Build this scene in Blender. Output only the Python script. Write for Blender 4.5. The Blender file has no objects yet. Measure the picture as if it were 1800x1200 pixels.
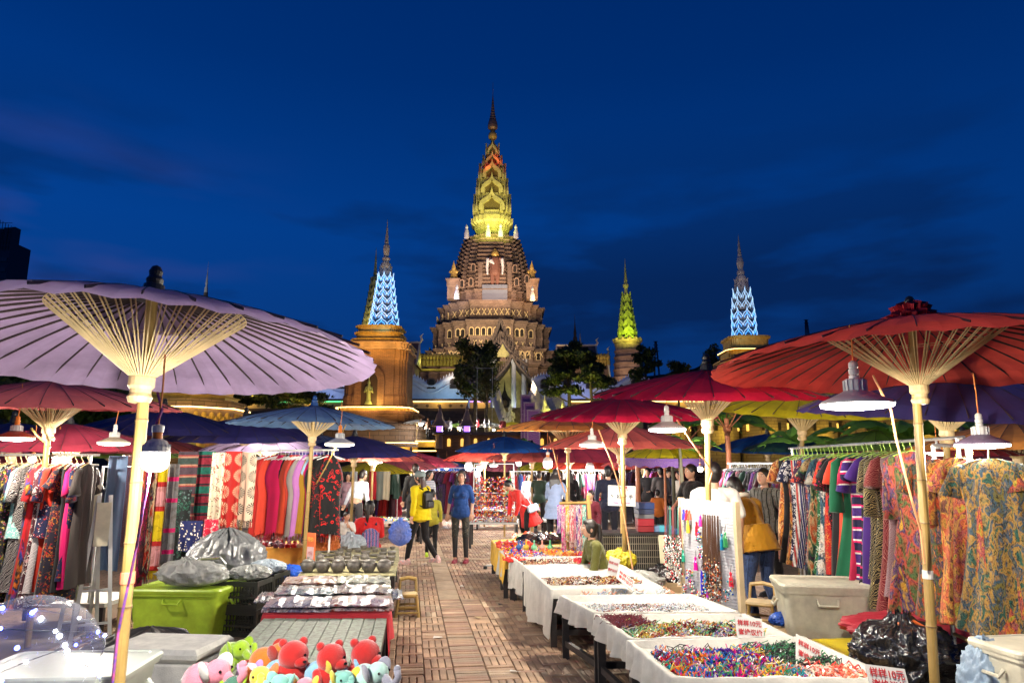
import bpy,math,random
from mathutils import Vector,Matrix,Euler,noise
rad = math.radians
rnd = random.Random(11)
SC = bpy.context.scene
COL = SC.collection
# ---------------------------------------------------------------- camera
F_PX = 1200.0
PITCH = rad(10.48)
cam_d = bpy.data.cameras.new('camera')
cam_d.sensor_width = 36.0
cam_d.lens = 36.0 * F_PX / 1800.0
cam_d.clip_start = 0.05
cam_d.clip_end = 4000
cam_d.dof.use_dof = True
cam_d.dof.focus_distance = 8.5
cam_d.dof.aperture_fstop = 8.0
cam = bpy.data.objects.new('camera',cam_d)
COL.objects.link(cam)
cam.location = (0,0,1.7)
cam.rotation_euler = (math.pi / 2 + PITCH,0,0)
SC.camera = cam
# ---------------------------------------------------------------- world (blue hour)
world = bpy.data.worlds.new('World')
SC.world = world
world.use_nodes = True
wn,wl = world.node_tree.nodes,world.node_tree.links
wn.clear()
def _n(nodes,typ,**kw):
 n = nodes.new(typ)
 for k,v in kw.items():
  setattr(n,k,v)
 return n
w_out = _n(wn,'ShaderNodeOutputWorld')
w_bg = _n(wn,'ShaderNodeBackground')
w_sky = _n(wn,'ShaderNodeTexSky',sky_type='NISHITA',sun_disc=False)
w_sky.sun_elevation = rad(-3.0)
w_sky.sun_rotation = rad(240)
w_sky.air_density = 1.0
w_sky.dust_density = 0.3
w_sky.ozone_density = 3.0
w_tint = _n(wn,'ShaderNodeMix',data_type='RGBA',blend_type='MULTIPLY')
w_tint.inputs[0].default_value = 1.0
w_tint.inputs[7].default_value = (0.004,1.35,2.6,1)
wl.new(w_sky.outputs[0],w_tint.inputs[6])
# thin dusk clouds near the horizon, drawn into the sky by direction
w_tc = _n(wn,'ShaderNodeTexCoord')
w_map = _n(wn,'ShaderNodeMapping')
w_map.inputs['Scale'].default_value = (1.7,1.7,6.5)
w_map.inputs['Rotation'].default_value = (0,rad(9),0)
w_map.inputs['Location'].default_value = (0.3,0.0,0.35)
w_noise = _n(wn,'ShaderNodeTexNoise')
w_noise.inputs['Scale'].default_value = 1.5
w_noise.inputs['Detail'].default_value = 5
w_noise.inputs['Roughness'].default_value = 0.5
w_ramp = _n(wn,'ShaderNodeValToRGB')
w_ramp.color_ramp.elements[0].position = 0.46
w_ramp.color_ramp.elements[1].position = 0.57
w_sep = _n(wn,'ShaderNodeSeparateXYZ')
w_el = _n(wn,'ShaderNodeMapRange')
w_el.inputs['From Min'].default_value = 0.47
w_el.inputs['From Max'].default_value = 0.26
w_mul = _n(wn,'ShaderNodeMath',operation='MULTIPLY')
w_mul2 = _n(wn,'ShaderNodeMath',operation='MULTIPLY')
w_mul2.inputs[1].default_value = 0.85
w_cl = _n(wn,'ShaderNodeMix',data_type='RGBA')
w_cl.inputs[7].default_value = (0.002,0.0155,0.080,1)
wl.new(w_tc.outputs['Generated'],w_map.inputs[0])
wl.new(w_map.outputs[0],w_noise.inputs[0])
wl.new(w_noise.outputs[0],w_ramp.inputs[0])
wl.new(w_tc.outputs['Generated'],w_sep.inputs[0])
wl.new(w_sep.outputs[2],w_el.inputs[0])
wl.new(w_el.outputs[0],w_mul.inputs[0])
wl.new(w_ramp.outputs[0],w_mul.inputs[1])
wl.new(w_mul.outputs[0],w_mul2.inputs[0])
wl.new(w_mul2.outputs[0],w_cl.inputs[0])
w_str = _n(wn,'ShaderNodeMix',data_type='RGBA')
w_str.inputs[0].default_value = 0.75
w_gr = _n(wn,'ShaderNodeValToRGB')
e = w_gr.color_ramp.elements
e[0].position = 0.0; e[0].color = (.0055,.030,.155,1)
e[1].position = 1.0; e[1].color = (.000,.008,.070,1)
for p_,c_ in ((.14,(.0035,.040,.205)),(.32,(.001,.046,.255)),(.52,(.0,.027,.165))):
 q = e.new(p_); q.color = (*c_,1)
w_lr = _n(wn,'ShaderNodeMapRange')
w_lr.inputs['From Min'].default_value = -.6
w_lr.inputs['From Max'].default_value = .6
w_lr.inputs['To Min'].default_value = 1.22
w_lr.inputs['To Max'].default_value = .84
w_ls = _n(wn,'ShaderNodeVectorMath',operation='SCALE')
wl.new(w_sep.outputs[2],w_gr.inputs[0])
wl.new(w_sep.outputs[0],w_lr.inputs[0])
wl.new(w_gr.outputs[0],w_ls.inputs[0])
wl.new(w_lr.outputs[0],w_ls.inputs[3])
wl.new(w_tint.outputs[2],w_str.inputs[6])
wl.new(w_ls.outputs[0],w_str.inputs[7])
wl.new(w_str.outputs[2],w_cl.inputs[6])
# a few faint violet wisps low on the left, still catching the last light
w_n2 = _n(wn,'ShaderNodeTexNoise')
w_n2.inputs['Scale'].default_value = 2.3
w_n2.inputs['Detail'].default_value = 3
w_m2 = _n(wn,'ShaderNodeMapping')
w_m2.inputs['Scale'].default_value = (1.3,1.3,5.0)
w_m2.inputs['Rotation'].default_value = (0,rad(12),0)
w_m2.inputs['Location'].default_value = (1.15,0.2,0.72)
w_r2 = _n(wn,'ShaderNodeValToRGB')
w_r2.color_ramp.elements[0].position = 0.50
w_r2.color_ramp.elements[1].position = 0.66
w_left = _n(wn,'ShaderNodeMapRange')
w_left.inputs['From Min'].default_value = -0.25
w_left.inputs['From Max'].default_value = -0.62
w_mm = _n(wn,'ShaderNodeMath',operation='MULTIPLY')
w_mm2 = _n(wn,'ShaderNodeMath',operation='MULTIPLY')
w_mm3 = _n(wn,'ShaderNodeMath',operation='MULTIPLY')
w_mm3.inputs[1].default_value = 0.6
w_fin = _n(wn,'ShaderNodeMix',data_type='RGBA')
w_fin.inputs[7].default_value = (0.045,0.060,0.25,1)
wl.new(w_tc.outputs['Generated'],w_m2.inputs[0])
wl.new(w_m2.outputs[0],w_n2.inputs[0])
wl.new(w_n2.outputs[0],w_r2.inputs[0])
wl.new(w_sep.outputs[0],w_left.inputs[0])
wl.new(w_r2.outputs[0],w_mm.inputs[0])
wl.new(w_left.outputs[0],w_mm.inputs[1])
wl.new(w_mm.outputs[0],w_mm2.inputs[0])
wl.new(w_el.outputs[0],w_mm2.inputs[1])
wl.new(w_mm2.outputs[0],w_mm3.inputs[0])
wl.new(w_mm3.outputs[0],w_fin.inputs[0])
wl.new(w_cl.outputs[2],w_fin.inputs[6])
wl.new(w_fin.outputs[2],w_bg.inputs[0])
w_bg.inputs[1].default_value = 1.0
wl.new(w_bg.outputs[0],w_out.inputs[0])
SC.view_settings.view_transform = 'Standard'
SC.view_settings.look = 'None'
SC.view_settings.exposure = 0.0
SC.view_settings.gamma = 1.0
SC.view_settings.use_curve_mapping = False
SC.cycles.use_denoising = True
SC.cycles.max_bounces = 7
SC.cycles.diffuse_bounces = 3
SC.cycles.glossy_bounces = 2
SC.cycles.transmission_bounces = 5
SC.cycles.transparent_max_bounces = 8
SC.cycles.sample_clamp_indirect = 4.0
SC.cycles.caustics_reflective = False
SC.cycles.caustics_refractive = False
# ---------------------------------------------------------------- picture <-> place
CP,SP = math.cos(PITCH),math.sin(PITCH)
EYE = Vector((0,0,1.7))
def ray(px,py):
 r,u = (px - 900) / F_PX,(600 - py) / F_PX
 return Vector((r,CP - u * SP,SP + u * CP))
def at_y(px,py,y):
 d = ray(px,py)
 return EYE + d * (y / d.y)
def at_z(px,py,z):
 d = ray(px,py)
 return EYE + d * ((z - 1.7) / d.z)
def zy(py,y):            # height seen at row py, y metres ahead
 return at_y(900,py,y).z
def mpp(y,z=1.7):        # metres per picture pixel at that place
 return (y * CP + (z - 1.7) * SP) / F_PX
# ---------------------------------------------------------------- mesh builder
class MB:
 def __init__(s):
  s.v,s.f,s.m,s.c = [],[],[],[]
  s.mi = 0
  s.col = (1,1,1)
  s.M = None
 def add(s,vs,fs):
  o = len(s.v)
  if s.M is not None:
   M = s.M
   vs = [tuple(M @ Vector(p)) for p in vs]
  s.v.extend(vs)
  s.f.extend([tuple(i + o for i in f) for f in fs])
  s.m.extend([s.mi] * len(fs))
  s.c.extend([s.col] * len(fs))
  return s
 def box(s,c,d,rz=0,tilt=None):
  x,y,z = d[0] / 2,d[1] / 2,d[2] / 2
  vs = [Vector((sx * x,sy * y,sz * z)) for sz in (-1,1) for sy in (-1,1) for sx in (-1,1)]
  M = Matrix.Translation(c)
  if rz: M = M @ Matrix.Rotation(rz,4,'Z')
  if tilt: M = M @ Euler(tilt).to_matrix().to_4x4()
  return s.add([tuple(M @ p) for p in vs],[(0,2,3,1),(4,5,7,6),(0,1,5,4),(2,6,7,3),(0,4,6,2),(1,3,7,5)])
 def beam(s,a,b,w,h=None):
  a,b = Vector(a),Vector(b)
  h = h or w
  d = (b - a).normalized()
  up = Vector((0,0,1)) if abs(d.z) < .95 else Vector((0,1,0))
  x = d.cross(up).normalized(); y = x.cross(d).normalized()
  vs = []
  for p in (a,b):
   for i,j in ((-1,-1),(1,-1),(1,1),(-1,1)):
    vs.append(tuple(p + x * (i * w / 2) + y * (j * h / 2)))
  return s.add(vs,[(0,1,5,4),(1,2,6,5),(2,3,7,6),(3,0,4,7),(3,2,1,0),(4,5,6,7)])
 def tube(s,pts,rs,n=6,caps=True):
  pts = [Vector(p) for p in pts]
  if not isinstance(rs,(list,tuple)): rs = [rs] * len(pts)
  vs,fs = [],[]
  x = None
  for i,p in enumerate(pts):
   d = (pts[min(i + 1,len(pts) - 1)] - pts[max(i - 1,0)])
   d = d.normalized() if d.length > 1e-9 else Vector((0,0,1))
   if x is None:
    up = Vector((0,0,1)) if abs(d.z) < .9 else Vector((1,0,0))
    x = d.cross(up).normalized()
   else:
    x = (x - d * x.dot(d))
    x = x.normalized() if x.length > 1e-6 else d.cross(Vector((0.3,.9,.1))).normalized()
   y = d.cross(x)
   for k in range(n):
    a = 2 * math.pi * k / n
    vs.append(tuple(p + (x * math.cos(a) + y * math.sin(a)) * rs[i]))
  for i in range(len(pts) - 1):
   for k in range(n):
    a,b = i * n + k,i * n + (k + 1) % n
    fs.append((a,b,b + n,a + n))
  if caps:
   fs.append(tuple(range(n - 1,-1,-1)))
   fs.append(tuple(range((len(pts) - 1) * n,len(pts) * n)))
  return s.add(vs,fs)
 def lathe(s,prof,n=16,c=(0,0,0),axis=None,sx=1,sy=1,caps=True):
  vs,fs = [],[]
  M = Matrix.Translation(c)
  if axis is not None:
   M = M @ Vector((0,0,1)).rotation_difference(Vector(axis)).to_matrix().to_4x4()
  for r,z in prof:
   for k in range(n):
    a = 2 * math.pi * k / n
    vs.append(tuple(M @ Vector((r * math.cos(a) * sx,r * math.sin(a) * sy,z))))
  for i in range(len(prof) - 1):
   for k in range(n):
    a,b = i * n + k,i * n + (k + 1) % n
    fs.append((a,b,b + n,a + n))
  if caps:
   fs.append(tuple(range(n - 1,-1,-1)))
   fs.append(tuple(range((len(prof) - 1) * n,len(prof) * n)))
  return s.add(vs,fs)
 def ball(s,c,r,nu=8,nv=6,M=None):
  rx,ry,rz = r if isinstance(r,(list,tuple)) else (r,r,r)
  c = Vector(c)
  vs = [(0,0,-rz)]
  for j in range(1,nv):
   t = math.pi * j / nv
   for i in range(nu):
    a = 2 * math.pi * i / nu
    vs.append((rx * math.sin(t) * math.cos(a),ry * math.sin(t) * math.sin(a),-rz * math.cos(t)))
  vs.append((0,0,rz))
  fs = []
  for i in range(nu):
   fs.append((0,1 + (i + 1) % nu,1 + i))
   for j in range(nv - 2):
    a,b = 1 + j * nu + i,1 + j * nu + (i + 1) % nu
    fs.append((a,b,b + nu,a + nu))
   e = 1 + (nv - 2) * nu
   fs.append((e + i,e + (i + 1) % nu,len(vs) - 1))
  MM = Matrix.Translation(c) @ (M.to_4x4() if M is not None else Matrix.Identity(4))
  return s.add([tuple(MM @ Vector(p)) for p in vs],fs)
 def cap(s,a,b,ra,rb,n=10):      # tapered capsule
  a,b = Vector(a),Vector(b)
  d = b - a
  L = d.length
  d = d / L if L > 1e-6 else Vector((0,0,1))
  pts,rs = [],[]
  for t in (-.98,-.75,-.4,0):
   pts.append(a + d * (t * ra)); rs.append(ra * math.sqrt(max(0,1 - t * t)))
  pts.append(a + d * L * .5); rs.append((ra + rb) / 2)
  for t in (0,.4,.75,.98):
   pts.append(b + d * (t * rb)); rs.append(rb * math.sqrt(max(0,1 - t * t)))
  return s.tube(pts,rs,n)
 def grid(s,fn,nu,nv,closed=False):
  vs = [tuple(fn(i / nu,j / nv)) for j in range(nv + 1) for i in range(nu if closed else nu + 1)]
  w = nu if closed else nu + 1
  fs = []
  for j in range(nv):
   for i in range(nu):
    a,b = j * w + i,j * w + (i + 1) % w
    fs.append((a,b,b + w,a + w))
  return s.add(vs,fs)
 def prism(s,poly,z0,z1,scale1=1.0,c=(0,0)):
  n = len(poly)
  vs = [(x,y,z0) for x,y in poly] + [(c[0] + (x - c[0]) * scale1,c[1] + (y - c[1]) * scale1,z1) for x,y in poly]
  fs = [(i,(i + 1) % n,(i + 1) % n + n,i + n) for i in range(n)]
  fs += [tuple(range(n - 1,-1,-1)),tuple(range(n,2 * n))]
  return s.add(vs,fs)
 def slab(s,poly,y0,y1):           # polygon in x-z, thickness in y
  n = len(poly)
  vs = [(x,y0,z) for x,z in poly] + [(x,y1,z) for x,z in poly]
  fs = [(i,i + n,(i + 1) % n + n,(i + 1) % n) for i in range(n)]
  fs += [tuple(range(n)),tuple(range(2 * n - 1,n - 1,-1))]
  return s.add(vs,fs)
 def mesh(s,name,mats,smooth=False):
  me = bpy.data.meshes.new(name)
  me.from_pydata(s.v,[],s.f)
  if not isinstance(mats,(list,tuple)): mats = [mats]
  for m in mats: me.materials.append(m)
  if len(mats) > 1: me.polygons.foreach_set('material_index',s.m)
  if any(c != (1,1,1) for c in s.c):
   at = me.attributes.new('Col','FLOAT_COLOR','FACE')
   at.data.foreach_set('color',[x for c in s.c for x in (c[0],c[1],c[2],1.0)])
  if smooth: me.polygons.foreach_set('use_smooth',[True] * len(me.polygons))
  me.update()
  return me
 def build(s,name,mats,parent=None,smooth=False,loc=None):
  return link(name,s.mesh(name,mats,smooth),parent,loc)
def link(name,data,parent=None,loc=None,M=None):
 o = bpy.data.objects.new(name,data)
 COL.objects.link(o)
 if parent is not None: o.parent = parent
 if M is not None: o.matrix_local = M
 if loc is not None: o.location = loc
 return o
def tag(o,label,cat=None,group=None,kind=None):
 if label: o['label'] = label
 if cat: o['category'] = cat
 if group: o['group'] = group
 if kind: o['kind'] = kind
 return o
def thing(name,label,cat,loc=(0,0,0),rz=0,group=None):
 o = bpy.data.objects.new(name,None)
 o.empty_display_size = .1
 COL.objects.link(o)
 o.location = loc
 o.rotation_euler = (0,0,rz)
 return tag(o,label,cat,group)
def struct(o): o['kind'] = 'structure'; return o
def stuff(o): o['kind'] = 'stuff'; return o
# ---------------------------------------------------------------- materials
def srgb(r,g,b):
 f = lambda c: (c / 255 / 12.92) if c / 255 <= .04045 else ((c / 255 + .055) / 1.055) ** 2.4
 return (f(r),f(g),f(b))
_mats = {}
def mat(name,col=(.5,.5,.5),rough=.6,metal=0,var=.12,vscale=6,bump=0,bscale=40,emit=None,estr=0,
  trans=0,vcol=False,spec=.5,col2=None,sheen=0,transl=0,coat=0,obj_rand=0,alpha=1,coord='Object',stretch=None):
 if name in _mats: return _mats[name]
 m = bpy.data.materials.new(name)
 m.use_nodes = True
 N,L = m.node_tree.nodes,m.node_tree.links
 b = N['Principled BSDF']
 c4 = (*col,1)
 b.inputs['Base Color'].default_value = c4
 b.inputs['Roughness'].default_value = rough
 b.inputs['Metallic'].default_value = metal
 b.inputs['Specular IOR Level'].default_value = spec
 if sheen: b.inputs['Sheen Weight'].default_value = sheen
 if coat: b.inputs['Coat Weight'].default_value = coat
 if trans: b.inputs['Transmission Weight'].default_value = trans
 if alpha < 1: b.inputs['Alpha'].default_value = alpha
 if emit:
  b.inputs['Emission Color'].default_value = (*emit,1)
  b.inputs['Emission Strength'].default_value = estr
 tc = N.new('ShaderNodeTexCoord')
 src = tc.outputs[coord]
 if stretch:
  mp = N.new('ShaderNodeMapping'); mp.inputs['Scale'].default_value = stretch
  L.new(src,mp.inputs[0]); src = mp.outputs[0]
 base = None
 if vcol:
  at = N.new('ShaderNodeAttribute'); at.attribute_name = 'Col'
  base = at.outputs['Color']
 if var:
  no = N.new('ShaderNodeTexNoise'); no.inputs['Scale'].default_value = vscale; no.inputs['Detail'].default_value = 6
  no.inputs['Roughness'].default_value = .65
  L.new(src,no.inputs[0])
  mx = N.new('ShaderNodeMix'); mx.data_type = 'RGBA'
  rp = N.new('ShaderNodeMapRange'); rp.inputs['From Min'].default_value = .3; rp.inputs['From Max'].default_value = .7
  L.new(no.outputs[0],rp.inputs[0]); L.new(rp.outputs[0],mx.inputs[0])
  if base is None:
   c2 = col2 or tuple(x * (1 - var * 1.6) for x in col)
   mx.inputs[6].default_value = (*c2,1)
   mx.inputs[7].default_value = (*[min(1,x * (1 + var)) for x in col],1)
  else:
   mx.blend_type = 'MIX'
   mu = N.new('ShaderNodeMix'); mu.data_type = 'RGBA'; mu.blend_type = 'MULTIPLY'; mu.inputs[0].default_value = 1
   k = 1 - var * 1.8
   mu.inputs[7].default_value = (k,k,k,1)
   L.new(base,mu.inputs[6]); L.new(mu.outputs[2],mx.inputs[6]); L.new(base,mx.inputs[7])
  base = mx.outputs[2]
  rr = N.new('ShaderNodeMapRange'); rr.inputs['To Min'].default_value = max(.02,rough - .08); rr.inputs['To Max'].default_value = min(1,rough + .08)
  L.new(no.outputs[0],rr.inputs[0]); L.new(rr.outputs[0],b.inputs['Roughness'])
 if obj_rand:
  oi = N.new('ShaderNodeObjectInfo')
  hs = N.new('ShaderNodeHueSaturation')
  r2 = N.new('ShaderNodeMapRange'); r2.inputs['To Min'].default_value = 1 - obj_rand; r2.inputs['To Max'].default_value = 1 + obj_rand
  L.new(oi.outputs['Random'],r2.inputs[0]); L.new(r2.outputs[0],hs.inputs['Value'])
  if base is not None: L.new(base,hs.inputs['Color'])
  else: hs.inputs['Color'].default_value = c4
  base = hs.outputs[0]
 if base is not None: L.new(base,b.inputs['Base Color'])
 if bump:
  nb = N.new('ShaderNodeTexNoise'); nb.inputs['Scale'].default_value = bscale; nb.inputs['Detail'].default_value = 5
  L.new(src,nb.inputs[0])
  bp = N.new('ShaderNodeBump'); bp.inputs['Strength'].default_value = bump; bp.inputs['Distance'].default_value = .02
  L.new(nb.outputs[0],bp.inputs['Height']); L.new(bp.outputs[0],b.inputs['Normal'])
 if transl:
  tr = N.new('ShaderNodeBsdfTranslucent')
  ms = N.new('ShaderNodeMixShader'); ms.inputs[0].default_value = transl
  if base is not None: L.new(base,tr.inputs[0])
  else: tr.inputs[0].default_value = c4
  L.new(b.outputs[0],ms.inputs[1]); L.new(tr.outputs[0],ms.inputs[2])
  L.new(ms.outputs[0],N['Material Output'].inputs[0])
 _mats[name] = m
 return m
def emis(name,col,s,base=(.8,.8,.8)):
 return mat(name,base,.5,var=0,emit=col,estr=s)
def brickmat(name,c1,c2,mortar,scale=1,bw=.5,rh=.25,bump=.4,rough=.85,msize=.02,rot=None,coord='Object'):
 if name in _mats: return _mats[name]
 m = bpy.data.materials.new(name); m.use_nodes = True
 N,L = m.node_tree.nodes,m.node_tree.links
 b = N['Principled BSDF']; b.inputs['Roughness'].default_value = rough
 tc = N.new('ShaderNodeTexCoord'); br = N.new('ShaderNodeTexBrick')
 br.inputs['Color1'].default_value = (*c1,1); br.inputs['Color2'].default_value = (*c2,1); br.inputs['Mortar'].default_value = (*mortar,1)
 br.inputs['Scale'].default_value = scale; br.inputs['Brick Width'].default_value = bw; br.inputs['Row Height'].default_value = rh
 br.inputs['Mortar Size'].default_value = msize
 mp = N.new('ShaderNodeMapping')
 if rot: mp.inputs['Rotation'].default_value = rot
 L.new(tc.outputs[coord],mp.inputs[0])
 if rot == 'wall' or rot is None:
  # wall: use (x+y, z)
  sp = N.new('ShaderNodeSeparateXYZ'); cb = N.new('ShaderNodeCombineXYZ'); ad = N.new('ShaderNodeMath')
  L.new(tc.outputs[coord],sp.inputs[0]); L.new(sp.outputs[0],ad.inputs[0]); L.new(sp.outputs[1],ad.inputs[1])
  L.new(ad.outputs[0],cb.inputs[0]); L.new(sp.outputs[2],cb.inputs[1]); L.new(cb.outputs[0],br.inputs[0])
 else:
  L.new(mp.outputs[0],br.inputs[0])
 no = N.new('ShaderNodeTexNoise'); no.inputs['Scale'].default_value = .7; no.inputs['Detail'].default_value = 8
 L.new(tc.outputs[coord],no.inputs[0])
 mx = N.new('ShaderNodeMix'); mx.data_type = 'RGBA'; mx.blend_type = 'MULTIPLY'; mx.inputs[0].default_value = .7
 L.new(br.outputs[0],mx.inputs[6])
 cr = N.new('ShaderNodeValToRGB'); cr.color_ramp.elements[0].color = (.45,.42,.4,1); cr.color_ramp.elements[0].position = .3
 cr.color_ramp.elements[1].color = (1,1,1,1); cr.color_ramp.elements[1].position = .7
 L.new(no.outputs[0],cr.inputs[0]); L.new(cr.outputs[0],mx.inputs[7]); L.new(mx.outputs[2],b.inputs['Base Color'])
 bp = N.new('ShaderNodeBump'); bp.inputs['Strength'].default_value = bump; bp.inputs['Distance'].default_value = .03; bp.invert = True
 L.new(br.outputs['Fac'],bp.inputs['Height']); L.new(bp.outputs[0],b.inputs['Normal'])
 _mats[name] = m
 return m
# printed / woven cloth, colours laid out by procedural motifs
def fabric(kind,cols,scale=1.0,rough=.75):
 key = 'cloth_%s_%s_%s' % (kind,'_'.join('%02x%02x%02x' % tuple(int(min(1,x) * 255) for x in c) for c in cols),scale)
 if key in _mats: return _mats[key]
 m = bpy.data.materials.new(key[:60]); m.use_nodes = True
 N,L = m.node_tree.nodes,m.node_tree.links
 b = N['Principled BSDF']; b.inputs['Roughness'].default_value = rough
 b.inputs['Specular IOR Level'].default_value = .25
 b.inputs['Sheen Weight'].default_value = .15
 tc = N.new('ShaderNodeTexCoord'); oi = N.new('ShaderNodeObjectInfo')
 ad = N.new('ShaderNodeVectorMath'); ad.operation = 'ADD'
 sc = N.new('ShaderNodeVectorMath'); sc.operation = 'SCALE'; sc.inputs[3].default_value = 17.3
 cb = N.new('ShaderNodeCombineXYZ')
 for i in range(3): L.new(oi.outputs['Random'],cb.inputs[i])
 L.new(cb.outputs[0],sc.inputs[0])
 L.new(tc.outputs['Object'],ad.inputs[0])
 L.new(sc.outputs[0],ad.inputs[1])
 P = ad.outputs[0]
 def ramp(fac,stops,interp='CONSTANT'):
  r = N.new('ShaderNodeValToRGB'); r.color_ramp.interpolation = interp
  e = r.color_ramp.elements
  e[0].position = stops[0][0]; e[0].color = (*stops[0][1],1)
  e[1].position = stops[1][0]; e[1].color = (*stops[1][1],1)
  for p,c in stops[2:]:
   q = e.new(p); q.color = (*c,1)
  L.new(fac,r.inputs[0]); return r.outputs[0]
 def noise(s,d=3,dist=0,v=None):
  n = N.new('ShaderNodeTexNoise'); n.inputs['Scale'].default_value = s * scale; n.inputs['Detail'].default_value = d
  n.inputs['Distortion'].default_value = dist
  L.new(v or P,n.inputs[0]); return n.outputs[0]
 def vor(s,feat='F1',out='Distance'):
  n = N.new('ShaderNodeTexVoronoi'); n.feature = feat; n.inputs['Scale'].default_value = s * scale
  L.new(P,n.inputs[0]); return n.outputs[out]
 c = list(cols)
 while len(c) < 4: c.append(c[-1])
 if kind == 'plain':
  out = ramp(noise(5),[(.3,tuple(x * .86 for x in c[0])),(.7,c[0])],'LINEAR')
 elif kind == 'floral':
  out = ramp(noise(16,2,1.2),[(0,c[0]),(.53,c[1]),(.585,c[2]),(.63,c[0]),(.66,c[3])])
  o2 = ramp(vor(15),[(0,c[2]),(.16,c[3]),(.24,c[0])])
  mx = N.new('ShaderNodeMix'); mx.data_type = 'RGBA'
  L.new(ramp(noise(7),[(0,(0,0,0)),(.52,(1,1,1))]),mx.inputs[0]); L.new(out,mx.inputs[6]); L.new(o2,mx.inputs[7]); out = mx.outputs[2]
 elif kind == 'dots':
  out = ramp(vor(26),[(0,c[1]),(.28,c[2]),(.34,c[0])])
 elif kind == 'paisley':
  w = N.new('ShaderNodeTexWave'); w.wave_type = 'RINGS'; w.inputs['Scale'].default_value = 6 * scale; w.inputs['Distortion'].default_value = 9
  w.inputs['Detail'].default_value = 2
  L.new(P,w.inputs[0])
  out = ramp(w.outputs[0],[(0,c[0]),(.45,c[1]),(.62,c[0]),(.74,c[2]),(.85,c[0])])
 elif kind == 'patch':
  mpp_ = N.new('ShaderNodeMapping'); mpp_.inputs['Scale'].default_value = (1.5,1.5,.7); L.new(P,mpp_.inputs[0]); P = mpp_.outputs[0]
  out = ramp(noise(8,5,.8),[(0,c[0]),(.38,c[1]),(.48,c[2]),(.56,c[3]),(.66,c[0])],'LINEAR')
  o2 = ramp(noise(22,4,1.2),[(0,(1,1,1)),(.37,(.08,.06,.06)),(.45,(.9,.9,.9)),(.56,(.8,.7,.6)),(.63,(.25,.12,.1)),(.70,(.9,.8,.7))],'LINEAR')
  mx = N.new('ShaderNodeMix'); mx.data_type = 'RGBA'; mx.blend_type = 'MULTIPLY'; mx.inputs[0].default_value = .9
  L.new(out,mx.inputs[6]); L.new(o2,mx.inputs[7]); out = mx.outputs[2]
 elif kind in ('stripes','bands'):
  w = N.new('ShaderNodeTexWave'); w.bands_direction = 'Z' if kind == 'bands' else 'X'
  w.inputs['Scale'].default_value = (1.3 if kind == 'bands' else 5) * scale; w.inputs['Distortion'].default_value = .4
  L.new(tc.outputs['Object'] if kind == 'bands' else P,w.inputs[0])
  a = ramp(w.outputs[0],[(0,c[0]),(.3,c[1]),(.5,c[2]),(.75,c[3])])
  o2 = ramp(noise(30,2,1),[(0,(1,1,1)),(.55,(.72,.66,.6))])
  mx = N.new('ShaderNodeMix'); mx.data_type = 'RGBA'; mx.blend_type = 'MULTIPLY'; mx.inputs[0].default_value = .8
  L.new(a,mx.inputs[6]); L.new(o2,mx.inputs[7]); out = mx.outputs[2]
 elif kind == 'sun':      # rows of big sunburst medallions
  mp = N.new('ShaderNodeMapping'); mp.inputs['Scale'].default_value = (4.6 * scale,4.6 * scale,4.6 * scale)
  L.new(tc.outputs['Object'],mp.inputs[0])
  fr = N.new('ShaderNodeVectorMath'); fr.operation = 'FRACTION'; L.new(mp.outputs[0],fr.inputs[0])
  sb = N.new('ShaderNodeVectorMath'); sb.operation = 'SUBTRACT'; sb.inputs[1].default_value = (.5,.5,.5); L.new(fr.outputs[0],sb.inputs[0])
  sp = N.new('ShaderNodeSeparateXYZ'); L.new(sb.outputs[0],sp.inputs[0])
  c2 = N.new('ShaderNodeCombineXYZ'); L.new(sp.outputs[0],c2.inputs[0]); L.new(sp.outputs[2],c2.inputs[1])
  ln = N.new('ShaderNodeVectorMath'); ln.operation = 'LENGTH'; L.new(c2.outputs[0],ln.inputs[0])
  at = N.new('ShaderNodeMath'); at.operation = 'ARCTAN2'; L.new(sp.outputs[0],at.inputs[0]); L.new(sp.outputs[2],at.inputs[1])
  mu = N.new('ShaderNodeMath'); mu.operation = 'MULTIPLY'; mu.inputs[1].default_value = 18; L.new(at.outputs[0],mu.inputs[0])
  sn = N.new('ShaderNodeMath'); sn.operation = 'SINE'; L.new(mu.outputs[0],sn.inputs[0])
  rays = ramp(sn.outputs[0],[(0,c[0]),(.2,c[1])])
  rg = ramp(ln.outputs[1],[(0,(1,1,1)),(.09,(0,0,0)),(.13,(1,1,1)),(.17,(0,0,0)),(.40,(1,1,1))])
  mx = N.new('ShaderNodeMix'); mx.data_type = 'RGBA'; L.new(rg,mx.inputs[0]); L.new(rays,mx.inputs[6]); mx.inputs[7].default_value = (*c[2],1)
  out = mx.outputs[2]
 L.new(out,b.inputs['Base Color'])
 nb = N.new('ShaderNodeTexNoise'); nb.inputs['Scale'].default_value = 260
 L.new(tc.outputs['Object'],nb.inputs[0])
 bp = N.new('ShaderNodeBump'); bp.inputs['Strength'].default_value = .25; bp.inputs['Distance'].default_value = .004
 L.new(nb.outputs[0],bp.inputs['Height']); L.new(bp.outputs[0],b.inputs['Normal'])
 _mats[key] = m
 return m
def lamp_light(loc,watts,col=(1,.93,.80),r=.06,parent=None,spot=None,target=None,blend=.5):
 d = bpy.data.lights.new('light','SPOT' if spot else 'POINT')
 d.energy = watts; d.color = col; d.shadow_soft_size = r
 if spot: d.spot_size = rad(spot); d.spot_blend = blend
 o = bpy.data.objects.new('light',d); COL.objects.link(o)
 o.location = loc
 if target is not None:
  o.rotation_euler = (Vector(target) - Vector(loc)).to_track_quat('-Z','Y').to_euler()
 if parent is not None: o.parent = parent
 return o
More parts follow.
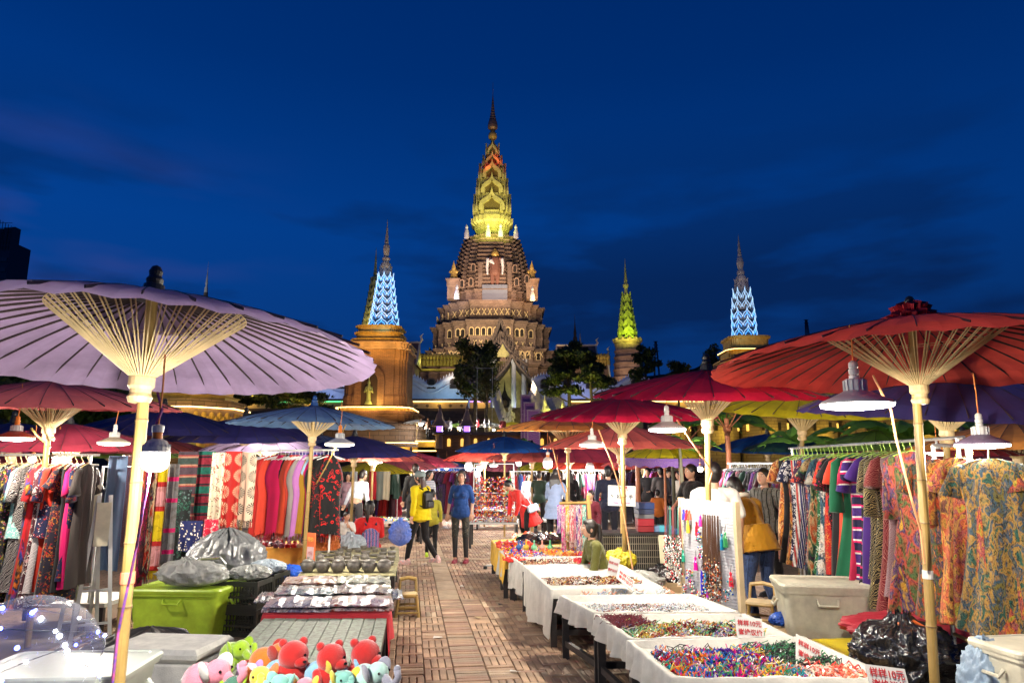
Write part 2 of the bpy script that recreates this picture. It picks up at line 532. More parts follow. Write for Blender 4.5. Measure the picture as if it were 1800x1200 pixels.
# ================================================================ SETTING
VPX = 728.0                                     # the path runs towards this column on the horizon
PD = Vector(((VPX - 900) / F_PX / CP,1,0)).normalized()
PS = Vector((PD.y,-PD.x,0))                   # to the right of the path
PO = at_z(832,1198,0)                         # middle of the plank strip, nearest point
def pw(u,v,z=0): return PO + PS * u + PD * v + Vector((0,0,z))
PANG = math.atan2(PS.y,PS.x)
M_ground = brickmat('paving far',(.30,.19,.12),(.24,.15,.10),(.06,.045,.035),1.0,.24,.08,.3,.8,.008,rot=(0,0,-PANG))
M_earth = mat('earth',(.10,.075,.05),.9,var=.3,vscale=.5)
g = MB(); g.box((0,300,-.26),(1600,1400,.4)); struct(g.build('ground',M_earth))
g = MB(); g.box((0,24,-.055),(70,56,.05)); struct(g.build('plaza',M_ground))
# -- brick path: every near brick is a piece
M_brick = mat('path brick',rough=.7,vcol=True,var=.34,vscale=2.5,bump=.35,bscale=60)
M_slab = mat('worn slab',(.40,.29,.19),.75,var=.2,vscale=5,bump=.25,bscale=25)
path = thing('brick_path',None,None,(0,0,0)); path['kind'] = 'structure'
brs = []
PU,PV = .25,.345
r2 = random.Random(3)
for ci in range(-15,19):
 if ci == 0: u0 = None
 u = (ci - (.5 if ci > 0 else -.5)) * PU + (.14 if ci > 0 else -.14) if ci else 0
 for ri in range(-4,52):
  v = ri * PV + (0 if ci % 2 else PV * .5)
  if ci == 0:
   if ri < 10:
    for k in range(5): brs.append((0,v + k * .069,.27,.060))
   continue
  smooth_ = (ci in (1,) and 6 <= ri <= 8)
  if smooth_: brs.append((u,v + PV / 2,PU - .012,PV - .012)); continue
  if r2.random() < .10:
   for k in range(5): brs.append((u,v + .03 + k * .068,PU - .01,.058))
   continue
  brs.append((u,v + .030,PU - .012,.056))
  for k in range(4): brs.append((u - PU / 2 + PU * (k + .5) / 4,v + .062 + .139,PU / 4 - .008,.276))
def in_view(u,v):
 p = pw(u,v); d = p.y
 if d < 5.2: return False
 return abs(p.x) < d * .78 + .3
brs = [b for b in brs if in_view(b[0],b[1])]
def bcol():
 t = r2.random(); k = r2.uniform(.75,1.15)
 c = (.52,.335,.21) if t < .55 else ((.46,.27,.18) if t < .85 else (.58,.42,.28))
 return tuple(x * k for x in c)
def brick_shape(mb,w,l,h=.05):
 b_ = .005
 x,y = w / 2,l / 2
 mb.add([(-x,-y,-h),(x,-y,-h),(x,y,-h),(-x,y,-h),(-x,-y,-b_),(x,-y,-b_),(x,y,-b_),(-x,y,-b_),
   (-x + b_,-y + b_,0),(x - b_,-y + b_,0),(x - b_,y - b_,0),(-x + b_,y - b_,0)],
   [(0,1,5,4),(1,2,6,5),(2,3,7,6),(3,0,4,7),(4,5,9,8),(5,6,10,9),(6,7,11,10),(7,4,8,11),(8,9,10,11)])
def clear_path(b):
 p = pw(b[0],b[1]); q = 900 + F_PX * p.x / (p.y * CP)
 return 690 < q < 1010
brs.sort(key=lambda b: (0 if clear_path(b) else 1,pw(b[0],b[1]).y))
near = brs[:297]; far = brs[297:]
cache = {}
for (u,v,w,l) in near:
 key = (round(w,3),round(l,3),r2.randrange(4))
 if key not in cache:
  mb = MB(); mb.col = bcol(); brick_shape(mb,w,l); cache[key] = mb.mesh('brick',M_brick)
 o = link('brick',cache[key],path)
 o.location = pw(u,v,.012 + r2.uniform(-.004,.004)); o.rotation_euler = (r2.uniform(-.01,.01),r2.uniform(-.01,.01),PANG + r2.uniform(-.02,.02))
mb = MB()
for (u,v,w,l) in far:
 mb.M = Matrix.Translation(pw(u,v,.012 + r2.uniform(-.003,.004))) @ Matrix.Rotation(PANG + r2.uniform(-.015,.015),4,'Z')
 mb.col = bcol(); brick_shape(mb,w,l)
stuff(mb.build('brick_paving',M_brick,path))
mb = MB(); mb.M = Matrix.Translation(pw(0,0)) @ Matrix.Rotation(PANG,4,'Z')
mb.box((0,6,-.02),(9.5,26,.02)); mb.build('bedding',mat('joint sand',(.15,.105,.065),.95),path)
for k in range(20):                                # smooth slabs of the middle strip
 mb = MB(); mb.M = Matrix.Rotation(PANG,4,'Z'); brick_shape(mb,.27,.78 - .02,.05)
 o = mb.build('slab',M_slab,path); o.location = pw(0,3.45 + .39 + k * .78,.013)
for k,vv in enumerate((7.45,9.9,14.2)):          # pale stone bands crossing the path
 for j in range(-6,7):
  mb = MB(); mb.M = Matrix.Rotation(PANG,4,'Z'); brick_shape(mb,.78,.20,.05)
  o = mb.build('band_stone',M_slab,path); o.location = pw(j * .8,vv,.018)
# ---------------------------------------------------------------- materials of the temple
M_st = brickmat('temple brick',(.30,.205,.145),(.22,.155,.115),(.12,.09,.07),1,.9,.35,.3,.85,.03)
M_st2 = mat('carved stone',(.36,.24,.16),.8,var=.3,vscale=.8,bump=.5,bscale=3)
M_stdk = mat('dark stone',(.085,.062,.05),.9,var=.25,vscale=.6,bump=.4,bscale=4)
M_gold = mat('gilding',(.60,.40,.10),.45,metal=.3,var=.2,vscale=3,bump=.2,bscale=12)
M_palegold = mat('pale gilding',(.62,.55,.20),.55,metal=.15,var=.2,vscale=1.5,bump=.2,bscale=6)
M_cream = mat('cream stucco',(.62,.55,.44),.7,var=.15,vscale=1.5,bump=.2,bscale=9)
M_white = mat('white stucco',(.70,.71,.74),.7,var=.12,vscale=.8)
M_dark = mat('recess shade',(.02,.015,.012),.9,var=0)  # flat dark tone standing for the shade inside recesses
M_ledw = emis('warm led strip',(1,.60,.20),4.5)
M_ledb = emis('blue white led line',(.36,.64,1.0),1.5)
M_ledbb = emis('blue led line',(.06,.35,1.0),2.8)
M_ledy = emis('yellow lantern',(1,.55,.05),1.3)
M_led_green = emis('green led strip',(.10,1,.35),2.0)
M_led_violet = emis('violet led strip',(.30,.12,1),3.0)
QUAD = [(1,.38),(.88,.38),(.88,.60),(.76,.60),(.76,.76),(.60,.76),(.60,.88),(.38,.88),(.38,1)]
QUAD2 = [(1,.64),(.95,.64),(.95,.80),(.88,.80),(.88,.88),(.80,.88),(.80,.95),(.64,.95),(.64,1)]
def redent2(h):
 pts = []
 for q in range(4):
  c,s_ = (1,0,-1,0)[q],(0,1,0,-1)[q]
  for x,y in QUAD2: pts.append(((x * c - y * s_) * h,(x * s_ + y * c) * h))
 return pts
def redent(h):
 pts = []
 for q in range(4):
  c,s_ = (1,0,-1,0)[q],(0,1,0,-1)[q]
  for x,y in QUAD: pts.append(((x * c - y * s_) * h,(x * s_ + y * c) * h))
 return pts
def rloft(mb,cx,cy,prof,poly=redent,capz=True):
 vs,fs = [],[]
 n = len(poly(1))
 for z,h in prof:
  vs += [(cx + x,cy + y,z) for x,y in poly(h)]
 for i in range(len(prof) - 1):
  for k in range(n):
   a,b = i * n + k,i * n + (k + 1) % n
   fs.append((a,b,b + n,a + n))
 fs.append(tuple(range((len(prof) - 1) * n,len(prof) * n)))
 fs.append(tuple(range(n - 1,-1,-1)))
 return mb.add(vs,fs)
def octo(h): return [(h * 1.082 * math.cos(rad(22.5 + 45 * k)),h * 1.082 * math.sin(rad(22.5 + 45 * k))) for k in range(8)]
def arch_pts(w,h,n=8):
 return [(-w / 2,0),(w / 2,0)] + [(w / 2 * math.cos(math.pi * k / n),h - w / 2 + w / 2 * math.sin(math.pi * k / n)) for k in range(n + 1)]
OG = [(-1,0),(-1.02,.22),(-.9,.45),(-.62,.62),(-.3,.74),(-.1,.9),(0,1.2),(.1,.9),(.3,.74),(.62,.62),(.9,.45),(1.02,.22),(1,0)]
def ogee(w,h): return [(x * w / 2,z * h / 1.2) for x,z in OG]
def window(parent,x,y,z,w,h,mfr,nrm=0):
 M = Matrix.Translation((x,y,z)) @ Matrix.Rotation(nrm,4,'Z')
 a = MB(); a.M = M
 pts = arch_pts(w * 1.45,h * 1.2)
 a.slab([(p,q) for p,q in pts],-.14,.05)
 f = a.build('window',mfr,parent)
 b = MB(); b.M = M
 b.slab([(p,q + .05) for p,q in arch_pts(w,h)],-.17,.02)
 b.build('shade_panel',M_dark,f)  # dark slab proud of the frame stands for the shaded recess
 return f
# ---------------------------------------------------------------- main pagoda
TY = 132.0
tem = thing('temple_pagoda','tall brick pagoda in stepped terraces with a lit yellow-green crown and thin spire','pagoda',(at_y(864,700,TY).x,TY,9))
tem_x = at_y(864,600,TY).x
T0 = Vector(tem.location)
def TB(): b = MB(); b.M = Matrix.Translation(-T0); return b
def th(px,Y=TY): return px * mpp(Y,20)
def tier(name,py0,py1,hpx,m,mould=True):
 h = th(hpx,TY - 12); yf = TY - h
 z0,z1 = zy(py0,yf),zy(py1,yf)
 dz = z1 - z0
 b = TB()
 if mould:
  prof = [(z0,h * 1.04),(z0 + dz * .10,h * 1.04),(z0 + dz * .13,h),(z0 + dz * .40,h),(z0 + dz * .42,h * 1.012),(z0 + dz * .48,h * 1.012),(z0 + dz * .5,h),
    (z0 + dz * .80,h),(z0 + dz * .84,h * 1.03),(z0 + dz * .92,h * 1.03),(z0 + dz * .93,h * 1.055),(z1,h * 1.055)]
 else: prof = [(z0,h),(z1,h)]
 rloft(b,tem_x,TY,prof)
 return b.build(name,m,tem),h,z0,z1
tier('terrace',760,668,160,M_stdk)
tier('terrace',668,636,142,M_st)
tA = tier('terrace',637,608,128,M_st)
tB = tier('terrace',610,562,109,M_st)
tC = tier('terrace',564,528,97,M_st)
tD = tier('terrace',530,508,78,M_st)
# crest of pale carved figures on each terrace (gilt band with X-shaped figures)
def frieze(t,zf,hh,step=.95):
 part,h,z0,z1 = t
 z = z0 + (z1 - z0) * zf
 b = TB(); b.col = (1,1,1)
 for q in range(4):
  if q == 1: continue
  for seg in ((-.38,.38,1.0),(-.60,-.38,.88),(.38,.60,.88),(-.76,-.60,.76),(.60,.76,.76)):
   n = max(1,int((seg[1] - seg[0]) * h / step))
   for k in range(n):
    u = (seg[0] + (seg[1] - seg[0]) * (k + .5) / n) * h
    dd = seg[2] * h * 1.055 + .06
    c,s_ = (1,0,-1,0)[q],(0,1,0,-1)[q]
    lx,ly = u,-dd
    x,y = lx * c - ly * s_,lx * s_ + ly * c
    R = Matrix.Rotation(q * math.pi / 2,4,'Z')
    for sg in (-1,1):
     b.box((tem_x + x,TY + y,z),(.12,.22,hh * .9),rz=q * math.pi / 2,tilt=(0,sg * .5,0))
    b.ball((tem_x + x,TY + y,z),(.17,.2,.17),5,4)
 return stuff(b.build('frieze',M_palefig,tem))
M_palefig = mat('carved figures',(.70,.52,.25),.6,var=.1)
frieze(tA,.62,1.2); frieze(tC,.42,1.5)
frieze(tB,.14,1.2)
# windows
for t,zf,wh,spots in ((tB,.42,1.7,None),(tA,.30,1.5,None)):
 part,h,z0,z1 = t
 z = z0 + (z1 - z0) * zf
 for u in (-.30,-.20,-.10,0,.10,.20,.30): window(tem,tem_x + u * h - T0.x,-h * 1.0 - .02,z - T0.z,.62,wh * .8,M_palefig)
 for u in (-.53,-.45,.45,.53): window(tem,tem_x + u * h - T0.x,-h * .88 - .02,z - T0.z,.62,wh * .8,M_palefig)
 for u in (-.68,.68): window(tem,tem_x + u * h - T0.x,-h * .76 - .02,z - T0.z,.62,wh * .8,M_palefig)
# tapering drum of many ledges
b = TB(); n = 17
yA,yB = 528.0,411.0
prof = []
for i in range(n):
 t = i / n
 py = yA + (yB - yA) * t; py2 = yA + (yB - yA) * (i + 1) / n
 hp = 71 - 22 * t ** 2.2
 h = th(hp,TY - 6); z0,z1 = zy(py,TY - h),zy(py2,TY - h)
 prof += [(z0,h),(z0 + (z1 - z0) * .55,h * .985),(z0 + (z1 - z0) * .62,h * 1.03),(z0 + (z1 - z0) * .8,h * 1.045),(z1 - .02,h * 1.03)]
rloft(b,tem_x,TY,prof)
drum = b.build('drum',M_st,tem)
# small niches on the drum, their shaded depth a dark panel
for px,py,yy in ((832,478,9.2),(905,480,9.2),(828,503,9.6),(908,503,9.6),(812,506,9.2),(926,498,9.2)):
 p = at_y(px,py,TY - yy + .3)
 window(tem,p.x - T0.x,p.y - T0.y - .25,p.z - T0.z,.6,1.3,M_st2)
# corner turrets with gold statues
for px in (797,935):
 h = th(10,TY - 8)
 c = at_y(px,500,TY - 7.5)
 z0,z1 = zy(526,TY - 8),zy(491,TY - 8)
 b = TB()
 sq = lambda k: [(-k,-k),(k,-k),(k,k),(-k,k)]
 rloft(b,c.x,c.y,[(z0,h * 1.0),(z0 + .6 * (z1 - z0),h),(z0 + .65 * (z1 - z0),h * 1.1),(z0 + .9 * (z1 - z0),h * 1.1),(z0 + .92 * (z1 - z0),h * 1.3),(z1,h * 1.3)],sq)
 b.build('turret',M_st2,tem)
 s = TB(); zz = z1
 s.lathe([(.7,0),(.8,.5),(.55,1.3),(.35,1.9),(.42,2.3),(.3,2.8),(.1,3.4),(.02,3.8)],8,(c.x,c.y,zz),sy=.7)
 s.ball((c.x,c.y,zz + 1.6),(.9,.3,.5),6,4)
 s.build('gold_statue',M_gold,tem)
# standing robed figure in its niche
bp = at_y(870,500,TY - th(60) - .8)
nz0 = zy(503,bp.y)
b = TB()
for sx in (-1,1): b.box((bp.x + sx * 2.75,bp.y + 1.2,nz0 + 1.6),(.8,3.0,5.2)); b.box((bp.x + sx * 2.75,bp.y + 1.2,nz0 + 4.4),(1.1,3.1,.5))
b.build('niche_frame',M_st,tem)
b = TB(); b.box((bp.x,bp.y + .4,nz0 - 1.5),(4.7,2.4,3.2)); b.build('pedestal',mat('grey granite',(.17,.19,.23),.4,var=.05),tem)
k = .0
st = TB()
H = 6.8
for sx in (-1,1):
 st.cap((bp.x + sx * .45,bp.y,nz0 + .1),(bp.x + sx * .5,bp.y,nz0 + H * .5),.34,.62)
st.cap((bp.x,bp.y,nz0 + H * .42),(bp.x,bp.y,nz0 + H * .72),.95,1.0)
st.cap((bp.x - .95,bp.y,nz0 + H * .78),(bp.x + .95,bp.y,nz0 + H * .78),.42,.42)
st.build('robe',mat('brick red robe',(.20,.09,.06),.6),tem)
st = TB()
for sx in (-1,1):
 st.cap((bp.x + sx * 1.35,bp.y - .1,nz0 + H * .76),(bp.x + sx * 1.5,bp.y - .2,nz0 + H * .54),.36,.26)
 st.cap((bp.x + sx * 1.5,bp.y - .2,nz0 + H * .54),(bp.x + sx * 1.4,bp.y - .5,nz0 + H * .34),.26,.18)
st.cap((bp.x - .7,bp.y - .55,nz0 + H * .70),(bp.x - .25,bp.y - .85,nz0 + H * .62),.42,.2)
st.build('arm',mat('white statue',(.75,.74,.72),.5),tem)
st = TB()
st.ball((bp.x,bp.y - .05,nz0 + H * .93),(.62,.62,.78),12,8)
st.ball((bp.x,bp.y,nz0 + H * 1.04),(.34,.34,.34),8,6); st.cap((bp.x,bp.y,nz0 + H * .80),(bp.x,bp.y,nz0 + H * .88),.3,.3)
for sx in (-1,1): st.ball((bp.x + sx * .62,bp.y,nz0 + H * .92),(.08,.16,.34),6,4)
st.ball((bp.x,bp.y - .62,nz0 + H * .92),(.09,.14,.2),6,4)
st.build('gilded_head',M_gold,tem,smooth=True)
# small white guardian statues standing on the terrace
for px,py in ((803,525),(936,528),(820,418),(907,418),(858,416),(880,416)):
 p = at_y(px,py,TY - (13 if py > 500 else 6))
 s = TB(); s.lathe([(.5,0),(.45,1.0),(.3,1.6),(.2,1.8),(.3,2.05),(.22,2.35),(.03,2.7)],8,p)
 s.build('guardian_statue',M_white,tem)
# crown: flared socle, five arcaded storeys
b = TB()
def cz(py,h): return zy(py,TY - h)
h0,h1 = th(31,TY),th(38,TY)
rloft(b,tem_x,TY,[(cz(412,h0),h0 * .9),(cz(402,h0),h0 * .92),(cz(400,h0),h0 * 1.0),(cz(392,h0),h0 * 1.02),(cz(390,h0),h0 * 1.12),(cz(384,h1),h1),(cz(376,h1),h1),(cz(375,h1),h1 * .92)])
b.build('crown_socle',M_palegold,tem)
crown = [(377,346,34),(346,318,29),(318,292,25),(292,275,18.5),(275,257,13)]
for i,(a_,c_,hp) in enumerate(crown):
 h = th(hp,TY); z0,z1 = cz(a_ + 2,h),cz(c_,h)
 b = TB(); dz = z1 - z0
 rloft(b,tem_x,TY,[(z0,h),(z0 + dz * .32,h),(z0 + dz * .34,h * .84),(z0 + dz * .95,h * .76),(z1,h * .9)])
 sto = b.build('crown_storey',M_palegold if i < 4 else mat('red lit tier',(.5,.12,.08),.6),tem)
 for q in range(4):
  if q == 2: continue
  R = Matrix.Translation(-T0) @ Matrix.Translation((tem_x,TY,0)) @ Matrix.Rotation(q * math.pi / 2,4,'Z')
  w = MB(); w.M = R
  og = [(x,z + z0 + dz * .3) for x,z in ogee(h * 1.35,dz * 1.25)]
  og2 = [(x * .72,z0 + dz * .3 + (z - z0 - dz * .3) * .70) for x,z in og]
  n_ = len(og)
  vs = [(x,-h * 1.02,z) for x,z in og] + [(x,-h * 1.02,z) for x,z in og2] + [(x,-h * .80,z) for x,z in og] + [(x,-h * .80,z) for x,z in og2]
  fs = []
  for k in range(n_ - 1):
   fs += [(k,k + 1,n_ + k + 1,n_ + k),(k,2 * n_ + k,2 * n_ + k + 1,k + 1),(n_ + k,n_ + k + 1,3 * n_ + k + 1,3 * n_ + k)]
  w.add(vs,fs)
  g_ = w.build('gable',M_palegold,sto)
  d = MB(); d.M = R; d.slab([(x * .98,z) for x,z in og2],-h * .87,-h * .7)
  d.build('gable_recess',mat('olive recess',(.16,.12,.03),.8),sto)  # darker tone puts the recess shade into the colour
 c = TB()
 for sx in (-1,1):
  for sy in (-1,1):
   for fx,fy in ((.95,.5),(.8,.8),(.5,.95)):
    x,y = tem_x + sx * h * fx,TY + sy * h * fy
    c.lathe([(h * .085,0),(h * .09,dz * .3),(h * .04,dz * .5),(.01,dz * .95)],5,(x,y,z0 + dz * .25))
 stuff(c.build('pinnacle',M_palegold,sto))
b = TB(); x,y = tem_x,TY
zt = lambda py: zy(py,TY)
k = mpp(TY,60)
pr = [(259,9),(254,5),(250,3),(247,3),(244,7),(240,8),(235,7),(232,4),(229,4.5)]
b.lathe([(r * k,zt(p)) for p,r in pr],14,(x,y,0)); b.build('finial_ball',M_gold,tem,smooth=True)
b = TB(); pr = [(229,4),(226,8.5),(222,9),(216,8)]
z = 216
rr = 7.6
while z > 176:
 pr += [(z,rr),(z - 2,rr * 1.0),(z - 2.4,rr * .78),(z - 4.6,rr * .74)]
 z -= 5; rr *= .83
pr += [(174,1.2),(168,.5),(145,.25)]
b.lathe([(r * k,zt(p)) for p,r in pr],12,(x,y,0)); b.build('spire',mat('bronze',(.22,.13,.10),.45,metal=.3,var=.2,vscale=1),tem)
# floodlights of the pagoda (warm on the terraces, yellow-green on the crown)
def flood(px,py,Y,w,col,spot,tx,tz_px,TYY,blend=.7):
 p = at_y(px,py,Y); t = at_y(tx,tz_px,TYY)
 return lamp_light(p,w,col,.4,spot=spot,target=t,blend=blend)
WARM,AMB,YG = (1,.78,.54),(1,.68,.38),(.90,1.0,.16)
for px in (800,862,925): flood(px,612,TY - 24,4200,WARM,100,px,570,TY - 14)
for px in (800,930): flood(px,700,TY - 62,26000,(1,.80,.60),34,866 + (px - 866) * .3,500,TY - 6,.9)  # frontal fill lights, added to brighten the whole pagoda
flood(866,603,TY - 20,1500,(1,.76,.42),90,866,572,TY - 14)
for px in (770,830,900,960): flood(px,640,TY - 26,1500,AMB,110,px,612,TY - 16)
for px in (830,905): flood(px,526,TY - 19,6500,(1,.66,.48),80,866,460,TY - 6)
flood(790,533,TY - 15,1400,(.95,.8,1),80,796,505,TY - 8)
flood(945,533,TY - 15,1600,(1,.5,.2),80,930,505,TY - 8)
for px in (851,889): flood(px,506,TY - 17,90,(.8,.9,1),100,870,470,TY - 9)
for px in (838,866,894): flood(px,414,TY - 8.2,900,YG,120,866,385,TY - 3)
for px in (846,886): flood(px,380,TY - 12,1300,(1,.92,.35),110,866,330,TY - 2)
for px in (852,880): flood(px,330,TY - 7.5,260,(1,.85,.3),110,866,295,TY - 1)
lamp_light(at_y(856,290,TY - 3.5),50,(1,.08,.03),.2); lamp_light(at_y(876,272,TY - 3.5),110,(1,.08,.03),.2)
flood(866,262,TY - 6,240,(1,.9,.5),90,866,235,TY)
# ---------------------------------------------------------------- lotus spires
def lotus_spire(parent,cx,cy,z0,z1,r0,r1,tiers,m,trim,trim2=None,sides=8,T=Vector((0,0,0)),litn=99):
 dz = (z1 - z0) / tiers
 for i in range(tiers):
  t = i / tiers
  r = r0 + (r1 - r0) * t ** .9
  zz = z0 + dz * i
  b = MB(); b.M = Matrix.Translation(-T)
  rloft(b,cx,cy,[(zz,r * .93),(zz + dz * .8,r * .80),(zz + dz,r * .78)],octo)
  led = MB(); led.M = Matrix.Translation(-T)
  for k in range(sides):
   a = k * 2 * math.pi / sides + (0 if i % 2 == 0 else math.pi / sides) * 0
   R = Matrix.Translation((cx,cy,zz)) @ Matrix.Rotation(a,4,'Z')
   w = 2 * r * math.tan(math.pi / sides) * 1.02
   og = ogee(w,dz * 1.35)
   vs = []
   for (x,z) in og: vs.append(tuple(R @ Vector((x,-r - .0 - z * .10,z))))
   for (x,z) in og: vs.append(tuple(R @ Vector((x * .9,-r + r * .16,z * .92))))
   n_ = len(og)
   fs = [tuple(range(n_)),tuple(range(2 * n_ - 1,n_ - 1,-1))] + [(j,j + n_,(j + 1) % n_ + n_,(j + 1) % n_) for j in range(n_)]
   b.add(vs,fs)
   if trim is not None and i < litn and a < math.pi * 2:
    led.mi = 0
    led.tube([R @ Vector((x,-r - .05 - z * .10,z)) for x,z in og[1:-1]],.028 * r0 / 1.2,4,False)
    led.mi = 1
    led.tube([R @ Vector((x * .62,-r - .03 - z * .06,z * .62)) for x,z in og[1:-1]],.022 * r0 / 1.2,4,False)
  pt = b.build('lotus_tier',m,parent)
  if trim is not None and i < litn: led.build('light_line',[trim,trim2 or trim],pt)
def needle(parent,x,y,pts,Y,k,m,T):
 b = MB(); b.M = Matrix.Translation(-T)
 b.lathe([(r * k,zy(p,Y)) for p,r in pts],12,(x,y,0))
 return b.build('needle',m,parent,smooth=False)
def rings(y0,y1,r0,r1,n):
 out = []
 for i in range(n):
  t = i / n; p = y0 + (y1 - y0) * t; q = y0 + (y1 - y0) * (i + 1) / n
  r = r0 + (r1 - r0) * t
  out += [(p,r),(p + (q - p) * .6,r),(p + (q - p) * .65,r * .75),(q,r * .72)]
 return out
# left tower
Y1 = 60.0
xl = at_y(668,650,Y1).x
LT = thing('brick_tower','amber-lit brick tower with arched statue niche under a blue-white lotus spire','tower',(xl,Y1,1.5))
TT = Vector(LT.location)
k1 = mpp(Y1,9)
def LB(): b = MB(); b.M = Matrix.Translation(-TT); return b
M_tb = brickmat('tower brick',(.34,.18,.085),(.24,.13,.07),(.12,.08,.05),1,.34,.11,.4,.85,.012)
def ltier(name,py0,py1,hpx,m,flare=.06,parent=LT,LBf=LB,cx=xl,cy=Y1,kk=k1,poly=redent2):
 h = hpx * kk; z0,z1 = zy(py0,cy - h),zy(py1,cy - h)
 b = LBf(); dz = z1 - z0
 rloft(b,cx,cy,[(z0,h * (1 + flare)),(z0 + dz * .18,h * (1 + flare)),(z0 + dz * .22,h),(z0 + dz * .8,h),(z0 + dz * .84,h * (1 + flare)),(z1,h * (1 + flare))],poly)
 return b.build(name,m,parent),h,z0,z1
ltier('plinth',812,782,92,M_st); ltier('plinth',783,748,80,M_st); ltier('plinth',749,722,70,M_tb)
t1 = ltier('cornice',724,714,60,M_gold,.05)
body = ltier('tower_body',715,612,53,M_tb,.03)
ltier('cornice',613,600,56,M_st2,.06); ltier('cornice',601,594,45,M_gold,.05)
ltier('upper_stage',595,583,38,M_gold,.10); ltier('upper_stage',584,571,36,M_gold,.12)
def ledring(parent,h,z,cx,cy,LBf,m=M_ledw,sides=(0,1,3),r=.035,poly=redent2):
 b = LBf(); P = poly(h); P = P + [P[0]]
 for i in range(len(P) - 1):
  if (P[i][1] + P[i + 1][1]) / 2 > h * .55: continue
  b.beam((cx + P[i][0],cy + P[i][1],z),(cx + P[i + 1][0],cy + P[i + 1][1],z),r * 2,r * 2)
 return b.build('led_strip',m,parent)
hh = 60 * k1 * 1.07
ledring(LT,hh,zy(715,Y1 - hh),xl,Y1,LB); ledring(LT,hh * .99,zy(722.5,Y1 - hh),xl,Y1,LB)
hh = 57 * k1; ledring(LT,hh * .84,zy(599.5,Y1 - hh),xl,Y1,LB)
hh = 92 * k1; ledring(LT,hh,zy(778,Y1 - hh),xl,Y1,LB)
# niche + statue
hb = 53 * k1
nb = at_y(662,714,Y1 - hb - .02)
a = LB(); a.slab([(xl - .3 + x,nb.z + z) for x,z in arch_pts(2.5,3.5)],Y1 - hb - .16,Y1 - hb + .1); nf = a.build('niche_frame',M_tb,LT)
a = LB(); a.slab([(xl - .3 + x,nb.z + .02 + z) for x,z in arch_pts(1.35,2.85)],Y1 - hb - .19,Y1 - hb + .1); a.build('niche',mat('niche brown',(.045,.028,.015),.9),LT)  # dark brown panel on the wall stands for the niche's shade
a = LB(); sx_,sy_,sz_ = xl - .3,Y1 - hb - .32,nb.z + .15
a.lathe([(.34,0),(.3,.1),(.2,.3),(.16,.8),(.22,1.2),(.24,1.45),(.1,1.62),(.13,1.75),(.1,1.9),(.03,2.15),(.01,2.35)],10,(sx_,sy_,sz_),sy=.7)
for s_ in (-1,1): a.cap((sx_ + s_ * .24,sy_,sz_ + 1.42),(sx_ + s_ * .34,sy_ - .06,sz_ + 1.0),.07,.05); a.cap((sx_ + s_ * .34,sy_ - .06,sz_ + 1.0),(sx_ + s_ * .12,sy_ - .2,sz_ + 1.15),.05,.04)
a.build('niche_statue',mat('verdigris gilt',(.30,.36,.12),.5,metal=.3),LT,smooth=True)
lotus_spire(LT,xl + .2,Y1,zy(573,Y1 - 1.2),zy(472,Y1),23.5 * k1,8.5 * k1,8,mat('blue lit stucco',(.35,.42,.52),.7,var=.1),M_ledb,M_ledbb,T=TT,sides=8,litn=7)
needle(LT,xl + .2,Y1,[(474,9),(470,10),(464,9),(462,6),(459,6),(457,7),(454,7),(452,4),(447,5),(438,6.2),(432,5.5),(429,3.5),(427,4)] + rings(427,400,3.6,1.5,8) + [(398,1),(385,.2)],Y1,k1,M_cream,TT)
for px in (640,700): flood(px,724,Y1 - 5.5,460,(1,.55,.20),120,px + (8 if px < 670 else -8),660,Y1 - 2.5)
for px in (635,700): flood(px,612,Y1 - 5,520,(1,.55,.12),130,px,585,Y1 - 2)
flood(668,574,Y1 - 3.4,70,(.25,.6,1),120,672,540,Y1 - 1); lamp_light(at_y(662,706,Y1 - hb - .7),45,(1,.75,.2),.05)
flood(676,470,Y1 - 3,60,(.8,.85,1),80,678,440,Y1)
flood(640,790,Y1 - 8.5,300,(1,.6,.1),130,640,745,Y1 - 3.6)
flood(690,800,Y1 - 8.5,260,(1,.6,.2),130,690,765,Y1 - 4)
q_ = at_y(700,800,Y1 - 7.0)
b = LB(); b.box((q_.x,Y1 - 6.6,zy(803,Y1 - 7) ),(6.4,1.6,1.5)); b.build('ledge',M_gold,LT)
b = LB(); b.box((q_.x,Y1 - 7.5,zy(792,Y1 - 7.6)),(6.4,.08,.07)); b.build('led_strip',M_ledw,LT)
q_ = at_y(755,795,53)
b = LB(); b.box((q_.x,53.4,q_.z / 2 + .4),(1.7,1.6,q_.z + .8)); b.build('gate_pier',M_gold,LT)
b = LB(); b.box((q_.x - .3,52.5,zy(775,52.5)),(1.5,.07,.07)); b.build('led_strip',M_ledw,LT)
lamp_light(at_y(690,806,Y1 - 8.4),60,(1,.7,.15),.1); lamp_light(at_y(752,780,51.6),25,(1,.7,.15),.1)
# second spire peeping out behind it
Y2 = 92.0; x2 = at_y(659,500,Y2).x; k2 = mpp(Y2,14)
S2 = thing('stupa_spire','slim olive-gold spire half hidden behind the left blue-white spire','spire',(x2,Y2,6)); T2 = Vector(S2.location)
b = MB(); b.M = Matrix.Translation(-T2); rloft(b,x2,Y2,[(6,1.6),(zy(585,Y2),1.6),(zy(575,Y2),1.45)],octo); b.build('base',M_st2,S2)
lotus_spire(S2,x2,Y2,zy(578,Y2),zy(492,Y2),19 * k2,5.5 * k2,7,M_palegold,None,T=T2)
needle(S2,x2,Y2,[(493,5),(488,6),(484,3),(480,4)] + rings(480,452,3.2,1.4,7) + [(450,1),(435,.2)],Y2,k2,M_palegold,T2)
flood(646,580,Y2 - 4,500,(1,.9,.4),100,655,530,Y2)
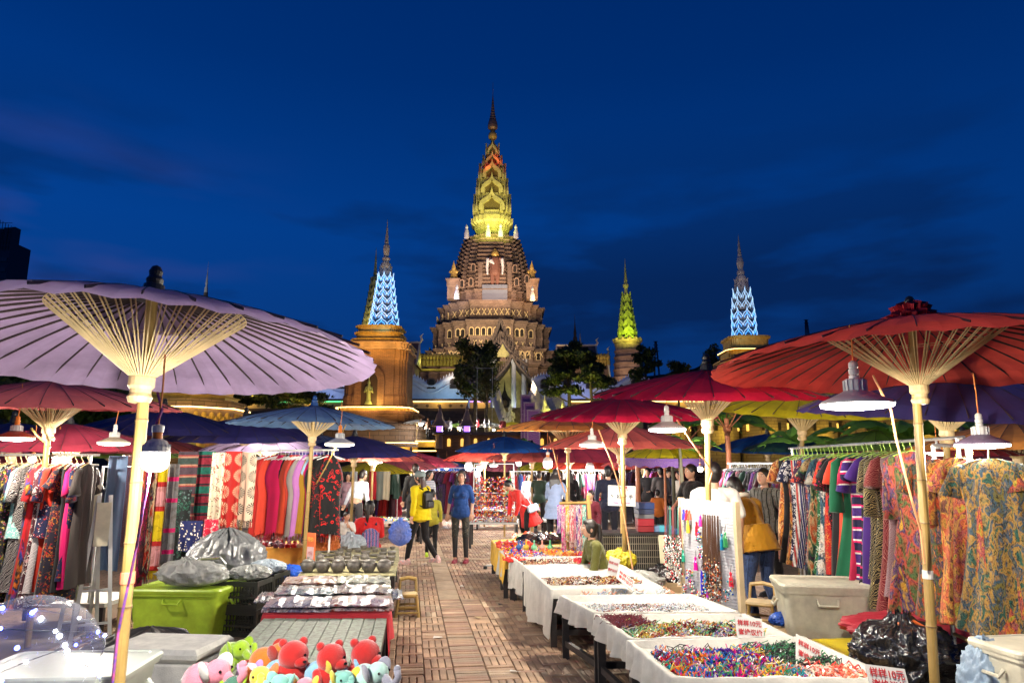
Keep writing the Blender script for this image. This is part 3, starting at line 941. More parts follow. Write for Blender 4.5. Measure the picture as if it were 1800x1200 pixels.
# right tower
Y3 = 75.0; x3 = at_y(1307,560,Y3).x; k3 = mpp(Y3,12)
RT = thing('brick_tower','brick tower with a broad gold cap and blue-white lotus spire behind the red parasol','tower',(x3,Y3,1.5)); T3 = Vector(RT.location)
def RB(): b = MB(); b.M = Matrix.Translation(-T3); return b
A3 = dict(parent=RT,LBf=RB,cx=x3,cy=Y3,kk=k3)
ltier('plinth',790,735,75,M_st,**A3); ltier('tower_body',736,640,58,M_tb,.03,**A3)
ltier('cornice',641,628,46,M_gold,.08,**A3); ltier('upper_stage',629,612,38,M_gold,.1,**A3); ltier('upper_stage',613,589,33,M_gold,.10,**A3)
ledring(RT,38 * k3 * 1.1,zy(614,Y3 - 2),x3,Y3,RB,r=.03); ledring(RT,60 * k3,zy(740,Y3 - 4),x3,Y3,RB)
a = RB(); nb = at_y(1335,690,Y3 - 58 * k3)
a.slab([(nb.x + x,nb.z + z) for x,z in arch_pts(1.5,2.7)],nb.y - .16,nb.y + .1); a.build('niche_frame',M_gold,RT)
a = RB(); a.slab([(nb.x + x,nb.z + z) for x,z in arch_pts(1.0,2.2)],nb.y - .2,nb.y + .1); a.build('niche',M_dark,RT)  # dark panel on the wall in place of a shaded hollow
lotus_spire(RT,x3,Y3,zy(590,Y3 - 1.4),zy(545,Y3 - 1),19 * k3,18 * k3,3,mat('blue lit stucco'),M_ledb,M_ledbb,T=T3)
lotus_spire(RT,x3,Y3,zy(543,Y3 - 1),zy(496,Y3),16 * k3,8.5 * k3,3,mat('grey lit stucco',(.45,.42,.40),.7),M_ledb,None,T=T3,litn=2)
needle(RT,x3,Y3,[(497,9),(492,10),(487,9),(485,6),(480,7),(476,6),(474,4.5),(470,5),(462,6.5),(454,5),(451,3.5)] + rings(450,424,3.6,1.4,8) + [(422,1),(411,.2)],Y3,k3,M_cream,T3)
for px in (1282,1330): flood(px,648,Y3 - 6,420,(1,.6,.15),120,px,605,Y3 - 2)
flood(1307,592,Y3 - 4.2,90,(.3,.62,1),120,1307,560,Y3 - 1); flood(1307,500,Y3 - 4,110,(.9,.8,1),80,1300,460,Y3)
flood(1330,700,Y3 - 8,260,(1,.7,.35),120,1330,670,Y3 - 4)
# green-gold spire on its round brick drum
Y4 = 112.0; x4 = at_y(1103,600,Y4).x; k4 = mpp(Y4,16)
GS = thing('stupa_spire','bright yellow-green lotus spire standing on a round brick drum','spire',(x4,Y4,6)); T4 = Vector(GS.location)
b = MB(); b.M = Matrix.Translation(-T4)
pr = [(720,36),(680,36),(679,31),(664,31),(662,26)]
for i in range(5): q = 660 - i * 11; pr += [(q,25.5 - i * .9),(q - 7,25.5 - i * .9),(q - 8,26.8 - i * .9),(q - 10.5,26.8 - i * .9)]
pr += [(604,22),(602,25),(599,25)]
b.lathe([(r * k4,zy(p,Y4)) for p,r in pr],24,(x4,Y4,0)); b.build('drum',M_st2,GS)
for i in range(12):
 a_ = i * math.pi / 6; b = MB(); b.M = Matrix.Translation(-T4); b.ball((x4 + 23.5 * k4 * math.cos(a_),Y4 + 23.5 * k4 * math.sin(a_),zy(598,Y4)),.35,6,4); b.build('crest_knob',M_st2,GS)
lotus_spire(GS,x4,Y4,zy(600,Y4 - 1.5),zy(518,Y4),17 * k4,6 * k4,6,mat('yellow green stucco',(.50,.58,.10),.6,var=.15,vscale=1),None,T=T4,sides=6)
needle(GS,x4,Y4,[(519,5),(512,3),(506,3),(505,5),(501,5.5),(498,4)] + rings(498,470,3.4,1.3,8) + [(468,1),(455,.2)],Y4,k4,M_palegold,T4)
for px in (1085,1120): flood(px,602,Y4 - 5,900,(.85,1,.1),110,1103,560,Y4 - 1)
for px in (1083,1122): flood(px,676,Y4 - 7,600,(1,.7,.5),110,px,640,Y4 - 2)
flood(1103,520,Y4 - 5,200,(1,.9,.4),80,1101,490,Y4)
# low octagonal brick base on the left
Y5 = 39.0; x5 = at_y(338,720,Y5).x; k5 = mpp(Y5,5)
OB = thing('octagonal_shrine','squat octagonal brick shrine with glowing amber ledges below the lilac parasol','shrine',(x5,Y5,0)); T5 = Vector(OB.location)
def OBf(): b = MB(); b.M = Matrix.Translation(-T5); return b
A5 = dict(parent=OB,LBf=OBf,cx=x5,cy=Y5,kk=k5,poly=octo)
ltier('base',845,775,112,M_tb,.03,**A5); ltier('wall',776,745,92,M_tb,.04,**A5); ltier('frieze_band',746,716,86,M_st2,.0,**A5)
ltier('ledge',716,700,78,M_st,.05,**A5); ltier('ledge',701,692,68,M_gold,.06,**A5); ltier('ledge',693,680,60,M_gold,.04,**A5); ltier('roof',681,664,52,M_st,.02,**A5)
for hp,py in ((97,775),(87,714),(60,682)): ledring(OB,hp * k5 * 1.01,zy(py,Y5 - hp * k5),x5,Y5,OBf,r=.035,poly=octo)
b = OBf()
rr_ = 86 * k5 * 1.0
for s_ in range(8):
 a0 = rad(45 * s_); mid = Vector((math.cos(a0),math.sin(a0),0)); tn = Vector((-mid.y,mid.x,0))
 for i in range(-5,6):
  p = Vector((x5,Y5,0)) + mid * (rr_ + .05) + tn * (i * rr_ * .075)
  b.ball(p + Vector((0,0,zy(728 + (i % 2) * 7,Y5 - rr_))),(.16,.10,.2),6,4)
stuff(b.build('medallion',M_gold,OB))
a = OBf(); nb = at_y(334,800,Y5 - 105 * k5)
a.slab([(nb.x + x,nb.z + z) for x,z in arch_pts(1.1,1.9)],nb.y - .3,nb.y + .5); a.build('niche_frame',M_gold,OB)
a = OBf(); a.slab([(nb.x + x,nb.z + z) for x,z in arch_pts(.8,1.6)],nb.y - .34,nb.y + .5); a.build('niche',mat('mossy niche',(.16,.13,.05),.8),OB)  # niche panel in a darker olive tone than its frame
for px in (290,345,395): flood(px,742,Y5 - 5.2,130,(1,.66,.15),140,px,722,Y5 - 2.4)
flood(330,694,Y5 - 4.5,90,(1,.66,.15),140,335,686,Y5 - 2)
flood(330,790,Y5 - 6.5,140,(1,.7,.35),140,335,765,Y5 - 3)
# ---------------------------------------------------------------- terraces and walls
struct_y = 52.0
zt_ = zy(768,struct_y)
M_terr = mat('terrace stone',(.11,.080,.062),.85,var=.3,vscale=.8,bump=.4,bscale=5)
XT = at_y(768,790,struct_y).x
b = MB(); b.box((XT + 40,struct_y + 20.5,zt_ / 2 - .05),(80,41,zt_)); struct(b.build('terrace',M_terr))
b = MB(); b.box((XT - 40.02,struct_y + 31,zt_ / 2 - .06),(80,31,zt_)); struct(b.build('terrace',M_terr))
zt2 = zy(718,80.0)
b = MB()
N_ST = 12
for i in range(N_ST):
 y0 = 69 + i * .95; z1 = zt_ + (zt2 - zt_) * (i + 1) / N_ST
 b.box((0,y0 + 15,z1 - .5 * (zt2 - zt_) / N_ST - .001 * i),(150 - i * .02,30,(zt2 - zt_) / N_ST))
struct(b.build('terrace_steps',M_terr))
b = MB(); b.box((0,130,zt2 / 2 - .1),(220,101,zt2)); struct(b.build('temple_mound',M_terr))
# lit band with round bosses, left and right of the stairs
def band(x0px,x1px,led,name,label):
 a0,a1 = at_y(x0px,717,80),at_y(x1px,717,80)
 root = thing(name,label,'wall',((a0.x + a1.x) / 2,80,zt2))
 L = a1.x - a0.x; hgt = zy(706,80) - zt2
 b = MB(); b.box((0,0,hgt / 2 - .02),(L,.5,hgt)); b.build('panel',mat('ochre wall',(.62,.46,.22),.7,var=.08),root)
 b = MB(); b.box((0,-.3,hgt + .02),(L,.12,.1)); b.build('led_strip',led,root)
 b = MB(); b.box((0,.1,hgt + .2),(L,.9,.25)); b.build('coping',M_terr,root)
 for i in range(max(1,int(L / 1.33))):
  b = MB(); b.lathe([(.2,-.06),(.2,.0),(.12,.05),(.01,.06)],10,(0,0,0),axis=(0,-1,0)); o = b.build('boss',mat('bronze boss',(.25,.18,.09),.5),root)
  o.location = (-L / 2 + .66 + i * 1.33,-.27,hgt * .45)
 n = max(1,int(L / 6))
 for i in range(n): lamp_light((-L / 2 + L * (i + .5) / n,-1.1,hgt + .1),55,(1,.65,.18),.1,root)
band(385,604,M_led_green,'lit_wall','long low wall glowing green-yellow left of the brick tower')
band(722,822,M_ledw,'lit_wall','low ochre wall with round bosses lit gold right of the brick tower')
band(826,862,M_led_violet,'lit_wall','short wall end with violet strip beside the dark tree')
band(1000,1260,M_ledw,'lit_wall','low gold-lit wall behind the two trees right of the stairs')
# naga-back wall: white, wavy top with scales
def wavewall(x0px,x1px,label,cyan):
 Y = 84.0
 X0,X1 = at_y(x0px,690,Y).x,at_y(x1px,690,Y).x
 zb = zy(702,Y); k = mpp(Y,10)
 root = thing('wavy_wall',label,'wall',((X0 + X1) / 2,Y,zb)); T = Vector(root.location)
 f = lambda x: zy(671,Y) + 8.0 * k * math.cos((x - at_y(798,690,Y).x) / k * 2 * math.pi / 80)
 n = int((X1 - X0) / .35); xs = [X0 + (X1 - X0) * i / n for i in range(n + 1)]
 b = MB(); b.M = Matrix.Translation(-T)
 poly = [(X0,zb - 2),(X1,zb - 2)] + [(x,f(x)) for x in reversed(xs)]
 vs = [(x,Y,z) for x in xs for z in (zb - 2,f(x))] + [(x,Y + .6,z) for x in xs for z in (zb - 2,f(x))]
 o_ = 2 * len(xs); fs = []
 for i in range(n):
  a_ = 2 * i; fs += [(a_,a_ + 2,a_ + 3,a_ + 1),(a_ + o_,a_ + 1 + o_,a_ + 3 + o_,a_ + 2 + o_),(a_ + 1,a_ + 3,a_ + 3 + o_,a_ + 1 + o_)]
 b.add(vs,fs); b.build('wall_face',M_white,root)
 b = MB(); b.M = Matrix.Translation(-T)
 b.tube([(x,Y + .1,f(x)) for x in xs],.36,8); b.tube([(x,Y - .1,f(x) - .75) for x in xs],.1,5); b.build('naga_body',M_white,root,smooth=True)
 b = MB(); b.M = Matrix.Translation(-T)
 for x in xs[::1]: b.lathe([(.16,0),(.12,.2),(.01,.5)],4,(x,Y + .1,f(x) + .22))
 stuff(b.build('scale_crest',M_white,root))
 x = X0 + 2
 L0 = at_y(798,690,Y).x
 i = math.ceil((X0 - L0) / (40 * k))
 while L0 + i * 40 * k < X1:
  xx = L0 + i * 40 * k; i += 1
  if xx < X0 + .5 or xx > X1 - .5: continue
  window(root,xx - T.x,-.05,zy(683,Y) - T.z,.75,1.1,M_stdk)
 n = max(1,int((X1 - X0) / 9))
 for i in range(n):
  xx = -(X1 - X0) / 2 + (X1 - X0) * (i + .5) / n
  lamp_light((xx,-2.6,.4),190,cyan(i / max(1,n - 1)),.2,root)
wavewall(545,612,'white wavy serpent-back wall between the lilac parasol and brick tower',lambda t: (.35,.5,1))
wavewall(718,866,'white wavy serpent-back wall lit cyan between brick tower and dark tree',lambda t: (.35,.62 + .3 * t,.9 - .2 * t))
wavewall(936,1262,'white wavy serpent-back wall lit violet-blue right of the temple porch',lambda t: (.42,.48,1))
# front wall of the terrace with lantern niches
fw = thing('terrace_wall','dark brick terrace wall with a row of glowing yellow lantern niches','wall',(at_y(880,790,struct_y).x,struct_y - .3,0))
b = MB(); zz = zy(765,struct_y); XL_,XR_ = at_y(768,790,struct_y).x - fw.location.x,at_y(1145,790,struct_y).x - fw.location.x
b.box(((XL_ + XR_) / 2,.1,zz / 2),(XR_ - XL_,.5,zz)); b.build('wall_face',M_tb,fw)
b = MB(); b.box(((XL_ + XR_) / 2,0,zz + .12),(XR_ - XL_,.9,.25)); b.build('coping',M_terr,fw)
for i in range(0,14):
 p = at_y(790 + i * 23.2,782,struct_y)
 b = MB(); b.slab(arch_pts(.24,.58),-.06,.06); o = b.build('lantern',M_ledy,fw); o.location = (p.x - fw.location.x,-.18,p.z - .1)
lp_ = at_y(800,770,struct_y)
# stone lantern posts with violet lamps
for px in (773,821):
 p = at_y(px,742,struct_y - .4)
 r_ = thing('stone_lantern','stone lantern post with violet lamp, %s of two on the terrace wall' % ('left' if px < 800 else 'right'),'lantern',(p.x,p.y,zz - 1.0),group='stone lantern posts on the terrace wall')
 b = MB(); b.lathe([(.32,-.0),(.28,.9),(.3,1.0),(.55,1.05),(.5,1.15)],8); b.build('post',M_st2,r_)
 b = MB(); b.box((0,0,1.4),(.42,.42,.5)); b.build('lamp',M_led_violet,r_)
 b = MB(); b.lathe([(.6,1.66),(.62,1.72),(.35,2.1),(.25,2.5),(.12,2.8),(.15,2.95),(.02,3.3)],8); b.build('cap',M_st2,r_)
# flaring stairs parapet + naga balustrades right of the banner
def naga(pts,r0,name,label):
 root = thing(name,label,'balustrade',pts[0])
 T = Vector(pts[0])
 b = MB(); b.M = Matrix.Translation(-T)
 b.tube(pts,[r0 * (1 - .25 * i / len(pts)) for i in range(len(pts))],8); bb = b.build('body',M_cream,root,smooth=True)
 b = MB(); b.M = Matrix.Translation(-T)
 for i in range(len(pts) - 1):
  a,c = Vector(pts[i]),Vector(pts[i + 1])
  for t in (0,.33,.66):
   q = a.lerp(c,t); b.lathe([(r0 * .5,0),(r0 * .35,r0 * .9),(.01,r0 * 1.9)],5,q + Vector((0,0,r0 * .6)))
 stuff(b.build('crest',M_cream,root))
 return root
def P3(px,py,Y): return tuple(at_y(px,py,Y))
naga([P3(937,694,75),P3(943,703,73),P3(949,716,70),P3(960,734,66),P3(972,752,62)],.62,'serpent_balustrade','pale serpent balustrade sloping down beside the purple banner')
naga([P3(970,700,74),P3(976,716,70),P3(984,730,67),P3(993,745,63)],.85,'serpent_balustrade','thick lit serpent balustrade right of the white guardian statue')
naga([P3(872,690,78),P3(876,712,72),P3(884,735,67),P3(893,758,60)],.55,'serpent_balustrade','grey serpent parapet on the left flank of the stairs')
for px,py,hh_ in ((957,745,2.6),(897,748,2.2),(1012,752,1.9),(988,742,1.8)):
 p = at_y(px,py,60)
 r_ = thing('guardian_statue',{957: 'lit white guardian statue between two serpent balustrades',897: 'pale pointed statue left of the purple banner',1012: 'small pale pointed statue above the crimson parasol',988: 'small gold statue behind the lit balustrade'}[px],'statue',tuple(p))
 b = MB(); b.box((0,0,-1.2),(1.3,1.3,2.2)); b.build('plinth',M_cream,r_)
 b = MB(); b.lathe([(.62,-.1),(.55,.5),(.42,1.1),(.5,1.5),(.34,1.8),(.2,1.9),(.28,2.15),(.24,2.4),(.1,2.7),(.02,3.3)],10,sy=.7)
 for s_ in (-1,1): b.cap((s_ * .45,0,1.6),(s_ * .55,-.15,1.0),.15,.1); b.cap((s_ * .55,-.15,1.0),(s_ * .1,-.45,1.3),.1,.08)
 o = b.build('figure',M_cream,r_,smooth=True); o.scale = (hh_ / 3.3,) * 3
b = MB(); q = []
for i in range(22):
 y0 = 79 - i * .85; z = zt2 - i * (zt2 - .2) / 22
 cxx = at_y(905 + i * .6,700,y0).x; w = 7.0
 b.box((cxx,y0,z / 2),(w,.86,z))
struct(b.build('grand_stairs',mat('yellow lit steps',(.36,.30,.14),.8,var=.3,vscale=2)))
for px,py,Y,w in ((956,728,62,30),(984,744,58,30),(897,712,70,120),(905,740,62,60),(1000,745,55,25)): lamp_light(at_y(px,py,Y),w,(1,.82,.35),.05)
# violet banner tower beside the stairs
bx = thing('banner_tower','stepped violet festival banner with pale ornaments beside the stairs','banner',tuple(at_y(932,790,50)))
T = Vector(bx.location)
M_ban = fabric('paisley',[(.30,.12,.30),(.52,.36,.42),(.40,.18,.34)],.25)
for px0,px1,py0,py1,dy in ((915,936,695,700,.0),(921,941,708,700,-.3),(926,950,721,700,-.6)):
 pass
for (a0,a1,top,dy) in ((915,934,695,0),(920,941,708,-.35),(926,950,721,-.7)):
 p0,p1 = at_y(a0,top,50 + dy),at_y(a1,800,50 + dy)
 b = MB(); b.M = Matrix.Translation(-T); b.box(((p0.x + p1.x) / 2,50 + dy,(p0.z + 2.2) / 2),(p1.x - p0.x,.25,p0.z - 2.2)); b.build('banner_panel',M_ban,bx)
 b = MB(); b.M = Matrix.Translation(-T)
 for xx in (p0.x + .06,p1.x - .06): b.box((xx,50 + dy - .15,(p0.z + 2.2) / 2),(.08,.06,p0.z - 2.2))
 b.box(((p0.x + p1.x) / 2,50 + dy - .15,p0.z),(p1.x - p0.x,.08,.12)); b.build('banner_border',mat('dusty pink trim',(.5,.35,.38),.7),bx)
lamp_light(at_y(930,765,46),130,(1,.75,.8),.3)
# ---------------------------------------------------------------- temple porch with swept roof
YP = 100.0; xp = at_y(884,650,YP).x; kp = mpp(YP,14)
PO_ = thing('temple_porch','tall temple porch with steep layered roof, white columns and dark doorway','porch',(xp,YP,zt2)); TP = Vector(PO_.location)
def PBf(): b = MB(); b.M = Matrix.Translation(-TP); return b
def px_(x,y,Y=YP): p = at_y(x,y,Y); return (p.x,p.z)
def roof_layer(apex,left,right,thick,y0,y1,m,name='roof'):
 b = PBf(); ax,az = px_(*apex)
 pts = []
 for (ex,ez) in (px_(*left),px_(*right)):
  cur = []
  for i in range(9):
   t = i / 8
   x = ax + (ex - ax) * t; z = az + (ez - az) * (t ** .72 if True else t)
   cur.append((x,z))
  pts.append(cur)
 for cur in pts:
  for i in range(8):
   (xa,za),(xb,zb) = cur[i],cur[i + 1]
   b.add([(xa,y0,za),(xb,y0,zb),(xb,y1,zb),(xa,y1,za),(xa,y0,za - thick),(xb,y0,zb - thick),(xb,y1,zb - thick),(xa,y1,za - thick)],
     [(0,1,2,3),(7,6,5,4),(0,4,5,1),(3,2,6,7),(0,3,7,4),(1,5,6,2)])
 r_ = b.build(name,m,PO_)
 f = PBf()
 for cur in pts:
  for i in range(1,9):
   x,z = cur[i]; f.lathe([(.16,0),(.12,.3),(.01,.9)],5,(x,y0 + .1,z + .05))
  f.tube([(x,y0 - .06,z - .25) for x,z in cur],.14,5)
 f.build('roof_trim',M_trimr,r_)
 return r_
M_trimr = mat('carved bargeboard',(.26,.19,.13),.6,var=.2)
M_roofd = mat('dark roof shingle',(.10,.075,.07),.7,var=.3,vscale=3,bump=.4,bscale=10)
roof_layer((880,560),(862,605),(905,612),.9,YP - 1.0,YP + 6,M_roofd)
roof_layer((882,585),(860,625),(912,632),.8,YP - 2.2,YP + 6,M_roofd)
roof_layer((884,600),(858,632),(927,645),.8,YP - 3.2,YP + 6,M_roofd)
b = PBf(); a_ = [px_(884,601),px_(866,632),px_(905,632)]
b.slab([a_[1],a_[2],a_[0]],YP - 2.6,YP - 2.2); b.build('pediment',M_palegold,PO_)
for px,m in ((867,M_white),(870,M_white),(903,M_white),(907,M_white),(921,M_white)):
 x0,z1 = px_(px,632,YP - 2.5); b = PBf(); z0 = zt2
 if px in (867,903,921):
  b.lathe([(.45,z0),(.45,z0 + .5),(.36,z0 + .6),(.33,z1 - .5),(.45,z1 - .3),(.5,z1)],12,(x0,YP - 2.5,0)); b.build('column',m,PO_)
b = PBf(); xa,za = px_(870,633); xb,zb = px_(925,690); b.box(((xa + xb) / 2,YP + 1.2,(za + zt2) / 2),(xb - xa + .6,.6,za - zt2)); b.build('wall_face',M_palegold,PO_)
b = PBf(); cx_,cz_ = px_(887,690)
b.slab([(cx_ + x,zt2 + .02 + z) for x,z in ogee(3.0,6.0)],YP + .84,YP + 1.2); b.build('doorway',M_dark,PO_)  # dark panel on the wall paints the shade of the doorway
b = PBf(); b.ball((cx_,YP - .2,zt2 + 1.2),(.8,.5,.9),10,8); b.ball((cx_,YP - .2,zt2 + 2.5),(.4,.4,.5),10,8); b.build('dark_statue',mat('bronze dark',(.08,.05,.03),.5),PO_,smooth=True)
b = PBf(); b.box((cx_ + .6,YP - 1,zt2 - .35),(9.5,5,.8)); b.build('floor',M_st2,PO_)
lamp_light((cx_,YP - 5,zt2 + .8),280,(.9,1,.5),.3); lamp_light((cx_ - 2.2,YP - 3.6,zt2 + .6),90,(.5,.6,1),.1); lamp_light((cx_ + 2.6,YP - 3.6,zt2 + .6),150,(.5,.6,1),.1)
lamp_light(at_y(905,660,YP - 14),420,(1,.8,.65),.5)
roof_layer((900,628),(872,668),(958,690),.6,YP - 4.2,YP + 4,M_roofd)
b = PBf()
for px in list(range(716,826,6)) + list(range(985,1075,6)):
 q = at_y(px,632,YP + 4); b.lathe([(.34,-1),(.34,-.2),(.22,0),(.36,.35),(.30,.7),(.05,1.0)],6,q)
q0,q1 = at_y(714,640,YP + 4),at_y(830,640,YP + 4); b.box(((q0.x + q1.x) / 2,YP + 4.2,q0.z - .9),(q1.x - q0.x,1,.3))
stuff(b.build('baluster',M_gold,PO_))
lamp_light(at_y(745,636,YP),90,(.9,1,.2),.1); lamp_light(at_y(790,636,YP),90,(.9,1,.2),.1); lamp_light(at_y(1040,636,YP),80,(.9,1,.2),.2)
# ---------------------------------------------------------------- side halls with steep plain roofs
def hall(px0,px1,pyt,pyb,Y,label,slope=1):
 a,b_ = at_y(px0,pyt,Y),at_y(px1,pyb,Y)
 r_ = thing('temple_hall',label,'hall',((a.x + b_.x) / 2,Y,b_.z))
 w = b_.x - a.x; h = a.z - b_.z
 m = MB(); m.add([(-w / 2,0,0),(w / 2,0,0),(w / 2,3,h),(-w / 2,3,h),(-w / 2,6,0),(w / 2,6,0)],[(0,1,2,3),(3,2,5,4),(0,3,4),(1,5,2)])
 m.build('roof',mat('brown roof tile',(.20,.12,.085),.7,var=.15,vscale=1),r_)
 m = MB(); m.beam((-w / 2,3,h + .08),(w / 2,3,h + .08),.25); m.beam((-w / 2 * slope + 0,0,0),(-w / 2 * slope,3,h),.22); m.beam((w / 2,0,0),(w / 2,3,h),.22)
 m.tube([(w / 2,3,h),(w / 2 + .3,3,h + .5),(w / 2 + .1,3,h + 1.0),(w / 2 + .5,3,h + 1.4)],[.15,.2,.14,.02],6); m.build('roof_trim',M_cream,r_)
 m = MB(); m.box((0,3,-2.4),(w - .6,5,4.8)); m.build('wall_face',M_st2,r_)
hall(714,732,596,640,96,'brown-roofed hall edge beside the left brick tower')
hall(980,1052,602,640,108,'brown-roofed hall with pale ridge right of the pagoda')
hall(1050,1073,618,668,102,'lower brown-roofed hall stepping down towards the green spire')
lamp_light(at_y(1020,660,98),900,(1,.7,.4),.4); lamp_light(at_y(728,640,88),250,(1,.7,.4),.4)
# fortress-like wall with slits, far right middle distance
FY = 45.0
ft = thing('fort_wall','curved brick bastion wall with slit windows lit bright yellow','wall',tuple(at_y(1340,800,FY)))
TF = Vector(ft.location)
M_fort = brickmat('fort brick',(.50,.38,.16),(.44,.32,.13),(.28,.20,.09),1,.5,.2,.3,.85,.02)
def FB(): b = MB(); b.M = Matrix.Translation(-TF); return b
for px,rw in ((1180,34),(1262,36),(1342,42),(1430,40),(1520,44),(1610,44),(1700,44)):
 r_ = rw * mpp(FY,4); c = at_y(px,760,FY + 1)
 b = FB(); b.lathe([(r_,zy(830,FY)),(r_,zy(768,FY)),(r_ * .98,zy(732,FY)),(r_ * 1.04,zy(730,FY)),(r_ * 1.04,zy(726,FY))],24,(c.x,c.y,0)); ba = b.build('bastion',M_fort,ft)
 for s_ in (-.5,-.17,.17,.5):
  b = FB(); ang = s_ * 2; x = c.x + math.sin(ang) * r_; y = c.y - math.cos(ang) * r_
  b.box((x,y,zy(750,FY)),(.16,.12,.5),rz=ang); b.build('slit',M_dark if abs(s_) < .3 else M_ledy,ba)
 if px < 1650: lamp_light(Vector((c.x,c.y - r_ - .9,zy(764,FY))),60,(1,.72,.12),.1)
b = FB(); x0,x1 = at_y(1140,760,FY + 2.2).x,at_y(1850,760,FY + 2.2).x; b.box(((x0 + x1) / 2,FY + 2.2,2.3),(x1 - x0,.6,4.6)); b.build('curtain_wall',M_st,ft)
b = FB(); b.box(((x0 + x1) / 2,FY + 1.8,zy(716,FY)),(x1 - x0,1.2,.14)); b.build('coping',M_st2,ft)
b = FB(); b.box(((x0 + x1) / 2,FY + 1.15,zy(714.5,FY)),(x1 - x0,.06,.06)); b.build('led_strip',M_ledw,ft)
hl = MB(); hl.slab([(x0,3.5),(x1 + 20,3.5),(x1 + 20,5.2),(x0,5.2)],FY + 4,FY + 60); struct(hl.build('upper_bank',M_stdk))
# ---------------------------------------------------------------- hills, far things
def ridge(pts,Y,m,name):
 b = MB(); n = len(pts)
 vs = [tuple(at_y(x,y,Y)) for x,y in pts] + [(at_y(x,y,Y).x,Y - 4,-1) for x,y in pts] + [(at_y(x,y,Y).x,Y + 120,at_y(x,y,Y).z * .8) for x,y in pts]
 fs = [(i + n,i + n + 1,i + 1,i) for i in range(n - 1)] + [(i,i + 1,i + 1 + 2 * n,i + 2 * n) for i in range(n - 1)]
 b.add(vs,fs); return struct(b.build(name,m))
M_hill = mat('night hill',(.020,.026,.016),.95,var=.4,vscale=.05)
r3 = random.Random(5)
def jag(pts,amp=3,step=9):
 out = []
 for (x0,y0),(x1,y1) in zip(pts,pts[1:]):
  n = max(1,int(abs(x1 - x0) / step))
  for i in range(n): t = i / n; out.append((x0 + (x1 - x0) * t,y0 + (y1 - y0) * t + r3.uniform(-amp,amp)))
 return out + [pts[-1]]
ridge(jag([(1120,662),(1180,655),(1250,640),(1330,612),(1400,598),(1500,600),(1640,615),(1900,620)],1.5),320,M_hill,'hill')
ridge(jag([(-120,640),(60,655),(200,668),(420,680),(620,690)],3),260,M_hill,'hill')
# unfinished tower block, far left
YB = 420.0; p = at_y(-22,700,YB); w = 26 * mpp(YB,90)
tb = thing('tower_block','unfinished concrete tower block with scaffolding at the left edge','building',(p.x,YB,p.z))
zt_b = zy(432,YB) - p.z
b = MB(); b.box((0,0,zt_b / 2),(w * 1.7,18,zt_b)); b.build('wall',mat('raw concrete',(.09,.08,.09),.9),tb)
b = MB()
for x in (-.9,-.62,-.2,.25,.55,.82): b.box((w * .85 * x,-4,zt_b + 4.5),(2.2 if abs(x) > .3 else 3.2,5,10 + 2 * x));
b.build('core',mat('raw concrete'),tb)
b = MB()
for i in range(9): b.beam((w * (-.85 + i * .2),-9.3,zt_b - 6),(w * (-.85 + i * .2),-9.3,zt_b + 14 - abs(i - 4)),.25)
for j in range(6): b.beam((-w * .85,-9.3,zt_b - 4 + j * 3.2),(w * .8,-9.3,zt_b - 4 + j * 3.2),.22)
stuff(b.build('scaffold',mat('scaffold',(.03,.03,.035),.8),tb))
for j in range(9):
 for i in range(3):
  b = MB(); b.box((w * (-.5 + i * .5),-9.1,zt_b - 12 - j * 6.5),(5,.4,2.6)); b.build('window',mat('black pane',(.012,.014,.02),.3),tb)
# thin far spires, masts and pylon
def thin(px,y0,y1,Y,rr,m,name,label,cat):
 p = at_y(px,y0,Y); k = mpp(Y,30); h = zy(y1,Y) - p.z
 r_ = thing(name,label,cat,tuple(p))
 b = MB(); b.lathe([(rr * k,0),(rr * k * .9,h * .15),(rr * k * .5,h * .2),(rr * k * .7,h * .3),(rr * k * .35,h * .5),(rr * .12 * k,h * .75),(.02,h)],8); b.build('shaft',m,r_)
 b = MB(); b.lathe([(rr * k * 5,-p.z),(rr * k * 4.4,-p.z * .5),(rr * k * 2.4,-p.z * .25),(rr * k * 1.1,-.0)],10); b.build('base',M_stdk,r_)
 return p,h
p,h = thin(362,514,460,170,3.2,M_cream,'white_spire','thin white spire rising above the lilac parasol','spire')
lamp_light(p + Vector((-3,-8,0)),900,(.8,.9,1),.2)
thin(1011,600,553,150,4,M_stdk,'dark_spire','small dark spire right of the pagoda terraces','spire')
thin(1020,604,578,150,2.5,M_cream,'pale_finial','tiny pale finial beside the small dark spire','finial')
def pylon(px,y0,y1,Y,label):
 p = at_y(px,y0,Y); h = zy(y1,Y) - p.z
 r_ = thing('pylon',label,'pylon',tuple(p)); b = MB()
 w = h * .11
 for sx in (-1,1):
  for sy in (-1,1): b.beam((sx * w,sy * w,-6),(sx * w * .25,sy * w * .25,h),.28)
 for i in range(6):
  t0,t1 = i / 6,(i + 1) / 6; a,c = w * (1 - .75 * t0),w * (1 - .75 * t1)
  b.beam((-a,-a,h * t0),(c,-c,h * t1),.18); b.beam((a,-a,h * t0),(-c,-c,h * t1),.18)
 for t in (.7,.85,1): b.beam((-w * .9,0,h * t),(w * .9,0,h * t),.25)
 b.build('lattice',mat('pylon steel',(.03,.035,.05),.7),r_)
pylon(1420,600,562,300,'dark lattice pylon on the hill left of the red parasol')
pylon(1154,640,600,260,'dark lattice mast between the green spire and right tower')
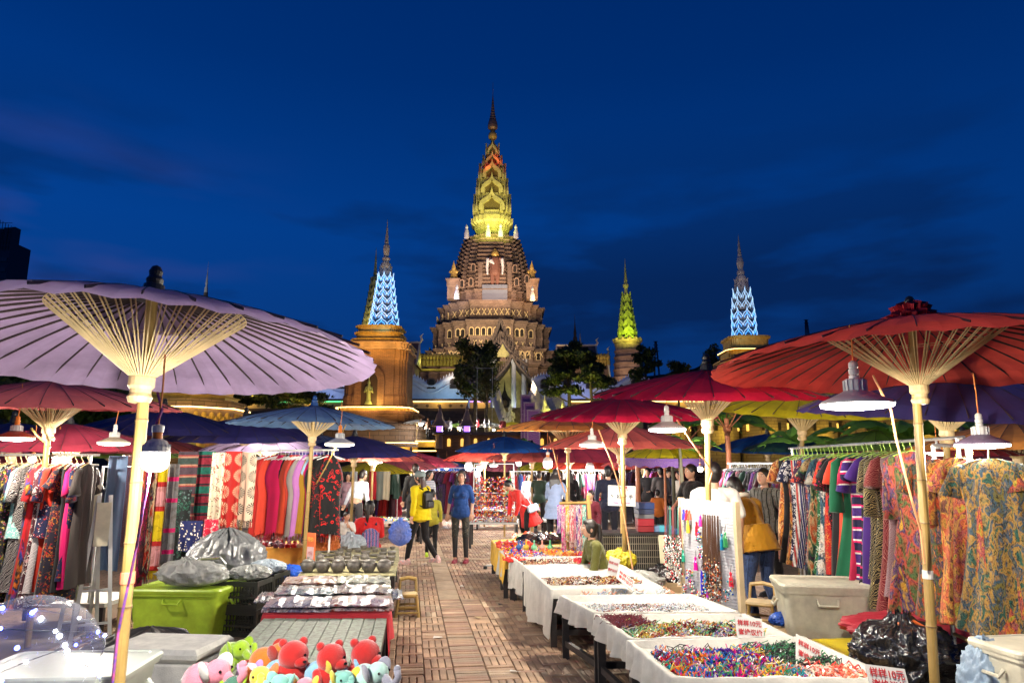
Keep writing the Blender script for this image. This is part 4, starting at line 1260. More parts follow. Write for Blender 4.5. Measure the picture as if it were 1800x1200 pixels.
# dark low roofs at far right
b = thing('market_roof','long dark tiled roof behind the navy parasol at the right edge','roof',tuple(at_y(1740,705,48)))
m = MB(); m.add([(-7,0,0),(9,0,0),(9,4,2.2),(-5.6,4,2.2),(9,8,0),(-7,8,0)],[(0,1,2,3),(3,2,4,5),(0,3,5),(1,4,2)]); m.build('roof',M_stdk,b)
m = MB(); m.beam((-5.6,4,2.3),(9,4,2.3),.18); m.beam((-7,0,0.05),(-5.6,4,2.3),.14); m.build('ridge',mat('scaffold'),b)
m = MB(); m.box((1,4,-2.5),(15,7,5)); m.build('wall',M_stdk,b)
# ---------------------------------------------------------------- trees
def leafcloud(mb,c,r,n,size,rg,cols):
 for _ in range(n):
  while True:
   v = Vector((rg.uniform(-1,1),rg.uniform(-1,1),rg.uniform(-1,1)))
   if v.length < 1: break
  v = v * (.55 + .45 * rg.random())
  p = Vector(c) + Vector((v.x * r[0],v.y * r[1],v.z * r[2]))
  s = size * rg.uniform(.5,1.3)
  E = Euler((rg.uniform(-1.2,1.2),rg.uniform(-1.2,1.2),rg.uniform(0,6.28))).to_matrix()
  mb.col = rg.choice(cols)
  mb.add([tuple(p + E @ Vector(q)) for q in ((-s,0,0),(0,-s * .45,0),(s,0,s * .15),(0,s * .45,0))],[(0,1,2,3)])
M_leaf = mat('leaves',rough=.6,vcol=True,var=0,transl=.25)
M_bark = mat('bark',(.09,.065,.045),.9,var=.3,vscale=4,bump=.5,bscale=14)
DK = [(.035,.055,.018),(.05,.075,.02),(.025,.04,.014),(.075,.095,.025)]
def tree(px,pyb,pyt,Y,wpx,label,n=1600,cols=DK,seed=0,layered=True,size=.36,name='tree',group=None):
 rg = random.Random(seed + int(px))
 p = at_y(px,pyb,Y); k = mpp(Y,8); H = zy(pyt,Y) - p.z; W = wpx * k / 2 * 1.25; n = int(n * 1.4)
 r_ = thing(name,label,'tree',tuple(p),group=group)
 t = MB()
 t.tube([(0,0,-1),(W * .03,0,H * .3),(-W * .02,0,H * .6),(0,0,H * .92)],[H * .028,H * .022,H * .014,H * .006],7)
 lim = []
 for i in range(9):
  z = H * (.30 + .065 * i); a = rg.uniform(0,6.28); L = W * (.9 - .06 * i) * rg.uniform(.7,1)
  e = Vector((math.cos(a) * L,math.sin(a) * L,z + H * .07)); lim.append(e)
  t.tube([(0,0,z - H * .04),e * .5 + Vector((0,0,z * .48)),e],[H * .010,H * .007,H * .003],5)
 t.build('trunk',M_bark,r_)
 c = MB()
 if layered:
  for i,e in enumerate(lim):
   leafcloud(c,e * .75 + Vector((0,0,e.z * .27)),(W * .42,W * .42,H * .055),n // 14,size,rg,cols)
  for i in range(5): leafcloud(c,(rg.uniform(-.3,.3) * W,rg.uniform(-.3,.3) * W,H * (.6 + .09 * i)),(W * (.62 - .09 * i),W * (.62 - .09 * i),H * .06),n // 14,size,rg,cols)
 else:
  for i in range(20):
   a = rg.uniform(0,6.28); q = rg.uniform(0,.7)
   leafcloud(c,(math.cos(a) * W * q,math.sin(a) * W * q,H * rg.uniform(.36,.88)),(W * .42,W * .42,H * .13),n // 12,size * .8,rg,cols)
 c.build('crown',M_leaf,r_)
 return r_
tree(834,742,588,64,74,'dark bushy tree left of the temple porch',2600,seed=1,layered=False,size=.30)
tree(1000,745,600,62,84,'broad layered tree right of the stairs, yellow-lit below',2400,seed=2,size=.30,cols=DK + [(.09,.10,.02)])
tree(1040,748,612,60,78,'thinner layered tree beside the hall roofs',1900,seed=3,size=.28,cols=DK + [(.10,.10,.02)])
tree(1138,722,606,70,64,'sparse layered tree right of the green-gold spire',1000,seed=4,size=.28)
tree(1193,715,632,75,40,'small rounded tree left of the right tower',800,seed=5,layered=False,size=.3)
tree(1262,700,600,95,50,'dark tree beside the gold cap of the right tower',900,seed=6,layered=False,size=.4)
tree(505,745,668,46,150,'low spreading tree left of the brick tower',1700,seed=7,size=.22,cols=DK + [(.12,.12,.02)])
tree(855,738,640,58,50,'feathery young tree in front of the porch',900,seed=9,size=.2,cols=[(.10,.09,.03),(.06,.07,.03)])
for i,(px,pb,pt,Y,w,lab) in enumerate(((30,790,640,40,130,'dark tree mass at the far left edge'),(120,790,652,42,150,'dark bushy tree above the left pink parasol'),
  (215,790,655,44,140,'dark tree left of the lilac parasol pole'),(300,760,665,50,150,'dark tree behind the octagonal shrine'),(420,730,664,60,130,'dark tree with amber lights right of the shrine'),
  (1470,760,650,58,150,'dark tree behind the big red parasol'),(1580,770,648,60,150,'dark tree right of the red parasol pole'),(1380,740,655,62,90,'dark tree right of the right tower'))):
 tree(px,pb,pt,Y,w,lab,2600,seed=20 + i,layered=False,size=.30)
lamp_light(at_y(1000,712,58),520,(.9,.9,.15),.3); lamp_light(at_y(838,700,60),90,(.8,.9,.3),.3); lamp_light(at_y(1035,735,56),100,(1,.85,.3),.3)
lamp_light(at_y(500,725,44),120,(1,.75,.15),.2)
lamp_light(at_y(838,668,61),60,(.3,.1,1),.2); lamp_light(at_y(450,684,57),220,(1,.65,.1),.2)
lamp_light(at_y(150,756,34),120,(.1,1,.35),.2); lamp_light(at_y(20,735,36),120,(1,.8,.2),.2); lamp_light(at_y(100,700,34),60,(.7,.9,.3),.2)
lamp_light(at_y(1360,690,50),160,(1,.85,.5),.2)
# banners glowing green among the trees
for px,py in ((150,766),(222,755),(160,775)):
 p = at_y(px,py,33)
 o = MB().box((0,0,0),(.22,.05,.5)).build('light_sign',M_led_green); o.location = p; tag(o,'small glowing green sign %s' % {150: 'deep among the left trees',222: 'hanging left of the lilac parasol pole',160: 'low between two dark umbrellas'}[px],'sign')
# banana plants, lit from the stalls
def banana(px,py,Y,n,L,label,seed):
 rg = random.Random(seed); p = at_y(px,py,Y)
 r_ = thing('banana_plant',label,'plant',(p.x,p.y,0))
 t = MB(); t.tube([(0,0,0),(.02,0,p.z * .5),(0,0,p.z)],[.055,.045,.03],8); t.build('stem',mat('banana stem',(.07,.06,.03),.7,var=.2),r_)
 for i in range(n):
  a = 2 * math.pi * i / n + rg.uniform(-.3,.3); Li = L * rg.uniform(.8,1.15); w = L * .17; up = rg.uniform(.35,.8)
  b = MB(); cs = []
  for j in range(11):
   q = j / 10; rr = Li * q; z = p.z + up * Li * math.sin(q * 2.2) * .55 - q * q * Li * .35
   cs.append(Vector((math.cos(a) * rr,math.sin(a) * rr,z)))
  sd = Vector((-math.sin(a),math.cos(a),0)); vs,fs = [],[]
  for j,c in enumerate(cs):
   q = j / 10; ww = w * math.sin(min(1,q * 1.15) * math.pi) ** .6 * (1 - .25 * (j % 2)) if 0 < j < 10 else .01
   vs += [tuple(c - sd * ww - Vector((0,0,ww * .5))),tuple(c),tuple(c + sd * ww - Vector((0,0,ww * .5)))]
  for j in range(10):
   k = 3 * j; fs += [(k,k + 1,k + 4,k + 3),(k + 1,k + 2,k + 5,k + 4)]
  b.add(vs,fs); b.build('leaf',M_ban_leaf,r_)
M_ban_leaf = mat('banana leaf',(.13,.28,.035),.5,var=.2,vscale=5,transl=.35)
banana(1178,745,16.5,8,1.5,'banana plant with drooping leaves between crimson and yellow parasols',1)
banana(1275,748,15,8,1.3,'banana plant beside the rusty orange pole',2)
banana(1195,788,13.5,7,.9,'low banana plant under the crimson parasol',3)
banana(1405,780,12.0,8,.95,'banana plant behind the yellow parasol pole',4)
banana(1530,715,13.0,8,1.7,'large banana plant behind the navy parasol',5)
banana(1600,770,11.5,8,1.5,'banana plant above the green hangers',6)
banana(912,782,24,6,.8,'small bright banana plant left of the orange parasol',7)
for i,(px,py,w,h,m_) in enumerate(((770,1120,.05,.03,'white card'),(840,1085,.04,.05,'cardboard'),(905,1180,.05,.02,'white card'),(735,1040,.03,.04,'cardboard'),(812,1030,.04,.02,'white card'),(880,1062,.03,.03,'dark rib'))):
 p = at_z(px,py,.018); b = MB(); b.add([(-w,-h,0),(w,-h * .7,.008),(w * .8,h,.002),(-w * .9,h * .8,.012),(-w,-h,.002),(w,-h * .7,.010),(w * .8,h,.004),(-w * .9,h * .8,.014)],[(3,2,1,0),(4,5,6,7),(0,1,5,4),(1,2,6,5),(2,3,7,6),(3,0,4,7)])
 o = b.build('paper_scrap',mat('scrap ' + m_,{'white card': (.6,.58,.52),'cardboard': (.42,.3,.16),'dark rib': (.06,.05,.05)}[m_],.8)); o.location = p; o.rotation_euler = (0,0,i * 1.3)
 tag(o,('crumpled white scrap left of the plank strip','brown paper scrap on the strip','white scrap near the black table rail','brown leaf by the bamboo stool','white scrap behind the bamboo stool','dark scrap right of the strip')[i],'litter')
# ================================================================ PARASOLS AND LAMPS
M_bam = mat('bamboo',(.40,.26,.08),.42,var=.36,vscale=5,stretch=(1,1,.25),bump=.12,bscale=30)
M_bamd = mat('bamboo node',(.20,.12,.05),.6,var=.3,vscale=20)
M_bam2 = mat('split bamboo',(.66,.50,.26),.5,var=.15,vscale=12)
M_rib = mat('dark rib',(.055,.035,.03),.6,var=.2,vscale=20)
M_blackpl = mat('black plastic',(.02,.02,.022),.35,var=.05)
M_knot = mat('turned wood',(.58,.42,.22),.45,var=.2,vscale=20)
def paper(name,col,tl=.26):
 return mat('oiled paper ' + name,col,.55,var=.16,vscale=2.6,col2=tuple(x * .66 for x in col),transl=tl,spec=.3,bump=.08,bscale=20)
PAP = dict(lilac=(.50,.36,.56),red=(.92,.10,.065),rose=(.66,.15,.15),blue=(.22,.40,.66),navy=(.045,.04,.17),crimson=(.40,.008,.035),
   orange=(.80,.30,.06),deepblue=(.02,.10,.36),maroon=(.28,.03,.05),salmon=(.66,.13,.10),yellow=(.88,.70,.02),cream=(.70,.62,.45),
   purple=(.16,.06,.26),green=(.25,.42,.08),white=(.62,.64,.62),brown=(.14,.04,.04),darkgreen=(.03,.09,.06))
def parasol(px,py_r,Y,R_,col,label,tilt=(0,0),n=32,rise=.27,detail=2,z=None,ruffle=False,group='oiled paper parasols over the stalls',strut=.40,polecol=None,sag=0,cat='parasol',fringe=None,tape=None,kdf=.11,pb=0):
 """px,py_r: where the runner knob shows; Y metres ahead; tilt in degrees about x and y"""
 pr = at_y(px,py_r,Y)
 kd = R_ * kdf                                   # knob below the rim plane
 TM = Euler((rad(tilt[0]),rad(tilt[1]),0)).to_matrix().to_4x4()
 ax = (TM @ Vector((0,0,1,0))).to_3d()
 zr_ = pr.z if z is None else z
 base = Vector((pr.x,pr.y,zr_)) - ax * (zr_ / ax.z) + Vector((pb,0,0))
 root = thing('parasol',label,cat,base,group=group)
 M = Matrix.Translation(Vector((pr.x,pr.y,zr_)) + ax * kd - base) @ TM      # rim-plane frame relative to base
 def Fb(): b = MB(); b.M = M; return b
 prof = lambda t: rise * R_ * (1 - t ** 1.3)
 # canopy
 b = Fb(); N = n * 2; tt = (.03,.14,.3,.5,.7,.86,1.0)
 vs,fs = [],[]
 rr_ = random.Random(int(px * 7))
 for j,t in enumerate(tt):
  for i in range(N):
   a = 2 * math.pi * i / N
   s_ = (-.010 if i % 2 else 0) * t * R_
   rr = R_ * t * (1 - (.012 if (i % 2 and t == 1) else 0))
   vs.append((rr * math.cos(a),rr * math.sin(a),prof(t) + s_ - (.02 * R_ if t == 1 else 0) * 1 + rr_.uniform(-1,1) * .002 * t))
 for j in range(len(tt) - 1):
  for i in range(N):
   a,c = j * N + i,j * N + (i + 1) % N
   fs.append((a,c,c + N,a + N))
 b.add(vs,fs); can = b.build('canopy',col if not isinstance(col,str) else paper(col,PAP[col],.42 if col in ('red','yellow') else .26),root,smooth=False)
 # ribs and struts
 def ribmesh(a=0):
  q = MB(); pts = [(R_ * t,0,prof(t) - .004) for t in (.05,.3,.6,.8,.985)]
  for p0,p1 in zip(pts,pts[1:]): q.beam(p0,p1,.004 + .001 * R_,.013)
  return q
 def strutmesh():
  q = MB(); t = strut
  for o_ in (-.008,.008): q.beam((.05,o_ * .6,-kd),(R_ * t,o_ * 1.4,prof(t) - .012),.006,.005)
  return q
 if detail >= 2:
  rm,sm = ribmesh().mesh('rib',M_rib),strutmesh().mesh('strut',M_bam2)
  for i in range(n):
   Ri = M @ Matrix.Rotation(2 * math.pi * i / n,4,'Z')
   link('rib',rm,root,M=Ri); link('strut',sm,root,M=Ri)
 else:
  for fn,nm,m_ in ((ribmesh,'rib',M_rib),(strutmesh,'strut',M_bam2)):
   o = MB(); src = fn()
   for i in range(n):
    o.M = M @ Matrix.Rotation(2 * math.pi * i / n,4,'Z'); o.add(src.v,src.f)
   stuff(o.build(nm,m_,root))
 if detail >= 2:
  t_ = Fb()                                   # ring of thread where the struts meet the ribs
  for t in (strut,strut * .93):
   t_.tube([(R_ * t * math.cos(2 * math.pi * i / 40),R_ * t * math.sin(2 * math.pi * i / 40),prof(t) - .014) for i in range(41)],.0022,3,False)
  t_.build('thread',M_bam2,root)
 b = Fb(); b.lathe([(.035,-kd - .13),(.052,-kd - .125),(.060,-kd - .10),(.050,-kd - .08),(.050,-kd - .06),(.062,-kd - .045),(.062,-kd + .0),(.05,-kd + .012)],16)
 b.build('runner',M_knot,root,smooth=False)
 b = Fb(); h = rise * R_
 b.lathe([(.10,h - .03),(.10,h - .012),(.055,h + .0),(.05,h + .05),(.038,h + .055),(.043,h + .08),(.03,h + .1),(.034,h + .125),(.022,h + .15),(.004,h + .16)],14)
 b.build('finial',M_blackpl if col not in ('blue',) else mat('blue cap',(.02,.10,.34),.5),root)
 if ruffle:
  b = Fb()
  vs,fs = [],[]
  for j,(rr,zz) in enumerate(((.05,.12),(.12,.09),(.10,.05),(.17,.02),(.14,-.02))):
   for i in range(36):
    a = 2 * math.pi * i / 36; q = 1 + (.16 * math.sin(i * 2.6) if j > 0 else 0); vs.append((rr * q * math.cos(a),rr * q * math.sin(a),h + zz - .01 + .01 * math.sin(i * 1.7)))
  for j in range(4):
   for i in range(36): a,c = j * 36 + i,j * 36 + (i + 1) % 36; fs.append((a,c,c + 36,a + 36))
  b.add(vs,fs); b.build('ruffle',mat('red cloth',(.45,.01,.02),.8),root)
 if fringe:
  b = Fb(); vs,fs = [],[]
  n_ = 96
  for j,(rr,zz) in enumerate(((1.0,.0),(1.01,-.07),(1.0,-.19))):
   for i in range(n_):
    a = 2 * math.pi * i / n_; vs.append((R_ * rr * math.cos(a),R_ * rr * math.sin(a),zz * .8 - (.03 if (i % 4 < 2 and j == 2) else 0)))
  for j in range(2):
   for i in range(n_): a,c = j * n_ + i,j * n_ + (i + 1) % n_; fs.append((a,c,c + n_,a + n_))
  b.add(vs,fs); b.build('fringe',fringe,root)
 # pole with nodes
 top = Vector((pr.x,pr.y,zr_)) + ax * (kd + h * .96) - base
 L = top.length; d = top.normalized(); pf = []; r0 = .031 if detail >= 2 else .028
 z_ = 0.0; k = 0; rp = random.Random(int(px))
 while z_ < L - .05:
  L1 = min(L,z_ + rp.uniform(.28,.40)); q = r0 * (1 - .12 * z_ / L)
  pf += [(q,z_),(q * .97,z_ + .02),(q * .97,L1 - .025),(q * 1.06,L1 - .008)]
  z_ = L1
 b = MB(); b.lathe(pf,12,axis=d); b.build('pole',polecol or M_bam,root)
 if detail >= 2:
  b = MB()
  for i_ in range(3,len(pf) - 1,4): b.lathe([(pf[i_][0] * 1.01,pf[i_][1] - .004),(pf[i_][0] * 1.035,pf[i_][1]),(pf[i_][0] * 1.01,pf[i_][1] + .004)],12,axis=d,caps=False)
  stuff(b.build('node',M_bamd,root))
  if tape:
   b = MB(); b.lathe([(r0 * 1.03,tape[0]),(r0 * 1.07,tape[0] + .005),(r0 * 1.07,tape[0] + .05),(r0 * 1.03,tape[0] + .055)],12,axis=d,caps=False); b.build('tape',tape[1],root)
 root['_M'] = 1; del root['_M']
 return root,M,base
P = 'oiled paper parasols over the stalls'
parasol(250,664,3.45,1.17,'lilac','huge lilac parasol in the left foreground seen from below',(-3.0,0.1),n=40,pb=.10,tape=(1.16,mat('orange tape',(.75,.20,.10),.5)))
parasol(1615,678,4.75,1.40,'red','huge scarlet parasol with red cloth ruffle in the right foreground',(-1.0,0.6),n=36,ruffle=True,rise=.24,pb=-.12,tape=(.98,mat('white tape',(.7,.66,.6),.5)))
parasol(86,752,6.9,1.2,'rose','faded rose-red parasol over the left clothes rack',(3.5,1),n=30,rise=.22,kdf=.18)
parasol(549,768,10.1,1.2,'blue','light blue parasol with a deep blue cap over the shawl rack',(.5,1),n=30,rise=.22,kdf=.16)
parasol(1243,738,6.7,1.12,'crimson','crimson parasol over the pegboard, nearest of the two crimson ones',(7.2,0),n=28,rise=.22,kdf=.22)
parasol(1094,763,8.7,1.17,'crimson','crimson parasol above the bead tables, left of its bigger twin',(6.4,-.5),n=28,rise=.20,kdf=.20)
parasol(998,782,12.0,1.25,'orange','orange parasol above the hanging-scarf stand',(2.5,0),n=28,rise=.20,kdf=.22)
parasol(1410,757,9.4,1.25,'yellow','bright yellow parasol behind the right clothes rack',(9.5,1),n=28,rise=.24,kdf=.24)
parasol(1664,757,6.3,1.28,'navy','worn navy parasol directly behind the scarlet one',(6.5,2.5),n=28,rise=.36)
M_orpole = mat('rust painted pole',(.45,.15,.06),.5,var=.15)
FAR = [ # px, py runner, Y, R, colour, label, tilt, detail
 (285,770,11.0,1.25,'navy','dark navy parasol behind the big lamp bulb',(5,2)),
 (430,782,11.6,1.25,'navy','dark navy parasol tucked left of the light blue one',(5.5,1)),
 (468,806,12.5,1.2,'lilac','small lilac parasol above the sunburst scarves',(.5,0)),
 (560,806,14.0,1.25,'cream','cream parasol behind the light blue one',(0,0)),
 (622,808,13.2,1.2,'navy','dark navy parasol right of the hanging shawls',(4,1)),
 (655,818,16.0,1.2,'salmon','salmon parasol peeping out under the navy one',(1,0)),
 (20,802,9.4,1.2,'navy','dark navy parasol low at the left edge',(4,0)),
 (116,806,9.0,1.2,'maroon','dusky maroon parasol low behind the rose-red one',(2,0)),
 (30,822,14,1.2,'red','bright red parasol far behind the left rack',(0,0)),
 (200,814,13,1.2,'green','pale green parasol behind the left hanging lamp',(1,0)),
 (240,806,12,1.2,'rose','dusty pink parasol behind the left hanging lamp',(2,0)),
 (887,800,17.5,1.25,'deepblue','royal blue parasol right of the centre aisle',(3.5,0)),
 (852,815,20.5,1.25,'red','bright red parasol left of the royal blue one',(2.5,0)),
 (935,815,19,1.3,'salmon','salmon parasol right of the royal blue one',(3,0)),
 (1000,818,19.5,1.9,'maroon','wide maroon parasol behind the orange one',(3,0)),
 (1090,800,11.2,1.3,'salmon','salmon parasol half hidden below the crimson ones',(1,0)),
 (1040,830,22,1.6,'red','red and blue low parasol behind the scarf stand',(2,0)),
 (1350,800,16,1.3,'deepblue','bright blue parasol behind the dark clothes rack',(5,0)),
 (1395,800,15,1.1,'darkgreen','dark green parasol behind the yellow one',(3,0)),
 (1696,806,8.6,.62,'maroon','small dark maroon parasol beyond the right rack rail',(3,0)),
 (1790,806,8.3,1.2,'orange','dark orange parasol at the right edge',(1,0)),
 (1745,822,11,1.0,'rose','pink-red parasol low at the right edge',(4,0)),
 (1545,803,12,1.25,'green','long pale green parasol behind the green hangers',(1,0)),
 (722,826,23,1.6,'maroon','wide dusky maroon parasol at the end of the aisle',(4,0)),
 (770,832,26,1.5,'deepblue','blue parasol at the end of the aisle',(4,0)),
 (800,830,28,1.4,'yellow','yellow parasol at the end of the aisle',(4,0)),
 (835,828,30,1.5,'green','lime parasol at the end of the aisle',(4,0)),
 (690,830,20,1.3,'rose','pink parasol behind the seated woman in red',(3,0)),
 (650,838,19,1.2,'yellow','glowing yellow parasol behind the shawl rack',(1,0)),
 (910,830,26,1.4,'rose','dusky rose parasol behind the trinket stand',(4,0)),
 (970,830,25,1.3,'yellow','orange-yellow parasol behind the hanging bulb',(4,0)),
 (1130,826,21,1.4,'rose','rose parasol behind the wire crate sign',(3,0)),
 (1470,812,20,1.4,'rose','plum parasol behind the dark clothes rack',(4,0)),
]
for i,(px,py,Y,R_,c,lab,tl) in enumerate(FAR):
 parasol(px,py,Y,R_,c,lab,tl,n=24,detail=1,rise=.27)
parasol(1168,812,14.5,.95,'yellow','yellow parasol with purple lace fringe beside the rust pole',(2.5,0),n=20,detail=1,rise=.32,fringe=fabric('paisley',[(.06,.02,.13),(.10,.04,.18),(.30,.20,.08)],3),polecol=M_orpole)
# parasols up on the terrace
for px,py,c,lab in ((862,751,'white','small white parasol on the upper terrace'),(900,750,'yellow','small yellow parasol on the upper terrace'),(805,752,'green','small lime parasol on the upper terrace'),(770,746,'deepblue','small blue parasol on the upper terrace'),(733,746,'white','small grey parasol beside the terrace spotlight')):
 pr = at_y(px,py,56)
 r_,M_,b_ = parasol(px,py,56,1.15,c,lab,(0,0),n=16,detail=1,rise=.25)
 for ch in r_.children:
  if ch.name.startswith('pole'): pass
# bare rust-coloured posts of the right-hand arcade
for i,(px,y0,y1,Y) in enumerate(((1283,735,840,14.0),(1200,770,880,16.0),(1122,775,870,17.0))):
 p = at_y(px,y1,Y)
 r_ = thing('wooden_post',('rust-painted post with forked top beside the banana plant','rust-painted post behind the purple-fringed parasol','rust-painted post behind the wire crate')[i],'post',(p.x,p.y,0))
 h = zy(y0,Y); b = MB(); b.lathe([(.06,0),(.055,h - .3),(.08,h - .26),(.08,h - .2),(.05,h - .16),(.05,h)],10); b.build('post',M_orpole,r_)
 b = MB()
 for a in range(5): b.beam((0,0,h - .25),(.5 * math.cos(a * 1.257),.5 * math.sin(a * 1.257),h + .25),.02)
 b.build('fork',M_orpole,r_)
# ---------------------------------------------------------------- lamps
M_porc = mat('white porcelain',(.72,.72,.70),.35,var=.05)
M_glow = emis('lamp diffuser',(1,.96,.86),14)
M_glow2 = emis('lamp diffuser soft',(1,.88,.62),7)
M_cord = mat('yellow cord',(.55,.38,.10),.6,var=0)
M_cordr = mat('orange cord',(.80,.25,.05),.6,var=0)
M_orange = mat('orange socket',(.85,.25,.03),.5,var=0)
def pendant(px,py,Y,w,shade,watts,label,cordlen=.35,glow=None,tiltdeg=0,col=(1,.91,.76),spread=1.0,socket=None,leds=True):
 """flat cone LED lamp, py = row of its bright rim, w = rim width in pixels"""
 p = at_y(px,py,Y); R_ = w * mpp(Y,2) / 2
 r_ = thing('hanging_lamp',label,'lamp',p,group='hanging lamps')
 b = MB(); b.lathe([(R_,.005),(R_ * .96,.02),(R_ * .62,R_ * .26),(R_ * .34,R_ * .40),(R_ * .30,R_ * .42)],28); b.build('shade',shade,r_,smooth=True)
 b = MB(); b.lathe([(R_ * .97,.004),(R_ * .96,-.010),(R_ * .75,-.018),(R_ * .4,-.024),(.001,-.026)],28); b.build('diffuser',glow or M_glow,r_)
 b = MB()
 b.lathe([(R_ * .28,R_ * .40),(R_ * .29,R_ * .44),(R_ * .29,R_ * .72),(R_ * .25,R_ * .76)],20)
 for i in range(14):
  a = 2 * math.pi * i / 14; b.box((R_ * .30 * math.cos(a),R_ * .30 * math.sin(a),R_ * .57),(R_ * .05,R_ * .02,R_ * .30),rz=a)
 b.build('heat_sink',M_porc,r_)
 b = MB(); b.lathe([(R_ * .13,R_ * .74),(R_ * .14,R_ * .86),(R_ * .10,R_ * .88),(R_ * .14,R_ * .92),(R_ * .14,R_ * 1.04),(R_ * .10,R_ * 1.06),(R_ * .13,R_ * 1.10),(R_ * .12,R_ * 1.24),(R_ * .05,R_ * 1.30)],14); b.build('socket',socket or M_porc,r_)
 b = MB(); b.tube([(0,0,R_ * 1.28),(.01,.01,R_ * 1.28 + cordlen * .5),(0,0,R_ * 1.28 + cordlen)],.004,5); b.build('cord',M_cordr,r_)
 lamp_light((0,0,-.065),watts,col,.03,r_)
 return r_
def bulb(px,py,Y,d,watts,label,cordlen=.3,neck=None,col=(1,.95,.86),full=True,glow=None):
 """LED bulb, py = centre of glowing part, d = its width in pixels"""
 p = at_y(px,py,Y); r = d * mpp(Y,1.8) / 2
 r_ = thing('led_bulb',label,'bulb',p,group='bare hanging bulbs')
 b = MB(); b.lathe([(.001,-r * .95),(r * .5,-r * .92),(r * .85,-r * .72),(r,-r * .3),(r,r * .5)],20); b.build('globe',glow or M_glow,r_,smooth=True)
 b = MB(); b.lathe([(r,r * .5),(r * .98,r * .9),(r * .7,r * 1.35),(r * .42,r * 1.5)],20)
 for i in range(18):
  a = 2 * math.pi * i / 18; b.box((r * .96 * math.cos(a),r * .96 * math.sin(a),r * .8),(r * .08,r * .03,r * .6),rz=a)
 b.build('heat_sink',M_porc,r_)
 b = MB(); b.lathe([(r * .36,r * 1.48),(r * .36,r * 2.0)],14); b.build('socket',neck or M_orange,r_)
 b = MB(); b.lathe([(r * .42,r * 2.0),(r * .44,r * 2.5),(r * .15,r * 2.62)],14); b.build('cap',M_porc,r_)
 b = MB(); b.tube([(0,0,r * 2.6),(.004,0,r * 2.6 + cordlen * .5),(0,.0,r * 2.6 + cordlen)],.004,5); b.build('cord',M_cordr,r_)
 lamp_light((0,0,-r * 1.25),watts,col,r * .6,r_)
 return r_
M_shw = mat('white enamel shade',(.66,.62,.60),.35,var=.05)
M_shr = mat('red enamel shade',(.48,.09,.05),.4,var=.05)
M_shp = mat('violet enamel shade',(.20,.15,.24),.4,var=.05)
GAIN = 1.35
bulb(273,806,2.9,46,165 * GAIN,'big blazing LED bulb hanging beside the lilac parasol pole',.30)
pendant(1506,712,4.0,122,M_shw,120 * GAIN,'large white pendant lamp under the scarlet parasol',.22)
pendant(1173,755,6.5,66,M_shw,150 * GAIN,'white pendant lamp under the nearer crimson parasol',.10)
pendant(1041,782,8.6,46,M_shw,140 * GAIN,'white pendant lamp under the farther crimson parasol',.12)
pendant(200,779,7.6,52,mat('cream shade',(.60,.55,.40),.4),120 * GAIN,'warm pendant lamp behind the lilac parasol pole',.3,glow=M_glow2)
pendant(27,770,6.3,60,M_shr,85 * GAIN,'red-shaded pendant lamp at the left edge',.3,socket=M_orange,glow=M_glow2)
pendant(597,781,8.4,52,M_shw,140 * GAIN,'white pendant lamp with orange socket under the light blue parasol',.3,socket=M_orange,glow=M_glow2)
pendant(1726,782,5.0,86,M_shp,75 * GAIN,'violet-grey pendant lamp beyond the right rack',.3)
pendant(1648,796,7.2,34,M_shr,70 * GAIN,'small pendant lamp behind the scarlet parasol pole',.2)
bulb(963,815,12.2,16,160 * GAIN,'bare bulb hanging left of the orange parasol pole',.35)
bulb(980,838,15,11,110 * GAIN,'low bare bulb right of the woman in grey-blue',.3)
bulb(470,790,11.8,20,120 * GAIN,'bare bulb above the sunburst scarves',.1)
bulb(57,806,8.4,12,70 * GAIN,'first bare bulb behind the left clothes rack',.3)
bulb(99,808,8.6,12,70 * GAIN,'second bare bulb behind the left clothes rack',.3)
pendant(648,800,14.5,24,M_shw,130 * GAIN,'pendant lamp left of the aisle above the man in white',.3)
pendant(661,812,16,22,M_shr,110 * GAIN,'lower pendant lamp left of the aisle',.3)
pendant(868,818,16.5,14,M_shw,70 * GAIN,'small pendant lamp by the trinket stand',.4)
for i,(px,py,Y,d,lab) in enumerate(((740,826,22,9,'far bulb left of the striped shirt'),(785,820,24,9,'bluish far bulb above the aisle'),(824,820,22,13,'bright far bulb beside the blue-sweater woman'),
  (843,822,20,11,'bright far bulb right of the aisle'),(912,814,20,9,'far bulb above the woman in red coat'),(1037,822,19,13,'far bulb left of the man in navy'),
  (1231,824,12.5,9,'far bulb left of the dark clothes rack'),(645,818,21,10,'far bulb behind the seated child'),(1156,836,21,8,'far bulb above the distant shoppers'))):
 bulb(px,py,Y,d,170 * GAIN,lab,.3,col=(1,.95,.88) if i != 1 else (.6,.75,1))
for px,py in ((740,745),(806,752),(868,755),(825,742)):
 bulb(px,py,54.5,4.2 if px != 740 else 7,330,'tiny bright bulb on the upper terrace, %s' % {740: 'brightest and leftmost',806: 'under the lime parasol',868: 'under the white parasol',825: 'by the right lantern post'}[px],.1)
for i,(px,py) in enumerate(((1157,726),(1199,724),(1180,731),(1386,710),(958,752),(1098,728))):
 o = MB().ball((0,0,0),.045,8,6).build('fairy_bulb',emis('fairy bulb',(1,.85,.55),10)); o.location = at_y(px,py,14); tag(o,'small round garland bulb ' + ('between the two crimson parasols, left','between the two crimson parasols, right','between the two crimson parasols, lowest','at the edge of the yellow parasol','above the orange parasol','above the farther crimson parasol')[i],'bulb','garland bulbs')
